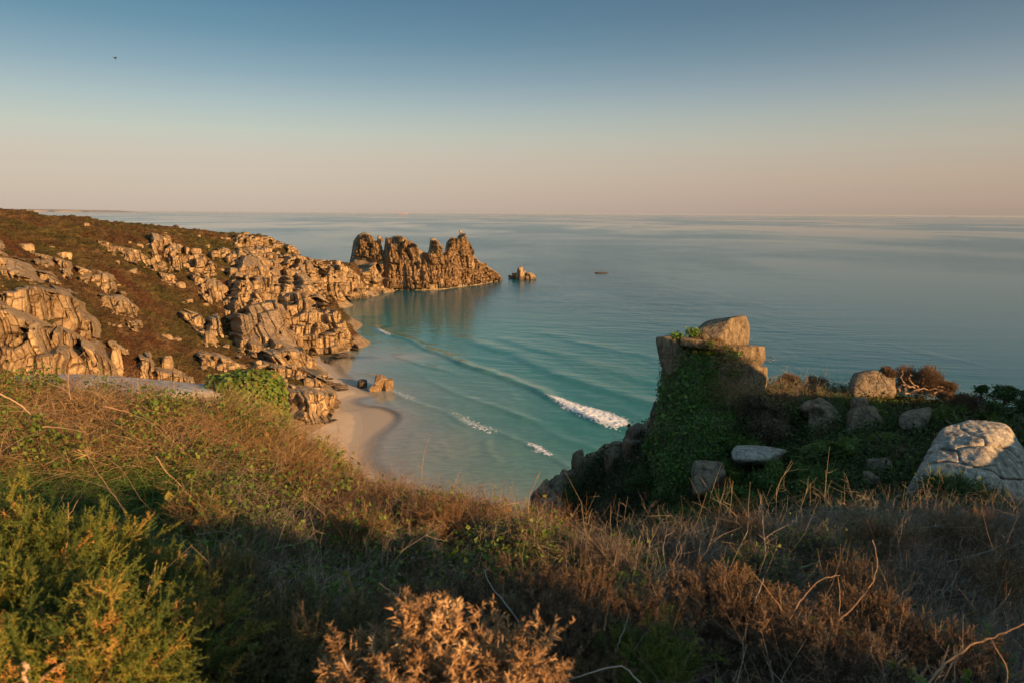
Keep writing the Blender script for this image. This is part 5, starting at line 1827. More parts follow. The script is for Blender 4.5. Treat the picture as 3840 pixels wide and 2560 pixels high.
# ------------------------------------------------------------------ gorse bushes
def gorse(px, py, Y, r, hgt, mat, label, seed, nsp=230, spl=0.021, rad=0.0016, tipwarm=0.25, name='gorse_bush', group=None, lobes=7, sl=0.115):
    rng = np.random.default_rng(seed)
    nsp = int(nsp * 1.35)
    top = at(px, py, Y)
    base = top - np.array([0, 0, hgt])
    e = empty(name, base)
    tag(e, label, 'gorse bush', group)
    # several lobes give an uneven outline
    th = rng.uniform(0, 2 * math.pi, lobes)
    lc = np.stack([np.cos(th) * r * 0.55, np.sin(th) * r * 0.45, rng.uniform(0.35, 0.75, lobes) * hgt], -1) + base
    lc[0] = base + np.array([0, 0, hgt * 0.72])
    lr = rng.uniform(0.38, 0.58, lobes) * r
    k = rng.integers(0, lobes, nsp)
    d = rdir(rng, nsp, 0.45)
    S0 = lc[k] + d * (lr[k] * rng.uniform(0.55, 1.0, nsp))[:, None]
    S0[:, 2] = np.minimum(S0[:, 2], top[2] - 0.04)
    D = unit(d * 0.8 + np.array([0, 0, 0.5]) + rng.normal(0, 0.3, (nsp, 3)))
    L = sl * np.exp(rng.normal(0, 0.3, nsp))
    M = curve_pts(S0, D, L, 4, rng.normal(0, 0.1, (nsp, 3)))
    bag = Bag()
    rr = np.clip(rng.beta(2, 2.6, nsp) * 0.8 + (rng.random(nsp) < tipwarm) * rng.uniform(0.15, 0.45, nsp), 0, 1)
    tubes(bag, M, 0.0022 * np.linspace(1, .5, 4)[None] * np.ones((nsp, 1)), rr)
    spines(bag, M, 38, spl, rad, seed + 1, rr)
    nch = 6
    t = rng.uniform(0.1, 0.85, (nsp, nch))
    i0 = np.minimum((t * 3).astype(int), 2)
    fr = (t * 3 - i0)[..., None]
    ar = np.arange(nsp)[:, None]
    C = (M[ar, i0] * (1 - fr) + M[ar, i0 + 1] * fr).reshape(-1, 3)
    tg = np.repeat(D, nch, 0)
    d2 = unit(tg * 0.8 + unit(rng.normal(0, 1, tg.shape)) * 0.9)
    L2 = np.repeat(L, nch) * (1 - t.reshape(-1) * 0.6) * 0.5
    M2 = curve_pts(C, d2, L2, 3, tg * 0.25)
    rr2 = np.repeat(rr, nch)
    tubes(bag, M2, 0.0013 * np.array([[1, .9, .5]]) * np.ones((len(C), 1)), rr2)
    spines(bag, M2, 16, spl * 0.9, rad, seed + 2, rr2)
    bag.build('foliage', mat, e, origin=None).location = (0, 0, 0)
    sb = Bag()
    ns = 34
    sd = rdir(rng, ns, 0.9)
    Ms = curve_pts(np.repeat(base[None], ns, 0) + rng.normal(0, 0.03, (ns, 3)), sd, np.full(ns, 0.8 * max(r, hgt)), 5, rng.normal(0, 0.15, (ns, 3)), 0.02, rng)
    tubes(sb, Ms, 0.006 * np.linspace(1, .4, 5)[None] * np.ones((ns, 1)), rng.random(ns), 5)
    sb.build('stem', M_TWIG, e)
    for c in e.children:          # children were built in world space
        c.matrix_parent_inverse = Matrix.Translation(-Vector([float(v) for v in base]))
    return e


gG = 'living gorse bushes at the lower left'
gorse(60, 1965, 2.75, .50, .60, M_GORSE, 'tall yellow-green gorse bush at the left edge with one orange tip', 401, 300, tipwarm=.25, group=gG)
gorse(250, 2040, 2.9, .34, .5, M_GORSE, 'narrow green gorse spire right of the tall edge bush', 402, 180, tipwarm=.1, group=gG)
gorse(470, 2170, 3.0, .48, .48, M_GORSE, 'dull green gorse mound behind the bare upright stem', 403, 260, tipwarm=.15, group=gG)
gorse(20, 2230, 2.1, .32, .4, M_GORSE, 'bright gorse clump low on the left edge', 404, 200, tipwarm=.3, group=gG)
gorse(250, 2250, 2.2, .26, .45, M_GORSE, 'pointed yellow gorse plume in the lower left', 405, 160, tipwarm=.2, group=gG)
gorse(130, 2370, 1.8, .34, .4, M_GORSE, 'glowing gorse clump in the bottom left corner', 406, 220, tipwarm=.35, group=gG)
gorse(460, 2390, 2.1, .36, .4, M_GORSE, 'orange flecked gorse clump under the arching branch', 407, 220, tipwarm=.5, group=gG)
gorse(720, 2225, 3.1, .45, .45, M_GGORSE, 'grey-green gorse mound beside the green hollow', 408, 260, tipwarm=.25, group=gG)
gorse(620, 2370, 2.4, .34, .4, M_GGORSE, 'sparse gorse clump with brown tips below the grey-green mound', 409, 200, tipwarm=.3, group=gG)
gB2 = 'fading and dead gorse bushes across the bottom'
gorse(1010, 2260, 3.0, .50, .45, M_GGORSE, 'long grey gorse mound left of the orange one', 410, 300, tipwarm=.4, spl=.02, group=gB2)
gorse(900, 2400, 2.4, .40, .4, M_GGORSE, 'dark fading gorse below the long grey mound', 411, 220, tipwarm=.3, group=gB2)
gorse(1180, 2400, 2.4, .36, .4, M_GGORSE, 'dim brown gorse tucked behind the orange clump', 412, 200, group=gB2)
gorse(1500, 2395, 1.65, .17, .35, M_OGORSE, 'brightest orange dead gorse clump at bottom centre', 413, 70, spl=.032, rad=.0032, sl=.10, group=gB2, tipwarm=.4)
gorse(1690, 2450, 1.6, .12, .35, M_OGORSE, 'second orange dead gorse clump, lower and right of the brightest', 414, 80, spl=.032, rad=.0032, sl=.10, group=gB2, tipwarm=.4)
gorse(1880, 2460, 1.6, .08, .3, M_OGORSE, 'slim orange gorse spikes at the bottom edge right of centre', 415, 30, spl=.032, rad=.0032, sl=.12, group=gB2, tipwarm=.4)
gorse(1400, 2500, 1.6, .12, .35, M_OGORSE, 'low orange dead gorse at the bottom edge left of the brightest clump', 416, 70, spl=.032, rad=.0032, sl=.10, group=gB2)
gorse(1620, 2280, 3.3, .42, .4, M_BGORSE, 'dusky brown gorse strip behind the orange clumps', 417, 220, group=gB2)
gorse(2010, 2235, 3.3, .42, .45, M_BGORSE, 'brown dead gorse mound at centre, left half', 418, 260, spl=.018, group=gB2)
gorse(2180, 2160, 3.5, .24, .5, M_BGORSE, 'upright brown gorse spike rising from the central mound', 419, 130, group=gB2)
gorse(2290, 2290, 3.3, .36, .42, M_BGORSE, 'brown dead gorse mound at centre, right half', 420, 220, group=gB2)
gorse(2080, 2350, 2.7, .34, .4, M_BGORSE, 'lower skirt of the central brown gorse, crossed by bare sticks', 421, 200, group=gB2)
gorse(2700, 2262, 3.7, .50, .42, M_BGORSE, 'rust brown gorse bank with a lit crest, right of centre', 422, 300, tipwarm=.5, group=gB2)
gorse(2960, 2315, 3.6, .42, .4, M_BGORSE, 'rust brown gorse behind the long curved canes', 423, 240, tipwarm=.4, group=gB2)
gorse(3330, 2335, 3.8, .46, .4, M_BGORSE, 'rust brown gorse sloping down near the right edge', 424, 260, tipwarm=.45, group=gB2)
gorse(3560, 2460, 3.4, .36, .4, M_BGORSE, 'dark brown gorse in the lower right behind the thorny cane', 425, 200, group=gB2)
gorse(2440, 2440, 2.6, .22, .3, M_GORSE, 'fresh green gorse tuft at the bottom edge right of centre', 426, 130, tipwarm=0, group=gB2)
gorse(3130, 2440, 2.9, .40, .35, M_BGORSE, 'dim brown gorse at the bottom right among sticks', 427, 200, group=gB2)


# ------------------------------------------------------------------ single canes and branches
def cane(pts, r0, label, seed, mat=None, thorns=0, name='bramble_cane', cat='stem', side=0, group=None, r1=0.35):
    """pts: (px,py,Y) list, smoothed"""
    W = at(np.array([p[0] for p in pts]), np.array([p[1] for p in pts]), np.array([p[2] for p in pts]))
    # catmull-rom
    Q_ = []
    W2 = np.vstack([2 * W[0] - W[1], W, 2 * W[-1] - W[-2]])
    for i in range(1, len(W2) - 2):
        for t in np.linspace(0, 1, 5, endpoint=(i == len(W2) - 3)):
            a, b_, c, d = W2[i - 1], W2[i], W2[i + 1], W2[i + 2]
            Q_.append(0.5 * ((2 * b_) + (c - a) * t + (2 * a - 5 * b_ + 4 * c - d) * t * t + (3 * b_ - a - 3 * c + d) * t ** 3))
    Q_ = np.array(Q_)
    rng = np.random.default_rng(seed)
    r0 = r0 * 0.72
    Q_ = Q_ + rng.normal(0, r0 * 0.5, Q_.shape)
    bag = Bag()
    tubes(bag, Q_[None], np.linspace(r0, r0 * r1, len(Q_))[None] * (1 + rng.normal(0, .08, (1, len(Q_)))), np.array([rng.uniform(0.3, 0.8)]), 7)
    if thorns:
        spines(bag, Q_[None], thorns, r0 * 2.6, r0 * 0.5, seed, np.array([0.5]), fwd=0.1)
    if side:
        ids = rng.integers(2, len(Q_) - 1, side)
        d = unit(unit(Q_[ids] - Q_[ids - 1]) + rdir(rng, side, 0.1) * 0.9)
        Lx = np.linalg.norm(Q_[-1] - Q_[0]) * rng.uniform(0.08, 0.22, side)
        Ms = curve_pts(Q_[ids], d, Lx, 4, rng.normal(0, .15, (side, 3)), 0.03, rng)
        tubes(bag, Ms, r0 * 0.45 * np.linspace(1, .4, 4)[None] * np.ones((side, 1)), np.full(side, 0.6), 5)
    o = bag.build(name, mat or M_CANE, smooth=True, origin=Q_[0])
    return tag(o, label, cat, group)


cane([(3140, 2330, 3.2), (3230, 2240, 3.2), (3290, 2130, 3.2), (3272, 2020, 3.25)], .0055, 'tall S-shaped lit cane standing up in front of the dark thicket', 501, thorns=46)
cane([(2960, 2320, 3.2), (3010, 2240, 3.2), (3080, 2170, 3.2), (3150, 2155, 3.2)], .0055, 'short arching lit cane left of the S-shaped one', 502, thorns=20)
cane([(3145, 2300, 3.3), (3150, 2230, 3.3), (3142, 2160, 3.3)], .004, 'thin upright twig under the tip of the arching cane', 503, thorns=8)
cane([(2830, 2260, 3.5), (2850, 2200, 3.5), (2870, 2160, 3.5)], .008, 'thick broken pale stick leaning right beside the rust gorse', 504, mat=M_PALE, name='dead_branch', cat='branch')
cane([(2970, 2340, 3.3), (2900, 2240, 3.3), (2828, 2150, 3.3)], .005, 'long thin cane leaning left across the broken stick', 505)
cane([(3480, 2570, 2.1), (3540, 2490, 2.15), (3660, 2410, 2.2), (3770, 2370, 2.2), (3860, 2325, 2.2)], .0065, 'thorny branch sweeping out of the bottom right corner', 506, thorns=50, name='thorny_branch', cat='branch', side=4)
cane([(3770, 2600, 2.3), (3775, 2500, 2.3), (3740, 2440, 2.3), (3715, 2390, 2.3)], .004, 'kinked brown stem rising at the right edge of the bottom', 507)
cane([(2400, 2560, 2.3), (2330, 2500, 2.3), (2200, 2525, 2.2), (2090, 2560, 2.2)], .005, 'pale bare stick lying low at the bottom right of centre', 508, mat=M_PALE, name='dead_branch', cat='branch')
cane([(1990, 2400, 2.9), (1900, 2270, 2.95), (1840, 2190, 3.0), (1812, 2130, 3.1)], .007, 'long pale branch leaning left in front of the central gorse', 509, mat=M_PALE, name='dead_branch', cat='branch', side=3)
cane([(2265, 2360, 2.6), (2280, 2280, 2.6), (2310, 2200, 2.6), (2325, 2162, 2.6)], .0045, 'single orange stem rising right of the central gorse', 510, side=2)
cane([(2305, 2440, 2.6), (2340, 2360, 2.6), (2358, 2300, 2.6)], .0045, 'grey stick standing right of the single orange stem', 511, mat=M_PALE, name='dead_branch', cat='branch')
cane([(1985, 2355, 2.8), (2000, 2300, 2.8), (2022, 2255, 2.8)], .007, 'stubby bleached stick at the middle of the central gorse', 512, mat=M_PALE, name='dead_branch', cat='branch')
cane([(1560, 2330, 2.2), (1480, 2350, 2.2), (1485, 2290, 2.2), (1500, 2200, 2.3)], .0035, 'forked reddish twig above the brightest orange gorse', 513, side=5)
cane([(1495, 2240, 2.6), (1460, 2210, 2.6), (1420, 2185, 2.6)], .005, 'short lit orange stick pointing left above the orange gorse', 514)
cane([(1660, 2300, 3.0), (1690, 2240, 3.0), (1712, 2195, 3.0)], .004, 'lit twig leaning right behind the orange gorse', 515, side=3)
cane([(120, 2580, 1.7), (210, 2500, 1.7), (300, 2445, 1.75), (420, 2420, 1.8), (530, 2445, 1.85), (600, 2500, 1.9)], .0085, 'thick brown branch arching across the bottom left corner', 516, mat=M_CANE, name='dead_branch', cat='branch')
cane([(110, 2590, 1.6), (95, 2520, 1.6), (85, 2475, 1.6)], .010, 'stout cut stem standing at the bottom left edge', 517, name='dead_branch', cat='branch', r1=.9)
cane([(660, 2560, 2.1), (740, 2490, 2.15), (830, 2410, 2.2), (890, 2350, 2.25)], .007, 'straight brown branch rising to the right through the fading gorse', 518, mat=M_TWIG, name='dead_branch', cat='branch')
cane([(555, 2290, 2.35), (558, 2210, 2.35), (572, 2150, 2.35), (588, 2100, 2.35)], .004, 'pale bluish upright stick among the gorse at the left', 519, mat=M_PALE, name='dead_branch', cat='branch')
cane([(260, 2170, 2.75), (245, 2090, 2.75), (255, 1980, 2.75), (257, 1880, 2.8)], .004, 'tall bare upright stem beside the gorse spire', 520, side=2)
cane([(-60, 1460, 6.0), (40, 1495, 6.0), (120, 1550, 6.0)], .016, 'thick pale cane slanting in from the left edge on the ridge', 521, name='bramble_cane')
cane([(385, 1520, 6.4), (480, 1545, 6.4), (560, 1580, 6.3), (620, 1630, 6.2)], .009, 'long straw-coloured stalk slanting down the middle of the left ridge', 522)
cane([(160, 1598, 6.0), (250, 1605, 6.0), (310, 1618, 6.0)], .008, 'pale stalk lying level on the left ridge', 523)
cane([(265, 1500, 7.2), (255, 1420, 7.3), (270, 1360, 7.4), (330, 1310, 7.5)], .006, 'slender arching stem silhouetted over the far cliffs at the left', 524)
cane([(480, 2060, 4.8), (470, 1930, 4.9), (400, 1820, 5.0), (325, 1705, 5.1)], .006, 'dead stalk with a spoked seed head in the left hollow', 525, name='seed_head_stalk')
cane([(170, 1740, 5.4), (270, 1690, 5.4), (360, 1695, 5.4), (450, 1755, 5.3), (530, 1870, 5.1), (610, 1950, 5.0)], .005, 'long bramble cane looping over the shaded left hollow', 526, thorns=40)
cane([(585, 1710, 5.6), (620, 1760, 5.6), (690, 1830, 5.6)], .006, 'russet cane slanting out of the ridge above the dark hollow', 527, side=3)
cane([(1340, 1720, 7.6), (1310, 1700, 7.6), (1240, 1630, 7.8), (1150, 1590, 8.0)], .006, 'long pale whip arching left over the beach', 528)
cane([(1335, 1720, 7.9), (1345, 1650, 7.9), (1375, 1600, 7.9)], .004, 'thin sprig reaching up from the ridge over the shallows', 529, side=3)
cane([(1580, 1790, 7.8), (1590, 1700, 7.8), (1615, 1625, 7.8)], .005, 'pale tall twig rising from the ridge crest at the centre', 530, side=3)
cane([(1980, 1930, 7.2), (1985, 1860, 7.2), (2020, 1780, 7.2), (2030, 1760, 7.2)], .0055, 'straight tan twig above the notch at the ridge end', 531, side=2)
cane([(1900, 1890, 7.2), (1960, 1880, 7.2), (2010, 1870, 7.1)], .005, 'level lit twig beside the notch at the ridge end', 532, side=3)
b = Bag()
rng = np.random.default_rng(8)
hd = at(325, 1705, 5.1)
Mh = curve_pts(np.repeat(hd[None], 16, 0), rdir(rng, 16, 0.5), np.full(16, 0.07), 3, rng.normal(0, .2, (16, 3)))
tubes(b, Mh, 0.002 * np.ones((16, 3)), np.full(16, .8))
o = b.build('seed_head', M_STRAW, origin=hd)
st = [x for x in scene.objects if x.name == 'seed_head_stalk'][0]
o.parent = st
o.matrix_parent_inverse = Matrix.Translation(-st.location)

# lit twigs of a lichened blackthorn and its neighbours
def thorn_bush(px, py, Y, r, hgt, n_, label, seed, mat=None, up=0.5, rr=0.005):
    rng = np.random.default_rng(seed)
    base = at(px, py, Y) - np.array([0, 0, hgt])
    th = rng.uniform(0, 2 * math.pi, n_)
    P = base + np.stack([np.cos(th) * r * rng.random(n_), np.sin(th) * r * .6 * rng.random(n_), rng.uniform(0, .35, n_) * hgt], -1)
    bag = Bag()
    twigs(bag, P, hgt * 0.62, rr, seed, up=up + 0.4, nch=9, S=5, droop=0.0, wig=0.05, chL=0.42, ch2=4)
    return tag(bag.build('blackthorn_bush', mat or M_LICH, origin=base), label, 'shrub')


thorn_bush(3200, 1905, 9.3, .62, .85, 46, 'bare lichened thorn bush with sunlit twig tips at the crest of the dip', 540)
thorn_bush(2890, 1950, 9.0, .30, .60, 20, 'small sunlit thorn sprig left of the larger thorn bush', 541)
thorn_bush(3050, 1960, 9.1, .45, .62, 28, 'low grey thorn bush between the two sunlit ones', 542)
thorn_bush(2740, 1985, 8.6, .30, .5, 12, 'few thin upright stems at the left end of the thorn bushes', 543, mat=M_STRAW, up=1.6, rr=.003)
gD = 'bleached dead branches on the dark bank at the right'
cane([(3340, 1985, 8.4), (3450, 1978, 8.4), (3560, 1962, 8.4)], .008, 'upper bleached dead branch lying on the dark right bank', 550, M_PALE, name='dead_branch', cat='branch', side=10, group=gD)
cane([(3500, 2115, 7.4), (3600, 2095, 7.4), (3690, 2070, 7.4), (3760, 2040, 7.4)], .009, 'lower fan-shaped bleached branch on the dark right bank', 551, M_PALE, name='dead_branch', cat='branch', side=14, group=gD)
cane([(3330, 2100, 7.4), (3400, 2105, 7.4), (3480, 2122, 7.4)], .018, 'greenish lichened bough beside the fan-shaped branch', 552, M_LICH, name='dead_branch', cat='branch', side=5, group=gD)
cane([(3000, 2130, 6.4), (3040, 2115, 6.4), (3080, 2098, 6.4)], .012, 'short grey bough half sunk in the central thicket', 553, M_LICH, name='dead_branch', cat='branch', side=4)

# twiggy mounds standing out of the scrub
def twig_mound(px, py, Y, rx, rz, label, seed, mat, N=620, leaf=None):
    rng = np.random.default_rng(seed)
    top = at(px, py, Y)
    base = top - np.array([0, 0, rz * 1.5])
    e_ = empty('heath_shrub', base)
    tag(e_, label, 'shrub', 'twiggy shrub mounds in the shaded dip')
    nl = 9
    th = rng.uniform(0, 2 * math.pi, nl)
    rr_ = np.sqrt(rng.random(nl)) * .7
    lc = top + np.stack([np.cos(th) * rr_ * rx, np.sin(th) * rr_ * rx * .8, -rz * (.35 + .5 * rr_ ** 2)], -1)
    k = rng.integers(0, nl, N)
    d = rdir(rng, N, .45)
    P = lc[k] + d * (rx * .34 * rng.uniform(.4, 1, N))[:, None]
    bag = Bag()
    D = unit(d + rng.normal(0, .35, (N, 3)) + np.array([0, 0, .35]))
    L = .15 * np.exp(rng.normal(0, .3, N))
    M = curve_pts(P, D, L, 4, rng.normal(0, .2, (N, 3)), .05, rng)
    rv = rng.random(N)
    tubes(bag, M, .0022 * np.linspace(1, .4, 4)[None] * np.ones((N, 1)), rv)
    for q_ in range(6):
        t = rng.uniform(.1, .95, (N, 1))
        C = M[:, 0] * (1 - t) + M[:, 3] * t
        M2 = curve_pts(C, unit(D * .7 + rdir(rng, N, .1)), L * rng.uniform(.3, .7, N), 3, rng.normal(0, .3, (N, 3)))
        tubes(bag, M2, .0014 * np.array([[1, .8, .4]]) * np.ones((N, 1)), rv)
    o_ = bag.build('twigs', mat, parent=e_)
    o_.matrix_parent_inverse = Matrix.Translation(-Vector([float(v) for v in base]))
    if leaf:
        lb = Bag()
        leaves(lb, M[:, 3] + rng.normal(0, .03, (N, 3)), .035, seed + 1)
        leaves(lb, M[:, 1] + rng.normal(0, .04, (N, 3)), .035, seed + 2)
        o_ = lb.build('foliage', leaf, parent=e_)
        o_.matrix_parent_inverse = Matrix.Translation(-Vector([float(v) for v in base]))


for i_, (a_, b_, Y_, rx_, rz_, lab_, mt_, lf_) in enumerate([
        (1650, 1950, 7.3, .50, .34, 'russet twiggy mound just under the ridge crest at the centre', M_RTWIG, None),
        (1930, 2010, 6.8, .45, .32, 'leafy twiggy mound near the right end of the ridge', M_TWIG, M_LEAF),
        (2240, 2060, 6.6, .42, .32, 'grey twiggy mound at the mouth of the gully', M_TWIG, None),
        (1330, 1980, 6.6, .48, .34, 'bramble-leaved mound in the dark hollow below the ridge', M_RTWIG, M_LEAF),
        (1020, 2010, 5.9, .42, .32, 'leafy mound in the hollow right of the long green grass', M_TWIG, M_LEAF),
        (2540, 2030, 7.7, .55, .36, 'grey-brown mound at the left end of the far thicket', M_TWIG, None),
        (2790, 1990, 8.6, .55, .36, 'twiggy mound below the small sunlit thorn sprig', M_RTWIG, None),
        (3060, 2050, 7.5, .55, .38, 'dark twiggy mound in the middle of the far thicket', M_TWIG, M_LEAF),
        (3340, 2000, 8.2, .55, .38, 'brown mound right of the sunlit thorn bush', M_RTWIG, None),
        (3640, 1975, 8.6, .62, .40, 'broad brown mound on the right bank', M_RTWIG, None),
        (3450, 2140, 6.7, .50, .36, 'grey mound under the fan-shaped dead branch', M_TWIG, None),
        (2830, 2130, 6.5, .46, .34, 'grey mound behind the arching lit cane', M_TWIG, M_LEAF),
        (3740, 2150, 6.6, .52, .36, 'brown mound at the right edge below the bank', M_RTWIG, None),
        (3230, 2180, 5.9, .42, .32, 'rounded brown mound just behind the S-shaped cane', M_RTWIG, None),
        (1560, 2090, 5.6, .42, .32, 'brown mound in the shaded dip above the orange gorse', M_TWIG, M_LEAF),
        (730, 1930, 5.9, .36, .30, 'leafy mound at the foot of the left ridge', M_RTWIG, M_LEAF)]):
    twig_mound(a_, b_, Y_, rx_, rz_, lab_, 570 + i_ * 3, mt_, leaf=lf_)

# white boulder slab behind the left ridge
M_WHITE = granite('pale_lichened_granite', ((0.26, 0.22, 0.18), (0.50, 0.44, 0.37)), lichen=0.4, lich_col=(0.60, 0.56, 0.49), s=0.28, dark=(0.12, 0.10, 0.08), bd=0.12, darkamt=0.5)
pts = [at(a, b_, c) for a, b_, c in [(30, 1405, 10.5), (200, 1400, 11.5), (330, 1398, 11.5), (480, 1410, 11.5), (640, 1424, 11.2), (820, 1440, 10.8), (865, 1455, 10.3), (850, 1475, 9.9), (500, 1480, 9.4), (200, 1465, 9.4), (40, 1430, 9.6),
                                    (100, 1600, 9.8), (800, 1600, 10.2), (100, 1550, 12), (800, 1560, 12)]]
V, Q = convex_rock(pts, 40, 30, 0.035, 0.5, 61)
tag(mesh_np('boulder', V, [Q], M_WHITE, smooth=True, attrs={'rnd': np.full(len(V), .7)}, origin=pts[-4]), 'long flat whitish boulder behind the left ridge scrub', 'boulder')

# =================================================================== RIGHT SLOPE
M_ROCKN = granite('near_granite', ((0.12, 0.085, 0.055), (0.26, 0.195, 0.125)), lichen=0.45, lich_col=(0.36, 0.32, 0.21), s=0.30, dark=(0.045, 0.038, 0.03), bd=0.35, darkamt=0.8)
M_LICHR = granite('lichened_granite', ((0.23, 0.195, 0.155), (0.44, 0.385, 0.31)), lichen=0.75, lich_col=(0.60, 0.56, 0.45), s=0.22, dark=(0.06, 0.055, 0.05), bd=0.3, darkamt=0.9, crack=0.25, cs=3.0)


ROCKV = []


def prock(name, pp, label, cat, seed, n_=48, k=16, rough=0.09, rs=0.5, mat=None, group=None, cracks=None, grow=1.11):
    pts = [at(*p) for p in pp]
    zz = min(p[2] for p in pts)
    pts += [p - np.array([0, 0, 0.45]) for p in pts if p[2] < zz + 0.35]
    pts = np.array(pts)
    pts = pts.mean(0) + (pts - pts.mean(0)) * grow
    V, Q = convex_rock(pts, n_, k, rough, rs, seed, cracks=cracks)
    c = V.mean(0)
    ROCKV.append((V, Q))
    return tag(mesh_np(name, V, [Q], mat or M_ROCKN, smooth=True, attrs={'rnd': np.full(len(V), 0.5)}, origin=(c[0], c[1], V[:, 2].min())), label, cat, group)


stack_main = [(2500, 1268, 27.6), (2650, 1292, 27.0), (2770, 1340, 27.2), (2800, 1600, 26.6), (2740, 1900, 25.0), (2440, 1900, 25.6), (2462, 1600, 27.4), (2505, 1420, 27.8),
              (2520, 1275, 31.5), (2790, 1320, 31.5), (2860, 1600, 32), (2470, 1900, 32), (2500, 1600, 32), (2840, 1900, 30)]
e = empty('rock_stack', at(2620, 1900, 27.5))
tag(e, 'ivy-draped granite stack standing above the bay, boulder on top', 'rock stack')


def part_rock(name, pp, seed, n_=46, k=15, rough=0.13, rs=0.55, label=None):
    pts = np.array([at(*p) for p in pp])
    if name == 'ledge':
        pts = pts.mean(0) + (pts - pts.mean(0)) * 1.12
    V, Q = convex_rock(pts, n_, k, rough, rs, seed)
    o = mesh_np(name, V, [Q], M_ROCKN, parent=e, smooth=True, attrs={'rnd': np.full(len(V), 0.45)}, sharp=40)
    o.matrix_parent_inverse = Matrix.Translation(-e.location)
    if label:
        o['label'] = label
    return V, Q


Vm, Qm = part_rock('rock_body', stack_main, 701, 70, 14, 0.10, 1.1)
part_rock('ledge', [(2462, 1272, 27.2), (2500, 1262, 27.2), (2560, 1262, 27.4), (2560, 1410, 27.4), (2500, 1408, 27.0), (2474, 1340, 27.0), (2470, 1275, 29.5), (2560, 1270, 30), (2550, 1400, 30), (2490, 1400, 29.5)], 702, 26, label='overhanging bare slab on the left')
part_rock('ledge', [(2740, 1292, 27.4), (2800, 1295, 27.0), (2862, 1300, 27.6), (2866, 1340, 27.6), (2838, 1372, 27.2), (2740, 1352, 27.0), (2740, 1295, 30), (2860, 1300, 30), (2860, 1360, 30)], 703, 24, label='upper sunlit block on the right')
part_rock('ledge', [(2700, 1360, 27.0), (2780, 1362, 26.8), (2870, 1378, 27.4), (2872, 1420, 27.4), (2850, 1470, 27.2), (2700, 1480, 26.6), (2720, 1360, 30), (2866, 1380, 30), (2860, 1470, 30)], 704, 30, 20, 0.09, label='lower sunlit block with pale scars')
part_rock('ledge', [(2560, 1262, 27.2), (2700, 1288, 26.9), (2760, 1296, 27.2), (2760, 1318, 27.1), (2560, 1300, 27.1), (2570, 1270, 30), (2760, 1300, 30)], 705, 22)

prock('balanced_boulder', [(2578, 1268, 27.6), (2600, 1250, 27.4), (2640, 1214, 28.2), (2700, 1196, 28.4), (2745, 1196, 27.5), (2790, 1184, 28.4), (2803, 1205, 29), (2812, 1240, 29.2), (2800, 1270, 28.6), (2778, 1297, 28.2),
                           (2706, 1268, 26.9), (2690, 1282, 27.3), (2600, 1276, 27.4), (2650, 1205, 30), (2790, 1190, 30.3), (2800, 1270, 30.2), (2620, 1275, 30)],
      'big wedge-shaped boulder balanced on top of the ivy stack, right face sunlit', 'boulder', 711, 60, 26, 0.06, 0.45, grow=1.07)

prock('boulder', [(3178, 1470, 29), (3195, 1420, 29), (3225, 1392, 29.3), (3290, 1385, 29.4), (3350, 1412, 29), (3368, 1450, 28.8), (3360, 1486, 28.6), (3200, 1488, 28.4), (3190, 1400, 32), (3350, 1405, 32), (3360, 1500, 32), (3180, 1500, 32)],
      'domed dark boulder on the skyline with gorse growing over its shoulder', 'boulder', 712, k=9)
prock('boulder', [(3172, 1640, 25.2), (3180, 1560, 25.8), (3215, 1530, 25.6), (3258, 1522, 25.8), (3300, 1560, 25.6), (3330, 1620, 25.2), (3330, 1660, 25), (3180, 1660, 25), (3190, 1540, 28), (3300, 1540, 28), (3330, 1650, 28)],
      'pointed grey boulder below the domed one', 'boulder', 713)
prock('boulder', [(3188, 1560, 26.6), (3190, 1510, 26.6), (3210, 1490, 26.8), (3245, 1492, 26.8), (3256, 1525, 26.6), (3240, 1560, 26.6), (3195, 1495, 29), (3250, 1495, 29)], 'squarish rock wedged between the domed and pointed boulders', 'rock', 714, 20)
prock('boulder', [(3372, 1600, 23.6), (3374, 1560, 24), (3420, 1538, 24.6), (3480, 1527, 24.8), (3490, 1550, 24), (3460, 1610, 23.4), (3380, 1610, 23.4), (3400, 1545, 27), (3500, 1540, 27), (3480, 1600, 27)],
      'slanting rock with a pale upper edge right of the pointed boulder', 'boulder', 715, 24)
prock('boulder', [(3030, 1600, 26.2), (3040, 1520, 26.8), (3080, 1492, 27), (3110, 1510, 26.9), (3150, 1560, 26.4), (3160, 1640, 26), (3030, 1650, 25.8), (3050, 1510, 29), (3150, 1550, 29), (3150, 1640, 29)],
      'shadowed flat-faced rock veiled with grass stems left of the pointed boulder', 'boulder', 716, 26)
prock('boulder', [(2748, 1690, 23.4), (2760, 1672, 23.8), (2840, 1670, 24.2), (2900, 1680, 24), (2945, 1686, 23.6), (2900, 1705, 22.8), (2860, 1722, 22.6), (2750, 1718, 22.8), (2780, 1740, 23), (2900, 1740, 23), (2780, 1680, 26), (2920, 1690, 26)],
      'flat pale slab lying at the foot of the ivy stack', 'boulder', 717, 28, mat=M_LICHR)
prock('boulder', [(2598, 1760, 21.6), (2606, 1730, 21.8), (2650, 1725, 22), (2705, 1736, 21.8), (2720, 1770, 21.4), (2690, 1800, 21), (2650, 1850, 20.8), (2598, 1850, 20.8), (2610, 1735, 24), (2700, 1740, 24), (2700, 1850, 24)],
      'blocky grey boulder in the scrub below the flat pale slab', 'boulder', 718, 28)
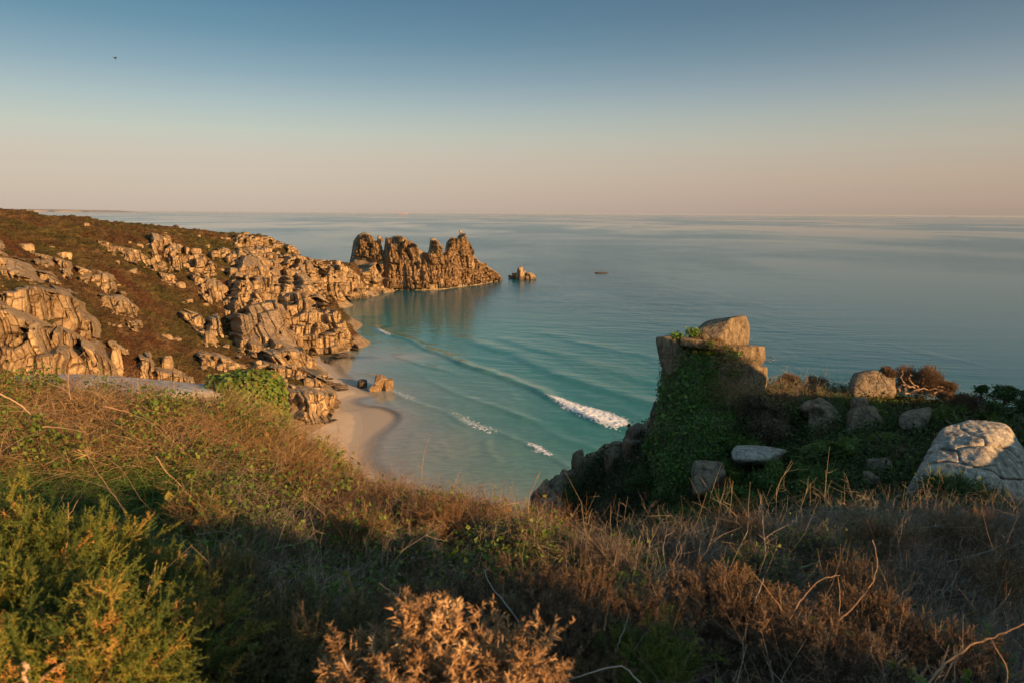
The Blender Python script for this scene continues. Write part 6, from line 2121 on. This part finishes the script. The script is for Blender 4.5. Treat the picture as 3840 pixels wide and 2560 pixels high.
for i, (a, b_, Y_, w_, h_, lab) in enumerate([(3300, 1722, 19.5, .30, .22, 'small grey stone half hidden in the dark gully'), (3270, 1775, 18, .2, .15, 'tiny grey stone lower down the dark gully'),
                                              (3050, 1500, 27, .5, .4, 'small rock at the head of the dark scrub')]):
    c = at(a, b_, Y_)
    single('stone', c - np.array([0, 0, h_]), (w_, w_, h_), .4 * i, 720 + i, lab, 'stone', mat=M_ROCKN, n=10, k=10)


def dome_cracks(P):
    """rounded joints of the big lichened boulder"""
    q, py, _ = to_px(P)
    out = np.zeros(len(P))
    for line in ([(3600, 1600), (3640, 1625), (3690, 1640), (3700, 1665), (3650, 1668), (3590, 1680)], [(3470, 1740), (3540, 1730), (3600, 1735), (3660, 1750), (3720, 1765), (3770, 1800)],
                 [(3480, 1700), (3520, 1680), (3590, 1690), (3600, 1730)], [(3690, 1660), (3780, 1680), (3830, 1720)], [(3650, 1750), (3740, 1745), (3760, 1795), (3840, 1800)]):
        d, _, _ = dist_poly(q, py, line)
        out -= 0.07 * np.exp(-(d / 3.5) ** 2)
        out += 0.006 * np.exp(-((d - 12) / 10.0) ** 2)
    return out + np.clip(fbm(P / 0.5, 3, 5), -1, 1) * 0.03


prock('boulder', [(3385, 1880, 13.6), (3440, 1790, 13.5), (3490, 1690, 14.2), (3540, 1610, 14.6), (3610, 1586, 14.9), (3700, 1580, 14.9), (3780, 1610, 14.6), (3830, 1690, 14.2), (3870, 1800, 13.8), (3880, 1920, 13.2),
                  (3600, 1920, 12.9), (3560, 1800, 13.0), (3720, 1800, 12.9), (3690, 1680, 13.6), (3560, 1690, 13.8), (3480, 1900, 16.5), (3560, 1620, 16.6), (3750, 1600, 16.6), (3870, 1800, 16.5), (3400, 1960, 14), (3860, 1960, 14)],
      'largest boulder, grey, cracked and lichen-spotted, at the right edge', 'boulder', 730, 120, 30, 0.055, 0.30, M_LICHR, cracks=dome_cracks, grow=1.08)

# crags at the sea end of the slope
NEARF = NEAR
gK = 'shaded crags where the slope ends above the water'


def low_crag(lst, label, seed):
    C, D = [], []
    for a, b_, Y_, w_, h_ in lst:
        c = at(a, b_, Y_)
        C.append(c - np.array([0, 0, h_ * 0.9]))
        D.append((w_, w_ * 0.9, h_))
    rj = np.random.default_rng(seed + 7)
    for i in range(len(C)):
        for _ in range(2):
            C.append(C[i] + rj.normal(0, 1, 3) * np.array([.9, .5, .5]) * D[i][0])
            s__ = rj.uniform(.35, .7)
            D.append((D[i][0] * s__, D[i][1] * s__, D[i][2] * rj.uniform(.5, .9)))
    B = len(C)
    rg = np.random.default_rng(seed)
    V, Q, r = blocks(np.array(C), np.array(D), 0.5 + rg.normal(0, .2, B), rg.normal(0.1, .1, B), rg.normal(-0.15, .1, B), seed, 12, 8, 0.10, 10, 0.8)
    C = np.array(C)
    tag(mesh_np('crag', V, [Q], M_ROCKN, smooth=True, attrs={'rnd': r}, sharp=34, origin=(C[:, 0].mean(), C[:, 1].mean(), V[:, 2].min())), label, 'crag', gK)


low_crag([(2048, 1850, 41, .9, 2.2), (2075, 1815, 41.5, .9, 2.6), (2110, 1795, 42, 1.0, 2.4), (2070, 1870, 40, 1.2, 2.0), (2040, 1890, 40.5, .8, 1.6), (2120, 1830, 41, 1.2, 2.4), (2095, 1880, 39, 1.3, 2.2)], 'lowest shaded crag at the edge above the shallows', 741)
low_crag([(2172, 1695, 42, .42, 1.3), (2190, 1730, 42, .9, 1.5), (2225, 1720, 41.5, 1.1, 1.5), (2265, 1705, 41, 1.0, 1.4), (2300, 1690, 40.5, .8, 1.3), (2155, 1765, 42, .9, 1.6), (2210, 1765, 41, 1.4, 1.6), (2180, 1790, 41, 1.5, 1.7), (2290, 1720, 40.5, 1, 1.5)],
         'crag with a thumb-like knob on the falling ridge', 742)
low_crag([(2450, 1580, 33, .8, 1.6), (2380, 1650, 36, 1.0, 1.8), (2340, 1690, 37, .9, 1.5), (2472, 1520, 31.5, .5, 1.5), (2420, 1615, 34.5, .9, 1.4)], 'dark rocks stepping down under the ivy stack', 743)

# ------------------------------------------------------------------ vegetation of the slope
def near_zone(poly, N, seed, t=(11, 60, 0.15), mask=None):
    """image-uniform sampling for the slope seen face on"""
    rng = np.random.default_rng(seed)
    poly = np.asarray(poly, float)
    x0, y0 = poly.min(0)
    x1, y1 = poly.max(0)
    qx, qy = rng.uniform(x0, x1, N), rng.uniform(y0, y1, N)
    k = in_poly(qx, qy, poly)
    if mask is not None:
        k &= mask(qx, qy)
    P = NEAR.cast(qx[k], qy[k], *t)
    return P[~np.isnan(P[:, 0])]


SLOPE = [(2060, 1830), (2200, 1740), (2330, 1690), (2450, 1570), (2480, 1500), (2700, 1480), (2870, 1430), (3100, 1420), (3500, 1450), (3700, 1500), (4000, 1540), (4000, 1950), (3300, 2000), (2500, 2120), (2060, 1990)]
rg = np.random.default_rng(99)
b = SC = Bag()
P = near_zone(SLOPE, 80000, 801)
leaves(b, P + rg.normal(0, 1, P.shape) * .16 + np.array([0, 0, .20]), 0.085, 802, quad=True, hi=.85)
GREEN = [(2560, 1760), (2900, 1740), (3100, 1640), (3300, 1640), (3330, 1760), (3150, 1850), (2950, 1900), (2700, 1960), (2450, 2020)]
P = near_zone(GREEN, 26000, 803, mask=lambda x, y: fbm2(x / 120, y / 70, 3, 21) > -0.1)
leaves(b, P + rg.normal(0, 1, P.shape) * .12 + np.array([0, 0, .26]), 0.06, 804, quad=True, lo=.3, hi=1.0)
for V_, Q_ in ROCKV[1:]:
    cen = V_[Q_].mean(1)
    gz = NEAR.h(cen[:, 0], cen[:, 1])
    ids = np.where((cen[:, 2] - gz > -0.25) & (cen[:, 2] - gz < 0.38) & (cen[:, 1] < np.median(cen[:, 1]) + .3))[0]
    if len(ids) == 0:
        continue
    P = cen[rg.choice(ids, 700)]
    out_ = unit((P - V_.mean(0)) * np.array([1, 1, 0]))
    P = P + out_ * rg.uniform(0, .35, (700, 1)) + rg.normal(0, .08, P.shape)
    leaves(b, P, 0.07, 819, quad=True, lo=.2, hi=1)
    blades(b, P[:260], .4, .006, 820, up=1.4, droop=.4, lo=.6)
P = near_zone([(2060, 1840), (2200, 1750), (2330, 1700), (2450, 1600), (2520, 1700), (2540, 1900), (2460, 2040), (2060, 1990)], 26000, 815)
leaves(b, P + rg.normal(0, 1, P.shape) * .22 + np.array([0, 0, .22]), 0.13, 816, quad=True, hi=.7)
b = SC
tag(b.build('ground_cover', M_DLEAF), 'low dark green scrub clothing the shaded right slope', 'scrub', kind='stuff')
b = Bag()
P = near_zone(SLOPE, 16000, 805)
twigs(b, P, .34, .005, 806, up=.6, nch=3, S=3, hi=.7)
P = near_zone([(2060, 1840), (2200, 1750), (2330, 1700), (2450, 1600), (2520, 1700), (2540, 1900), (2460, 2040), (2060, 1990)], 5000, 817)
twigs(b, P, .6, .010, 818, up=.9, nch=4, S=3, hi=.8)
P = near_zone([(2870, 1420), (3160, 1400), (3180, 1500), (3100, 1560), (2900, 1560)], 3000, 807)
twigs(b, P, .5, .006, 808, up=.9, nch=5, S=3, lo=.3)
tag(b.build('undergrowth', M_TWIG), 'brown stems and dead bracken over the shaded right slope', 'undergrowth', kind='stuff')
b = Bag()
P = near_zone([(2870, 1440), (3170, 1420), (3200, 1560), (3060, 1640), (2900, 1500)], 5000, 809)
blades(b, P, .5, .006, 810, up=1.5, droop=.4)
P = near_zone([(3400, 1490), (3640, 1500), (3640, 1560), (3440, 1530)], 2500, 811)
blades(b, P, .25, .006, 812, up=.8, droop=.6)
P = near_zone([(2500, 1900), (2900, 1850), (2800, 1990), (2500, 2050)], 4500, 813)
blades(b, P, .4, .005, 814, up=1.3, droop=.4, hi=.5)
for a_, b_, Y_, sx_, sz_, N_ in [(2735, 1370, 26.5, .3, .45, 700), (2720, 1470, 26.3, .4, .3, 700), (2800, 1480, 26.6, .6, .2, 900), (2790, 1352, 26.7, .5, .08, 350), (2700, 1300, 26.8, .5, .08, 300), (2640, 1290, 26.9, .4, .06, 200)]:
    c_ = at(a_, b_, Y_)
    blades(b, c_ + rg.normal(0, 1, (N_, 3)) * np.array([sx_, .25, sz_]), .28, .006, 900 + a_, up=.9, droop=.4)
tag(b.build('dry_grass', M_STRAW), 'pale dry grass stems along the skyline of the right knoll', 'grass', kind='stuff')

# ivy over the stack body
def surf_pts(V, Q, N, rng, keep):
    a, b_, c, d = (V[Q[:, i]] for i in range(4))
    nr = np.cross(c - a, d - b_)
    ar = np.linalg.norm(nr, axis=1)
    nr = nr / (ar[:, None] + 1e-9)
    cen = (a + b_ + c + d) / 4
    k = keep(cen, nr)
    ids = np.where(k)[0]
    f = rng.choice(ids, N, p=ar[ids] / ar[ids].sum())
    u, v = rng.random((2, N, 1))
    P = (a[f] * (1 - u) + b_[f] * u) * (1 - v) + (d[f] * (1 - u) + c[f] * u) * v
    return P, nr[f]


b = Bag()
IV = [(2500, 1268), (2560, 1262), (2610, 1240), (2640, 1262), (2680, 1300), (2760, 1330), (2770, 1400), (2730, 1450), (2830, 1560), (2900, 1750), (2800, 1930), (2420, 1930), (2440, 1560), (2500, 1420)]
P, nr = surf_pts(Vm, Qm, 60000, rg, lambda c, n_: n_[:, 1] < 0.35)
qx, qy, _ = to_px(P)
k = in_poly(qx, qy, IV) & (fbm(P / 0.7, 3, 33) > -0.48 + 0.55 * sstep(2690, 2790, qx))
P, nr = P[k], nr[k]
th = 0.10 + 0.42 * np.maximum(fbm(P / 0.8, 3, 34) + 0.3, 0)
P = P + nr * (th * rg.uniform(0.3, 1.0, len(P)))[:, None] + rg.normal(0, .05, P.shape)
leaves(b, P, 0.075, 821, nrm=nr + np.array([0, 0, .5]), hi=.95, wid=.5, quad=True)
# tuft on the shoulder and lit fringe
for a, b_, Y_, s_, N_ in [(2600, 1245, 27.2, .28, 500), (2540, 1262, 27.3, .22, 500), (2745, 1330, 26.9, .30, 700), (2745, 1400, 26.7, .30, 600), (2660, 1290, 26.8, .15, 300), (2720, 1300, 26.9, .12, 250)]:
    c = at(a, b_, Y_)
    leaves(b, c + rg.normal(0, s_ * .5, (N_, 3)) * np.array([1, .6, .6]), .07, 830 + a, lo=.3, quad=True)
o = b.build('ivy', M_IVY, parent=e)
o.matrix_parent_inverse = Matrix.Translation(-e.location)
b = Bag()
P, nr = surf_pts(Vm, Qm, 900, rg, lambda c, n_: n_[:, 1] < 0.2)
tubes(b, curve_pts(P + nr * .1, unit(np.array([0, 0, -1.0]) + rg.normal(0, .25, P.shape)), rg.uniform(.4, 1.2, len(P)), 4, rg.normal(0, .1, P.shape), .03, rg), np.full((len(P), 4), .012), rg.random(len(P)))
o = b.build('ivy_stems', M_TWIG, parent=e)
o.matrix_parent_inverse = Matrix.Translation(-e.location)


def shrub(px, py, Y, rx, rz, label, seed, N=2600, mat=None, name='shrub', cat='shrub', size=.065, group=None, trunk=True, spiny=False, tmat=None):
    rng = np.random.default_rng(seed)
    top = at(px, py, Y)
    base = top - np.array([0, 0, rz * 1.6])
    e_ = empty(name, base)
    tag(e_, label, cat, group)
    nl = 26 if spiny else 14
    N = int(N * (2.2 if spiny else 1.3))
    th = rng.uniform(0, 2 * math.pi, nl)
    ph = rng.uniform(-.2, 1, nl)
    lc = top + np.stack([np.cos(th) * rx * .62 * np.sqrt(1 - ph ** 2 * .8), np.sin(th) * rx * .5, (ph - 1) * rz * .55 - rz * .28], -1)
    lr = rng.uniform(.25, .42, nl) * min(rx, rz * 1.3)
    if spiny:
        lr = lr * rng.uniform(.45, .95, nl)
        lc[:, 2] -= rz * .2
    k = rng.integers(0, nl, N)
    d = rdir(rng, N, .3)
    P = lc[k] + d * (lr[k] * rng.uniform(.45, 1.25 if spiny else 1.05, N))[:, None]
    if not spiny:
        P[:, 2] = np.minimum(P[:, 2], top[2])
    bag = Bag()
    if spiny:
        M = curve_pts(P, unit(d + np.array([0, 0, .5])), np.full(len(P), .14), 3, rng.normal(0, .1, P.shape))
        rr = rng.beta(2, 2, N)
        tubes(bag, M, np.full((len(P), 3), .004), rr)
        spines(bag, M, 12, .05, .007, seed, rr)
    else:
        leaves(bag, P, size, seed + 1, nrm=d + np.array([0, 0, .3]), quad=True)
        nt_ = N // 9
        Mt = curve_pts(P[:nt_] - d[:nt_] * .1, unit(d[:nt_] + rng.normal(0, .4, (nt_, 3)) + np.array([0, 0, .3])), rng.uniform(.15, .4, nt_), 3, rng.normal(0, .2, (nt_, 3)))
        tubes(bag, Mt, np.full((nt_, 3), .006), rng.uniform(.6, 1, nt_))
    o_ = bag.build('crown', mat or M_DLEAF, parent=e_)
    o_.matrix_parent_inverse = Matrix.Translation(-Vector([float(v) for v in base]))
    sb = Bag()
    ns = 10
    Ms = curve_pts(np.repeat(base[None], ns, 0) + rng.normal(0, .05, (ns, 3)), unit(lc[:ns] - base), np.linalg.norm(lc[:ns] - base, axis=1), 5, rng.normal(0, .06, (ns, 3)), .03, rng)
    tubes(sb, Ms, .028 * np.linspace(1, .35, 5)[None] * np.ones((ns, 1)), rng.random(ns), 5)
    o_ = sb.build('stem', tmat or M_TWIG, parent=e_)
    o_.matrix_parent_inverse = Matrix.Translation(-Vector([float(v) for v in base]))
    return e_


gH = 'green shrubs on the shaded right slope'
shrub(2880, 1490, 27.5, 1.3, 1.1, 'tall dark shrub pressed against the right side of the ivy stack', 851, 4200, group=gH, mat=M_BSHRUB)
shrub(2990, 1500, 27.5, 1.1, .9, 'dark leafy shrub between the ivy stack and the veiled rock', 852, 3200, group=gH)
shrub(2960, 1755, 21, 1.6, .8, 'widest green shrub mound in the middle of the right slope', 853, 5200, group=gH, mat=M_GSHRUB)
shrub(3120, 1790, 19, 1.2, .8, 'round green shrub just right of the widest mound', 854, 4200, group=gH, mat=M_GSHRUB)
shrub(2760, 1850, 20, 1.3, .6, 'green shrub below the blocky grey boulder', 855, 3600, group=gH, mat=M_GSHRUB)
shrub(2560, 1930, 20, 1.3, .45, 'lowest green shrub near the gully floor', 856, 3000, group=gH, mat=M_GSHRUB)
shrub(2720, 1745, 23, .7, .5, 'small bright shrub between the two pale rocks', 857, 1600, group=gH, mat=M_LEAF)
shrub(3250, 1500, 27.6, .9, .6, 'bright green bush under the domed boulder', 858, 2400, group=gH, mat=M_LEAF)
shrub(3120, 1478, 28.6, .8, .5, 'green bush left of the domed boulder', 859, 2000, group=gH)
shrub(3640, 1545, 22, 1.6, .45, 'sunlit leafy hedge-like bush above the largest boulder', 860, 4200, group=gH, mat=M_LEAF)
shrub(3560, 1790, 12.6, .55, .4, 'dark bush growing against the front of the largest boulder', 861, 3400, group=gH, size=.04)
shrub(3700, 1860, 12.2, .7, .35, 'low green bush in front of the largest boulder, lower right', 862, 3400, group=gH, size=.04)
shrub(3420, 1880, 12.6, .5, .3, 'small dark bush at the left foot of the largest boulder', 863, 2400, group=gH, size=.04)
shrub(3330, 1660, 22, .9, .5, 'dark shrub right of the bracken', 864, 2400, group=gH, mat=M_BSHRUB)
shrub(3420, 1700, 20, 1.0, .7, 'brownish shrub filling the gully beside the largest boulder', 865, 2600, mat=M_BGORSE, group=gH)
shrub(2400, 1800, 31, 1.6, .9, 'dark shrub on the seaward slope under the ivy stack', 866, 3000, group=gH, mat=M_BSHRUB)
shrub(2300, 1900, 28, 1.5, .7, 'dark shrub at the bottom of the seaward slope', 867, 2600, group=gH, mat=M_BSHRUB)
shrub(2920, 1455, 29.5, 1.0, .5, 'brown twiggy shrub on the skyline just right of the stack', 870, 2200, group=gH, mat=M_BSHRUB)
shrub(3060, 1470, 29, .9, .5, 'brown twiggy shrub on the skyline left of the domed boulder', 850, 2200, group=gH, mat=M_BSHRUB)
shrub(2180, 1830, 36, 1.3, .7, 'dark shrub behind the thumb-like crag', 868, 2200, group=gH, size=.1)
shrub(2440, 1940, 25, 1.2, .6, 'dark shrub where the seaward slope meets the gully', 869, 2600, group=gH, mat=M_BSHRUB)
shrub(2835, 1475, 26.0, .62, .75, 'rust brown shrub hanging on the right shoulder of the ivy stack', 845, 2600, group=gH, mat=M_BSHRUB)
shrub(2890, 1560, 25.4, .95, .8, 'wide brown shrub against the right flank of the ivy stack', 846, 3400, group=gH, mat=M_BSHRUB)
shrub(2800, 1640, 24.8, .8, .7, 'green shrub at the right foot of the ivy stack', 847, 3000, group=gH, mat=M_GSHRUB)
shrub(2450, 1640, 27.5, .5, .7, 'ivy-green bulge on the left flank of the ivy stack', 848, 2200, group=gH, mat=M_IVY)
shrub(2420, 1760, 27, .9, .8, 'dark shrub at the left foot of the ivy stack', 849, 3000, group=gH)
gO = 'dead orange gorse on the skyline of the right knoll'
shrub(3330, 1372, 29.5, .36, .4, 'orange dead gorse tuft spilling over the domed boulder', 871, 420, M_BGORSE, 'gorse_bush', 'gorse bush', group=gO, spiny=True)
shrub(3450, 1368, 30, 1.25, .95, 'largest orange dead gorse mound above the twisted pale branches', 872, 2200, M_BGORSE, 'gorse_bush', 'gorse bush', group=gO, spiny=True, tmat=M_CANE)
shrub(3545, 1425, 29.6, .6, .45, 'orange gorse sloping down right of the largest orange mound', 873, 700, M_BGORSE, 'gorse_bush', 'gorse bush', group=gO, spiny=True)
shrub(2960, 1400, 31, .6, .45, 'left dark brown gorse lump on the skyline beside the stack', 874, 500, M_BGORSE, 'gorse_bush', 'gorse bush', group=gO, spiny=True)
shrub(3065, 1410, 31, .55, .4, 'right dark brown gorse lump on the skyline beside the stack', 875, 480, M_BGORSE, 'gorse_bush', 'gorse bush', group=gO, spiny=True)
shrub(3640, 1475, 25, .7, .5, 'orange brown gorse at the foot of the wind-bent trees', 876, 700, M_BGORSE, 'gorse_bush', 'gorse bush', group=gO, spiny=True)
shrub(3800, 1600, 19, .7, .5, 'orange gorse behind the largest boulder at the right edge', 877, 800, M_BGORSE, 'gorse_bush', 'gorse bush', group=gO, spiny=True)
shrub(3560, 1470, 28, .5, .3, 'last small gorse on the skyline before the wind-bent trees', 878, 360, M_BGORSE, 'gorse_bush', 'gorse bush', group=gO, spiny=True)

# twisted bare branches on the knoll
b = Bag()
for i, (pp, r_) in enumerate([([(3372, 1462), (3392, 1440), (3420, 1448), (3445, 1462), (3475, 1447), (3500, 1470)], .05), ([(3395, 1470), (3400, 1445), (3375, 1415), (3385, 1385)], .035),
                              ([(3420, 1470), (3450, 1452), (3490, 1462), (3540, 1450)], .035), ([(3440, 1452), (3410, 1425), (3415, 1400)], .03), ([(3500, 1475), (3530, 1462), (3560, 1475)], .03), ([(3380, 1475), (3440, 1480), (3520, 1482)], .035)]):
    W = np.array([at(a, b_, 29.2 - 0.1 * i) for a, b_ in pp])
    tt = np.linspace(0, len(W) - 1, 18)
    M = np.stack([np.interp(tt, np.arange(len(W)), W[:, j]) for j in range(3)], -1) + rg.normal(0, .03, (18, 3))
    tubes(b, M[None], np.linspace(r_, r_ * .4, 18)[None], np.array([.6]), 6)
tag(b.build('twisted_branches', M_CANE, origin=at(3440, 1475, 29)), 'sunlit twisted bare branches sprawling beside the domed boulder', 'branch')


def wind_tree(px, py, Y, cx, cy_, rx, rz, label, seed, N=3200):
    rng = np.random.default_rng(seed)
    base = at(px, py, Y)
    c = at(cx, cy_, Y)
    e_ = empty('wind_bent_tree', base)
    tag(e_, label, 'tree', 'wind-bent trees at the right edge of the knoll')
    sb = Bag()
    W = np.array([base, base * .6 + c * .4 + np.array([-.12, 0, -.05]), base * .25 + c * .75 + np.array([-.05, 0, -.1]), c])
    tt = np.linspace(0, 3, 12)
    M = np.stack([np.interp(tt, np.arange(4), W[:, j]) for j in range(3)], -1) + rng.normal(0, .03, (12, 3))
    tubes(sb, M[None], np.linspace(.085, .03, 12)[None], np.array([.4]), 7)
    nb = 12
    ids = rng.integers(4, 12, nb)
    d = unit(rng.normal(0, 1, (nb, 3)) * np.array([1, 1, .45]) + np.array([.35, 0, .35]))
    Mb = curve_pts(M[ids], d, rng.uniform(.5, 1, nb) * rx, 5, rng.normal(0, .15, (nb, 3)), .04, rng)
    tubes(sb, Mb, .028 * np.linspace(1, .3, 5)[None] * np.ones((nb, 1)), rng.random(nb), 5)
    o_ = sb.build('trunk', M_TWIG, parent=e_)
    o_.matrix_parent_inverse = Matrix.Translation(-Vector([float(v) for v in base]))
    bag = Bag()
    nl = 16
    q = rng.normal(0, 1, (nl, 3))
    q = unit(q) * rng.uniform(.3, 1, (nl, 1))
    lc = c + q * np.array([rx, rx * .7, rz * .7])
    k = rng.integers(0, nl, N)
    d = rdir(rng, N, .2)
    P = lc[k] + d * (rng.uniform(.2, 1, N) * rz * .5)[:, None] * np.array([1.3, 1.3, .8])
    leaves(bag, P, .055, seed + 1, quad=True, hi=.9)
    o_ = bag.build('crown', M_DLEAF, parent=e_)
    o_.matrix_parent_inverse = Matrix.Translation(-Vector([float(v) for v in base]))


wind_tree(3770, 1560, 23, 3775, 1475, .62, .38, 'largest wind-bent tree with a flat dark crown', 881, 3600)
wind_tree(3690, 1540, 23.5, 3680, 1458, .24, .20, 'smallest wind-bent tree with two tufts of foliage', 882, 900)
wind_tree(3860, 1600, 21, 3850, 1525, .36, .35, 'wind-bent tree cut off by the right edge', 883, 1800)
wind_tree(3740, 1620, 22, 3720, 1545, .62, .38, 'low dark round-crowned tree below the flat-crowned one', 884, 3000)

# bracken fronds
def bracken(px, py, Y, n_, label, seed, L=.75):
    rng = np.random.default_rng(seed)
    base = at(px, py, Y)
    P = base + rng.normal(0, .35, (n_, 3)) * np.array([1.4, .8, .1])
    D = rdir(rng, n_, .7)
    M = curve_pts(P, D, L * rng.uniform(.6, 1.1, n_), 9, D * np.array([1, 1, 0]) * .4 + np.array([0, 0, -.35]))
    bag = Bag()
    tubes(bag, M, np.full((n_, 9), .005), rng.uniform(.5, .9, n_))
    T = unit(np.gradient(M, axis=1))
    sd = unit(np.cross(T, np.array([0, 0, 1.0])))
    for i in range(1, 9):
        w_ = L * .30 * (1 - i / 9.5)
        for sgn in (-1, 1):
            a = M[:, i]
            tip = a + sd[:, i] * sgn * w_ + T[:, i] * w_ * .35
            mid1 = a + sd[:, i] * sgn * w_ * .4 + T[:, i] * w_ * .32
            mid2 = a + sd[:, i] * sgn * w_ * .4 - T[:, i] * w_ * .05
            V = np.stack([a, mid2, tip, mid1], 1)
            bag.add(V, (np.arange(n_) * 4)[:, None] + np.arange(4)[None], np.repeat(rng.uniform(.4, .9, n_), 4))
    return tag(bag.build('bracken', M_LEAF, origin=base), label, 'fern', 'bracken clumps on the shaded slope')


bracken(3180, 1680, 23.0, 46, 'brightest green bracken clump under the pointed boulder', 891, .85)
bracken(3260, 1690, 22.6, 34, 'bracken clump right of the brightest one', 892, .8)
bracken(3060, 1690, 23.0, 26, 'bracken clump left of the brightest one', 893, .7)
bracken(3360, 1650, 22.6, 16, 'small bracken sprig beside the slanting rock', 894, .6)
bracken(3760, 1880, 11.6, 14, 'small bracken in front of the largest boulder', 895, .4)
bracken(3250, 1560, 26.0, 22, 'bracken tuft between the squarish rock and the slope above', 896, .6)

# ivy mound at the left, in front of the far beach cliffs
b = Bag()
e2 = empty('ivy_mound', at(920, 1560, 10.5))
tag(e2, 'rounded mound of glossy green ivy right of the long white boulder', 'ivy')
pts = [at(a, b_, c) for a, b_, c in [(760, 1450, 10.4), (820, 1418, 10.6), (920, 1398, 10.8), (1000, 1395, 10.9), (1050, 1420, 10.8), (1070, 1500, 10.6), (1075, 1600, 10.4), (1000, 1640, 10), (850, 1600, 9.9), (780, 1520, 10),
                                    (800, 1440, 12), (1040, 1420, 12), (1050, 1600, 12), (900, 1440, 10.0), (950, 1500, 9.8)]]
V, Q = convex_rock(pts, 20, 10, 0.12, 0.3, 62)
o = mesh_np('stem', V * 0.94 + V.mean(0) * 0.06, [Q], M_EARTH, parent=e2, smooth=True, attrs={'rnd': np.zeros(len(V))})
o.matrix_parent_inverse = Matrix.Translation(-e2.location)
P, nr = surf_pts(V, Q, 9000, rg, lambda c, n_: n_[:, 2] > -2)
leaves(b, P + nr * rg.uniform(-.04, .09, (len(P), 1)) + rg.normal(0, .02, P.shape), .065, 63, nrm=nr + np.array([.2, -.2, .4]), wid=.5, lo=.35, hi=1.0)
o = b.build('foliage', M_LEAF, parent=e2)
o.matrix_parent_inverse = Matrix.Translation(-e2.location)


# ------------------------------------------------------------------ sea air
def haze():
    R_ = 64000.0
    V = [(x, y, z) for z in (-9000.0 * 0 - 12.0, 60.0) for x, y in ((-R_, -9500.0), (R_, -9500.0), (R_, R_ + 800), (-R_, R_ + 800))]
    Q = np.array([[3, 2, 1, 0], [4, 5, 6, 7], [0, 1, 5, 4], [1, 2, 6, 5], [2, 3, 7, 6], [3, 0, 4, 7]])
    m, n, l = new_mat('sea_haze')
    v = n.new('ShaderNodeVolumePrincipled')
    v.inputs['Color'].default_value = (0.56, 0.60, 0.66, 1)
    v.inputs['Density'].default_value = 1.6e-5
    v.inputs['Anisotropy'].default_value = 0.0
    o = n.new('ShaderNodeOutputMaterial')
    l.new(v.outputs[0], o.inputs['Volume'])
    ob = mesh_np('haze', V, [Q], m)
    tag(ob, 'thin sea haze over the whole bay', 'haze', kind='stuff')

haze()
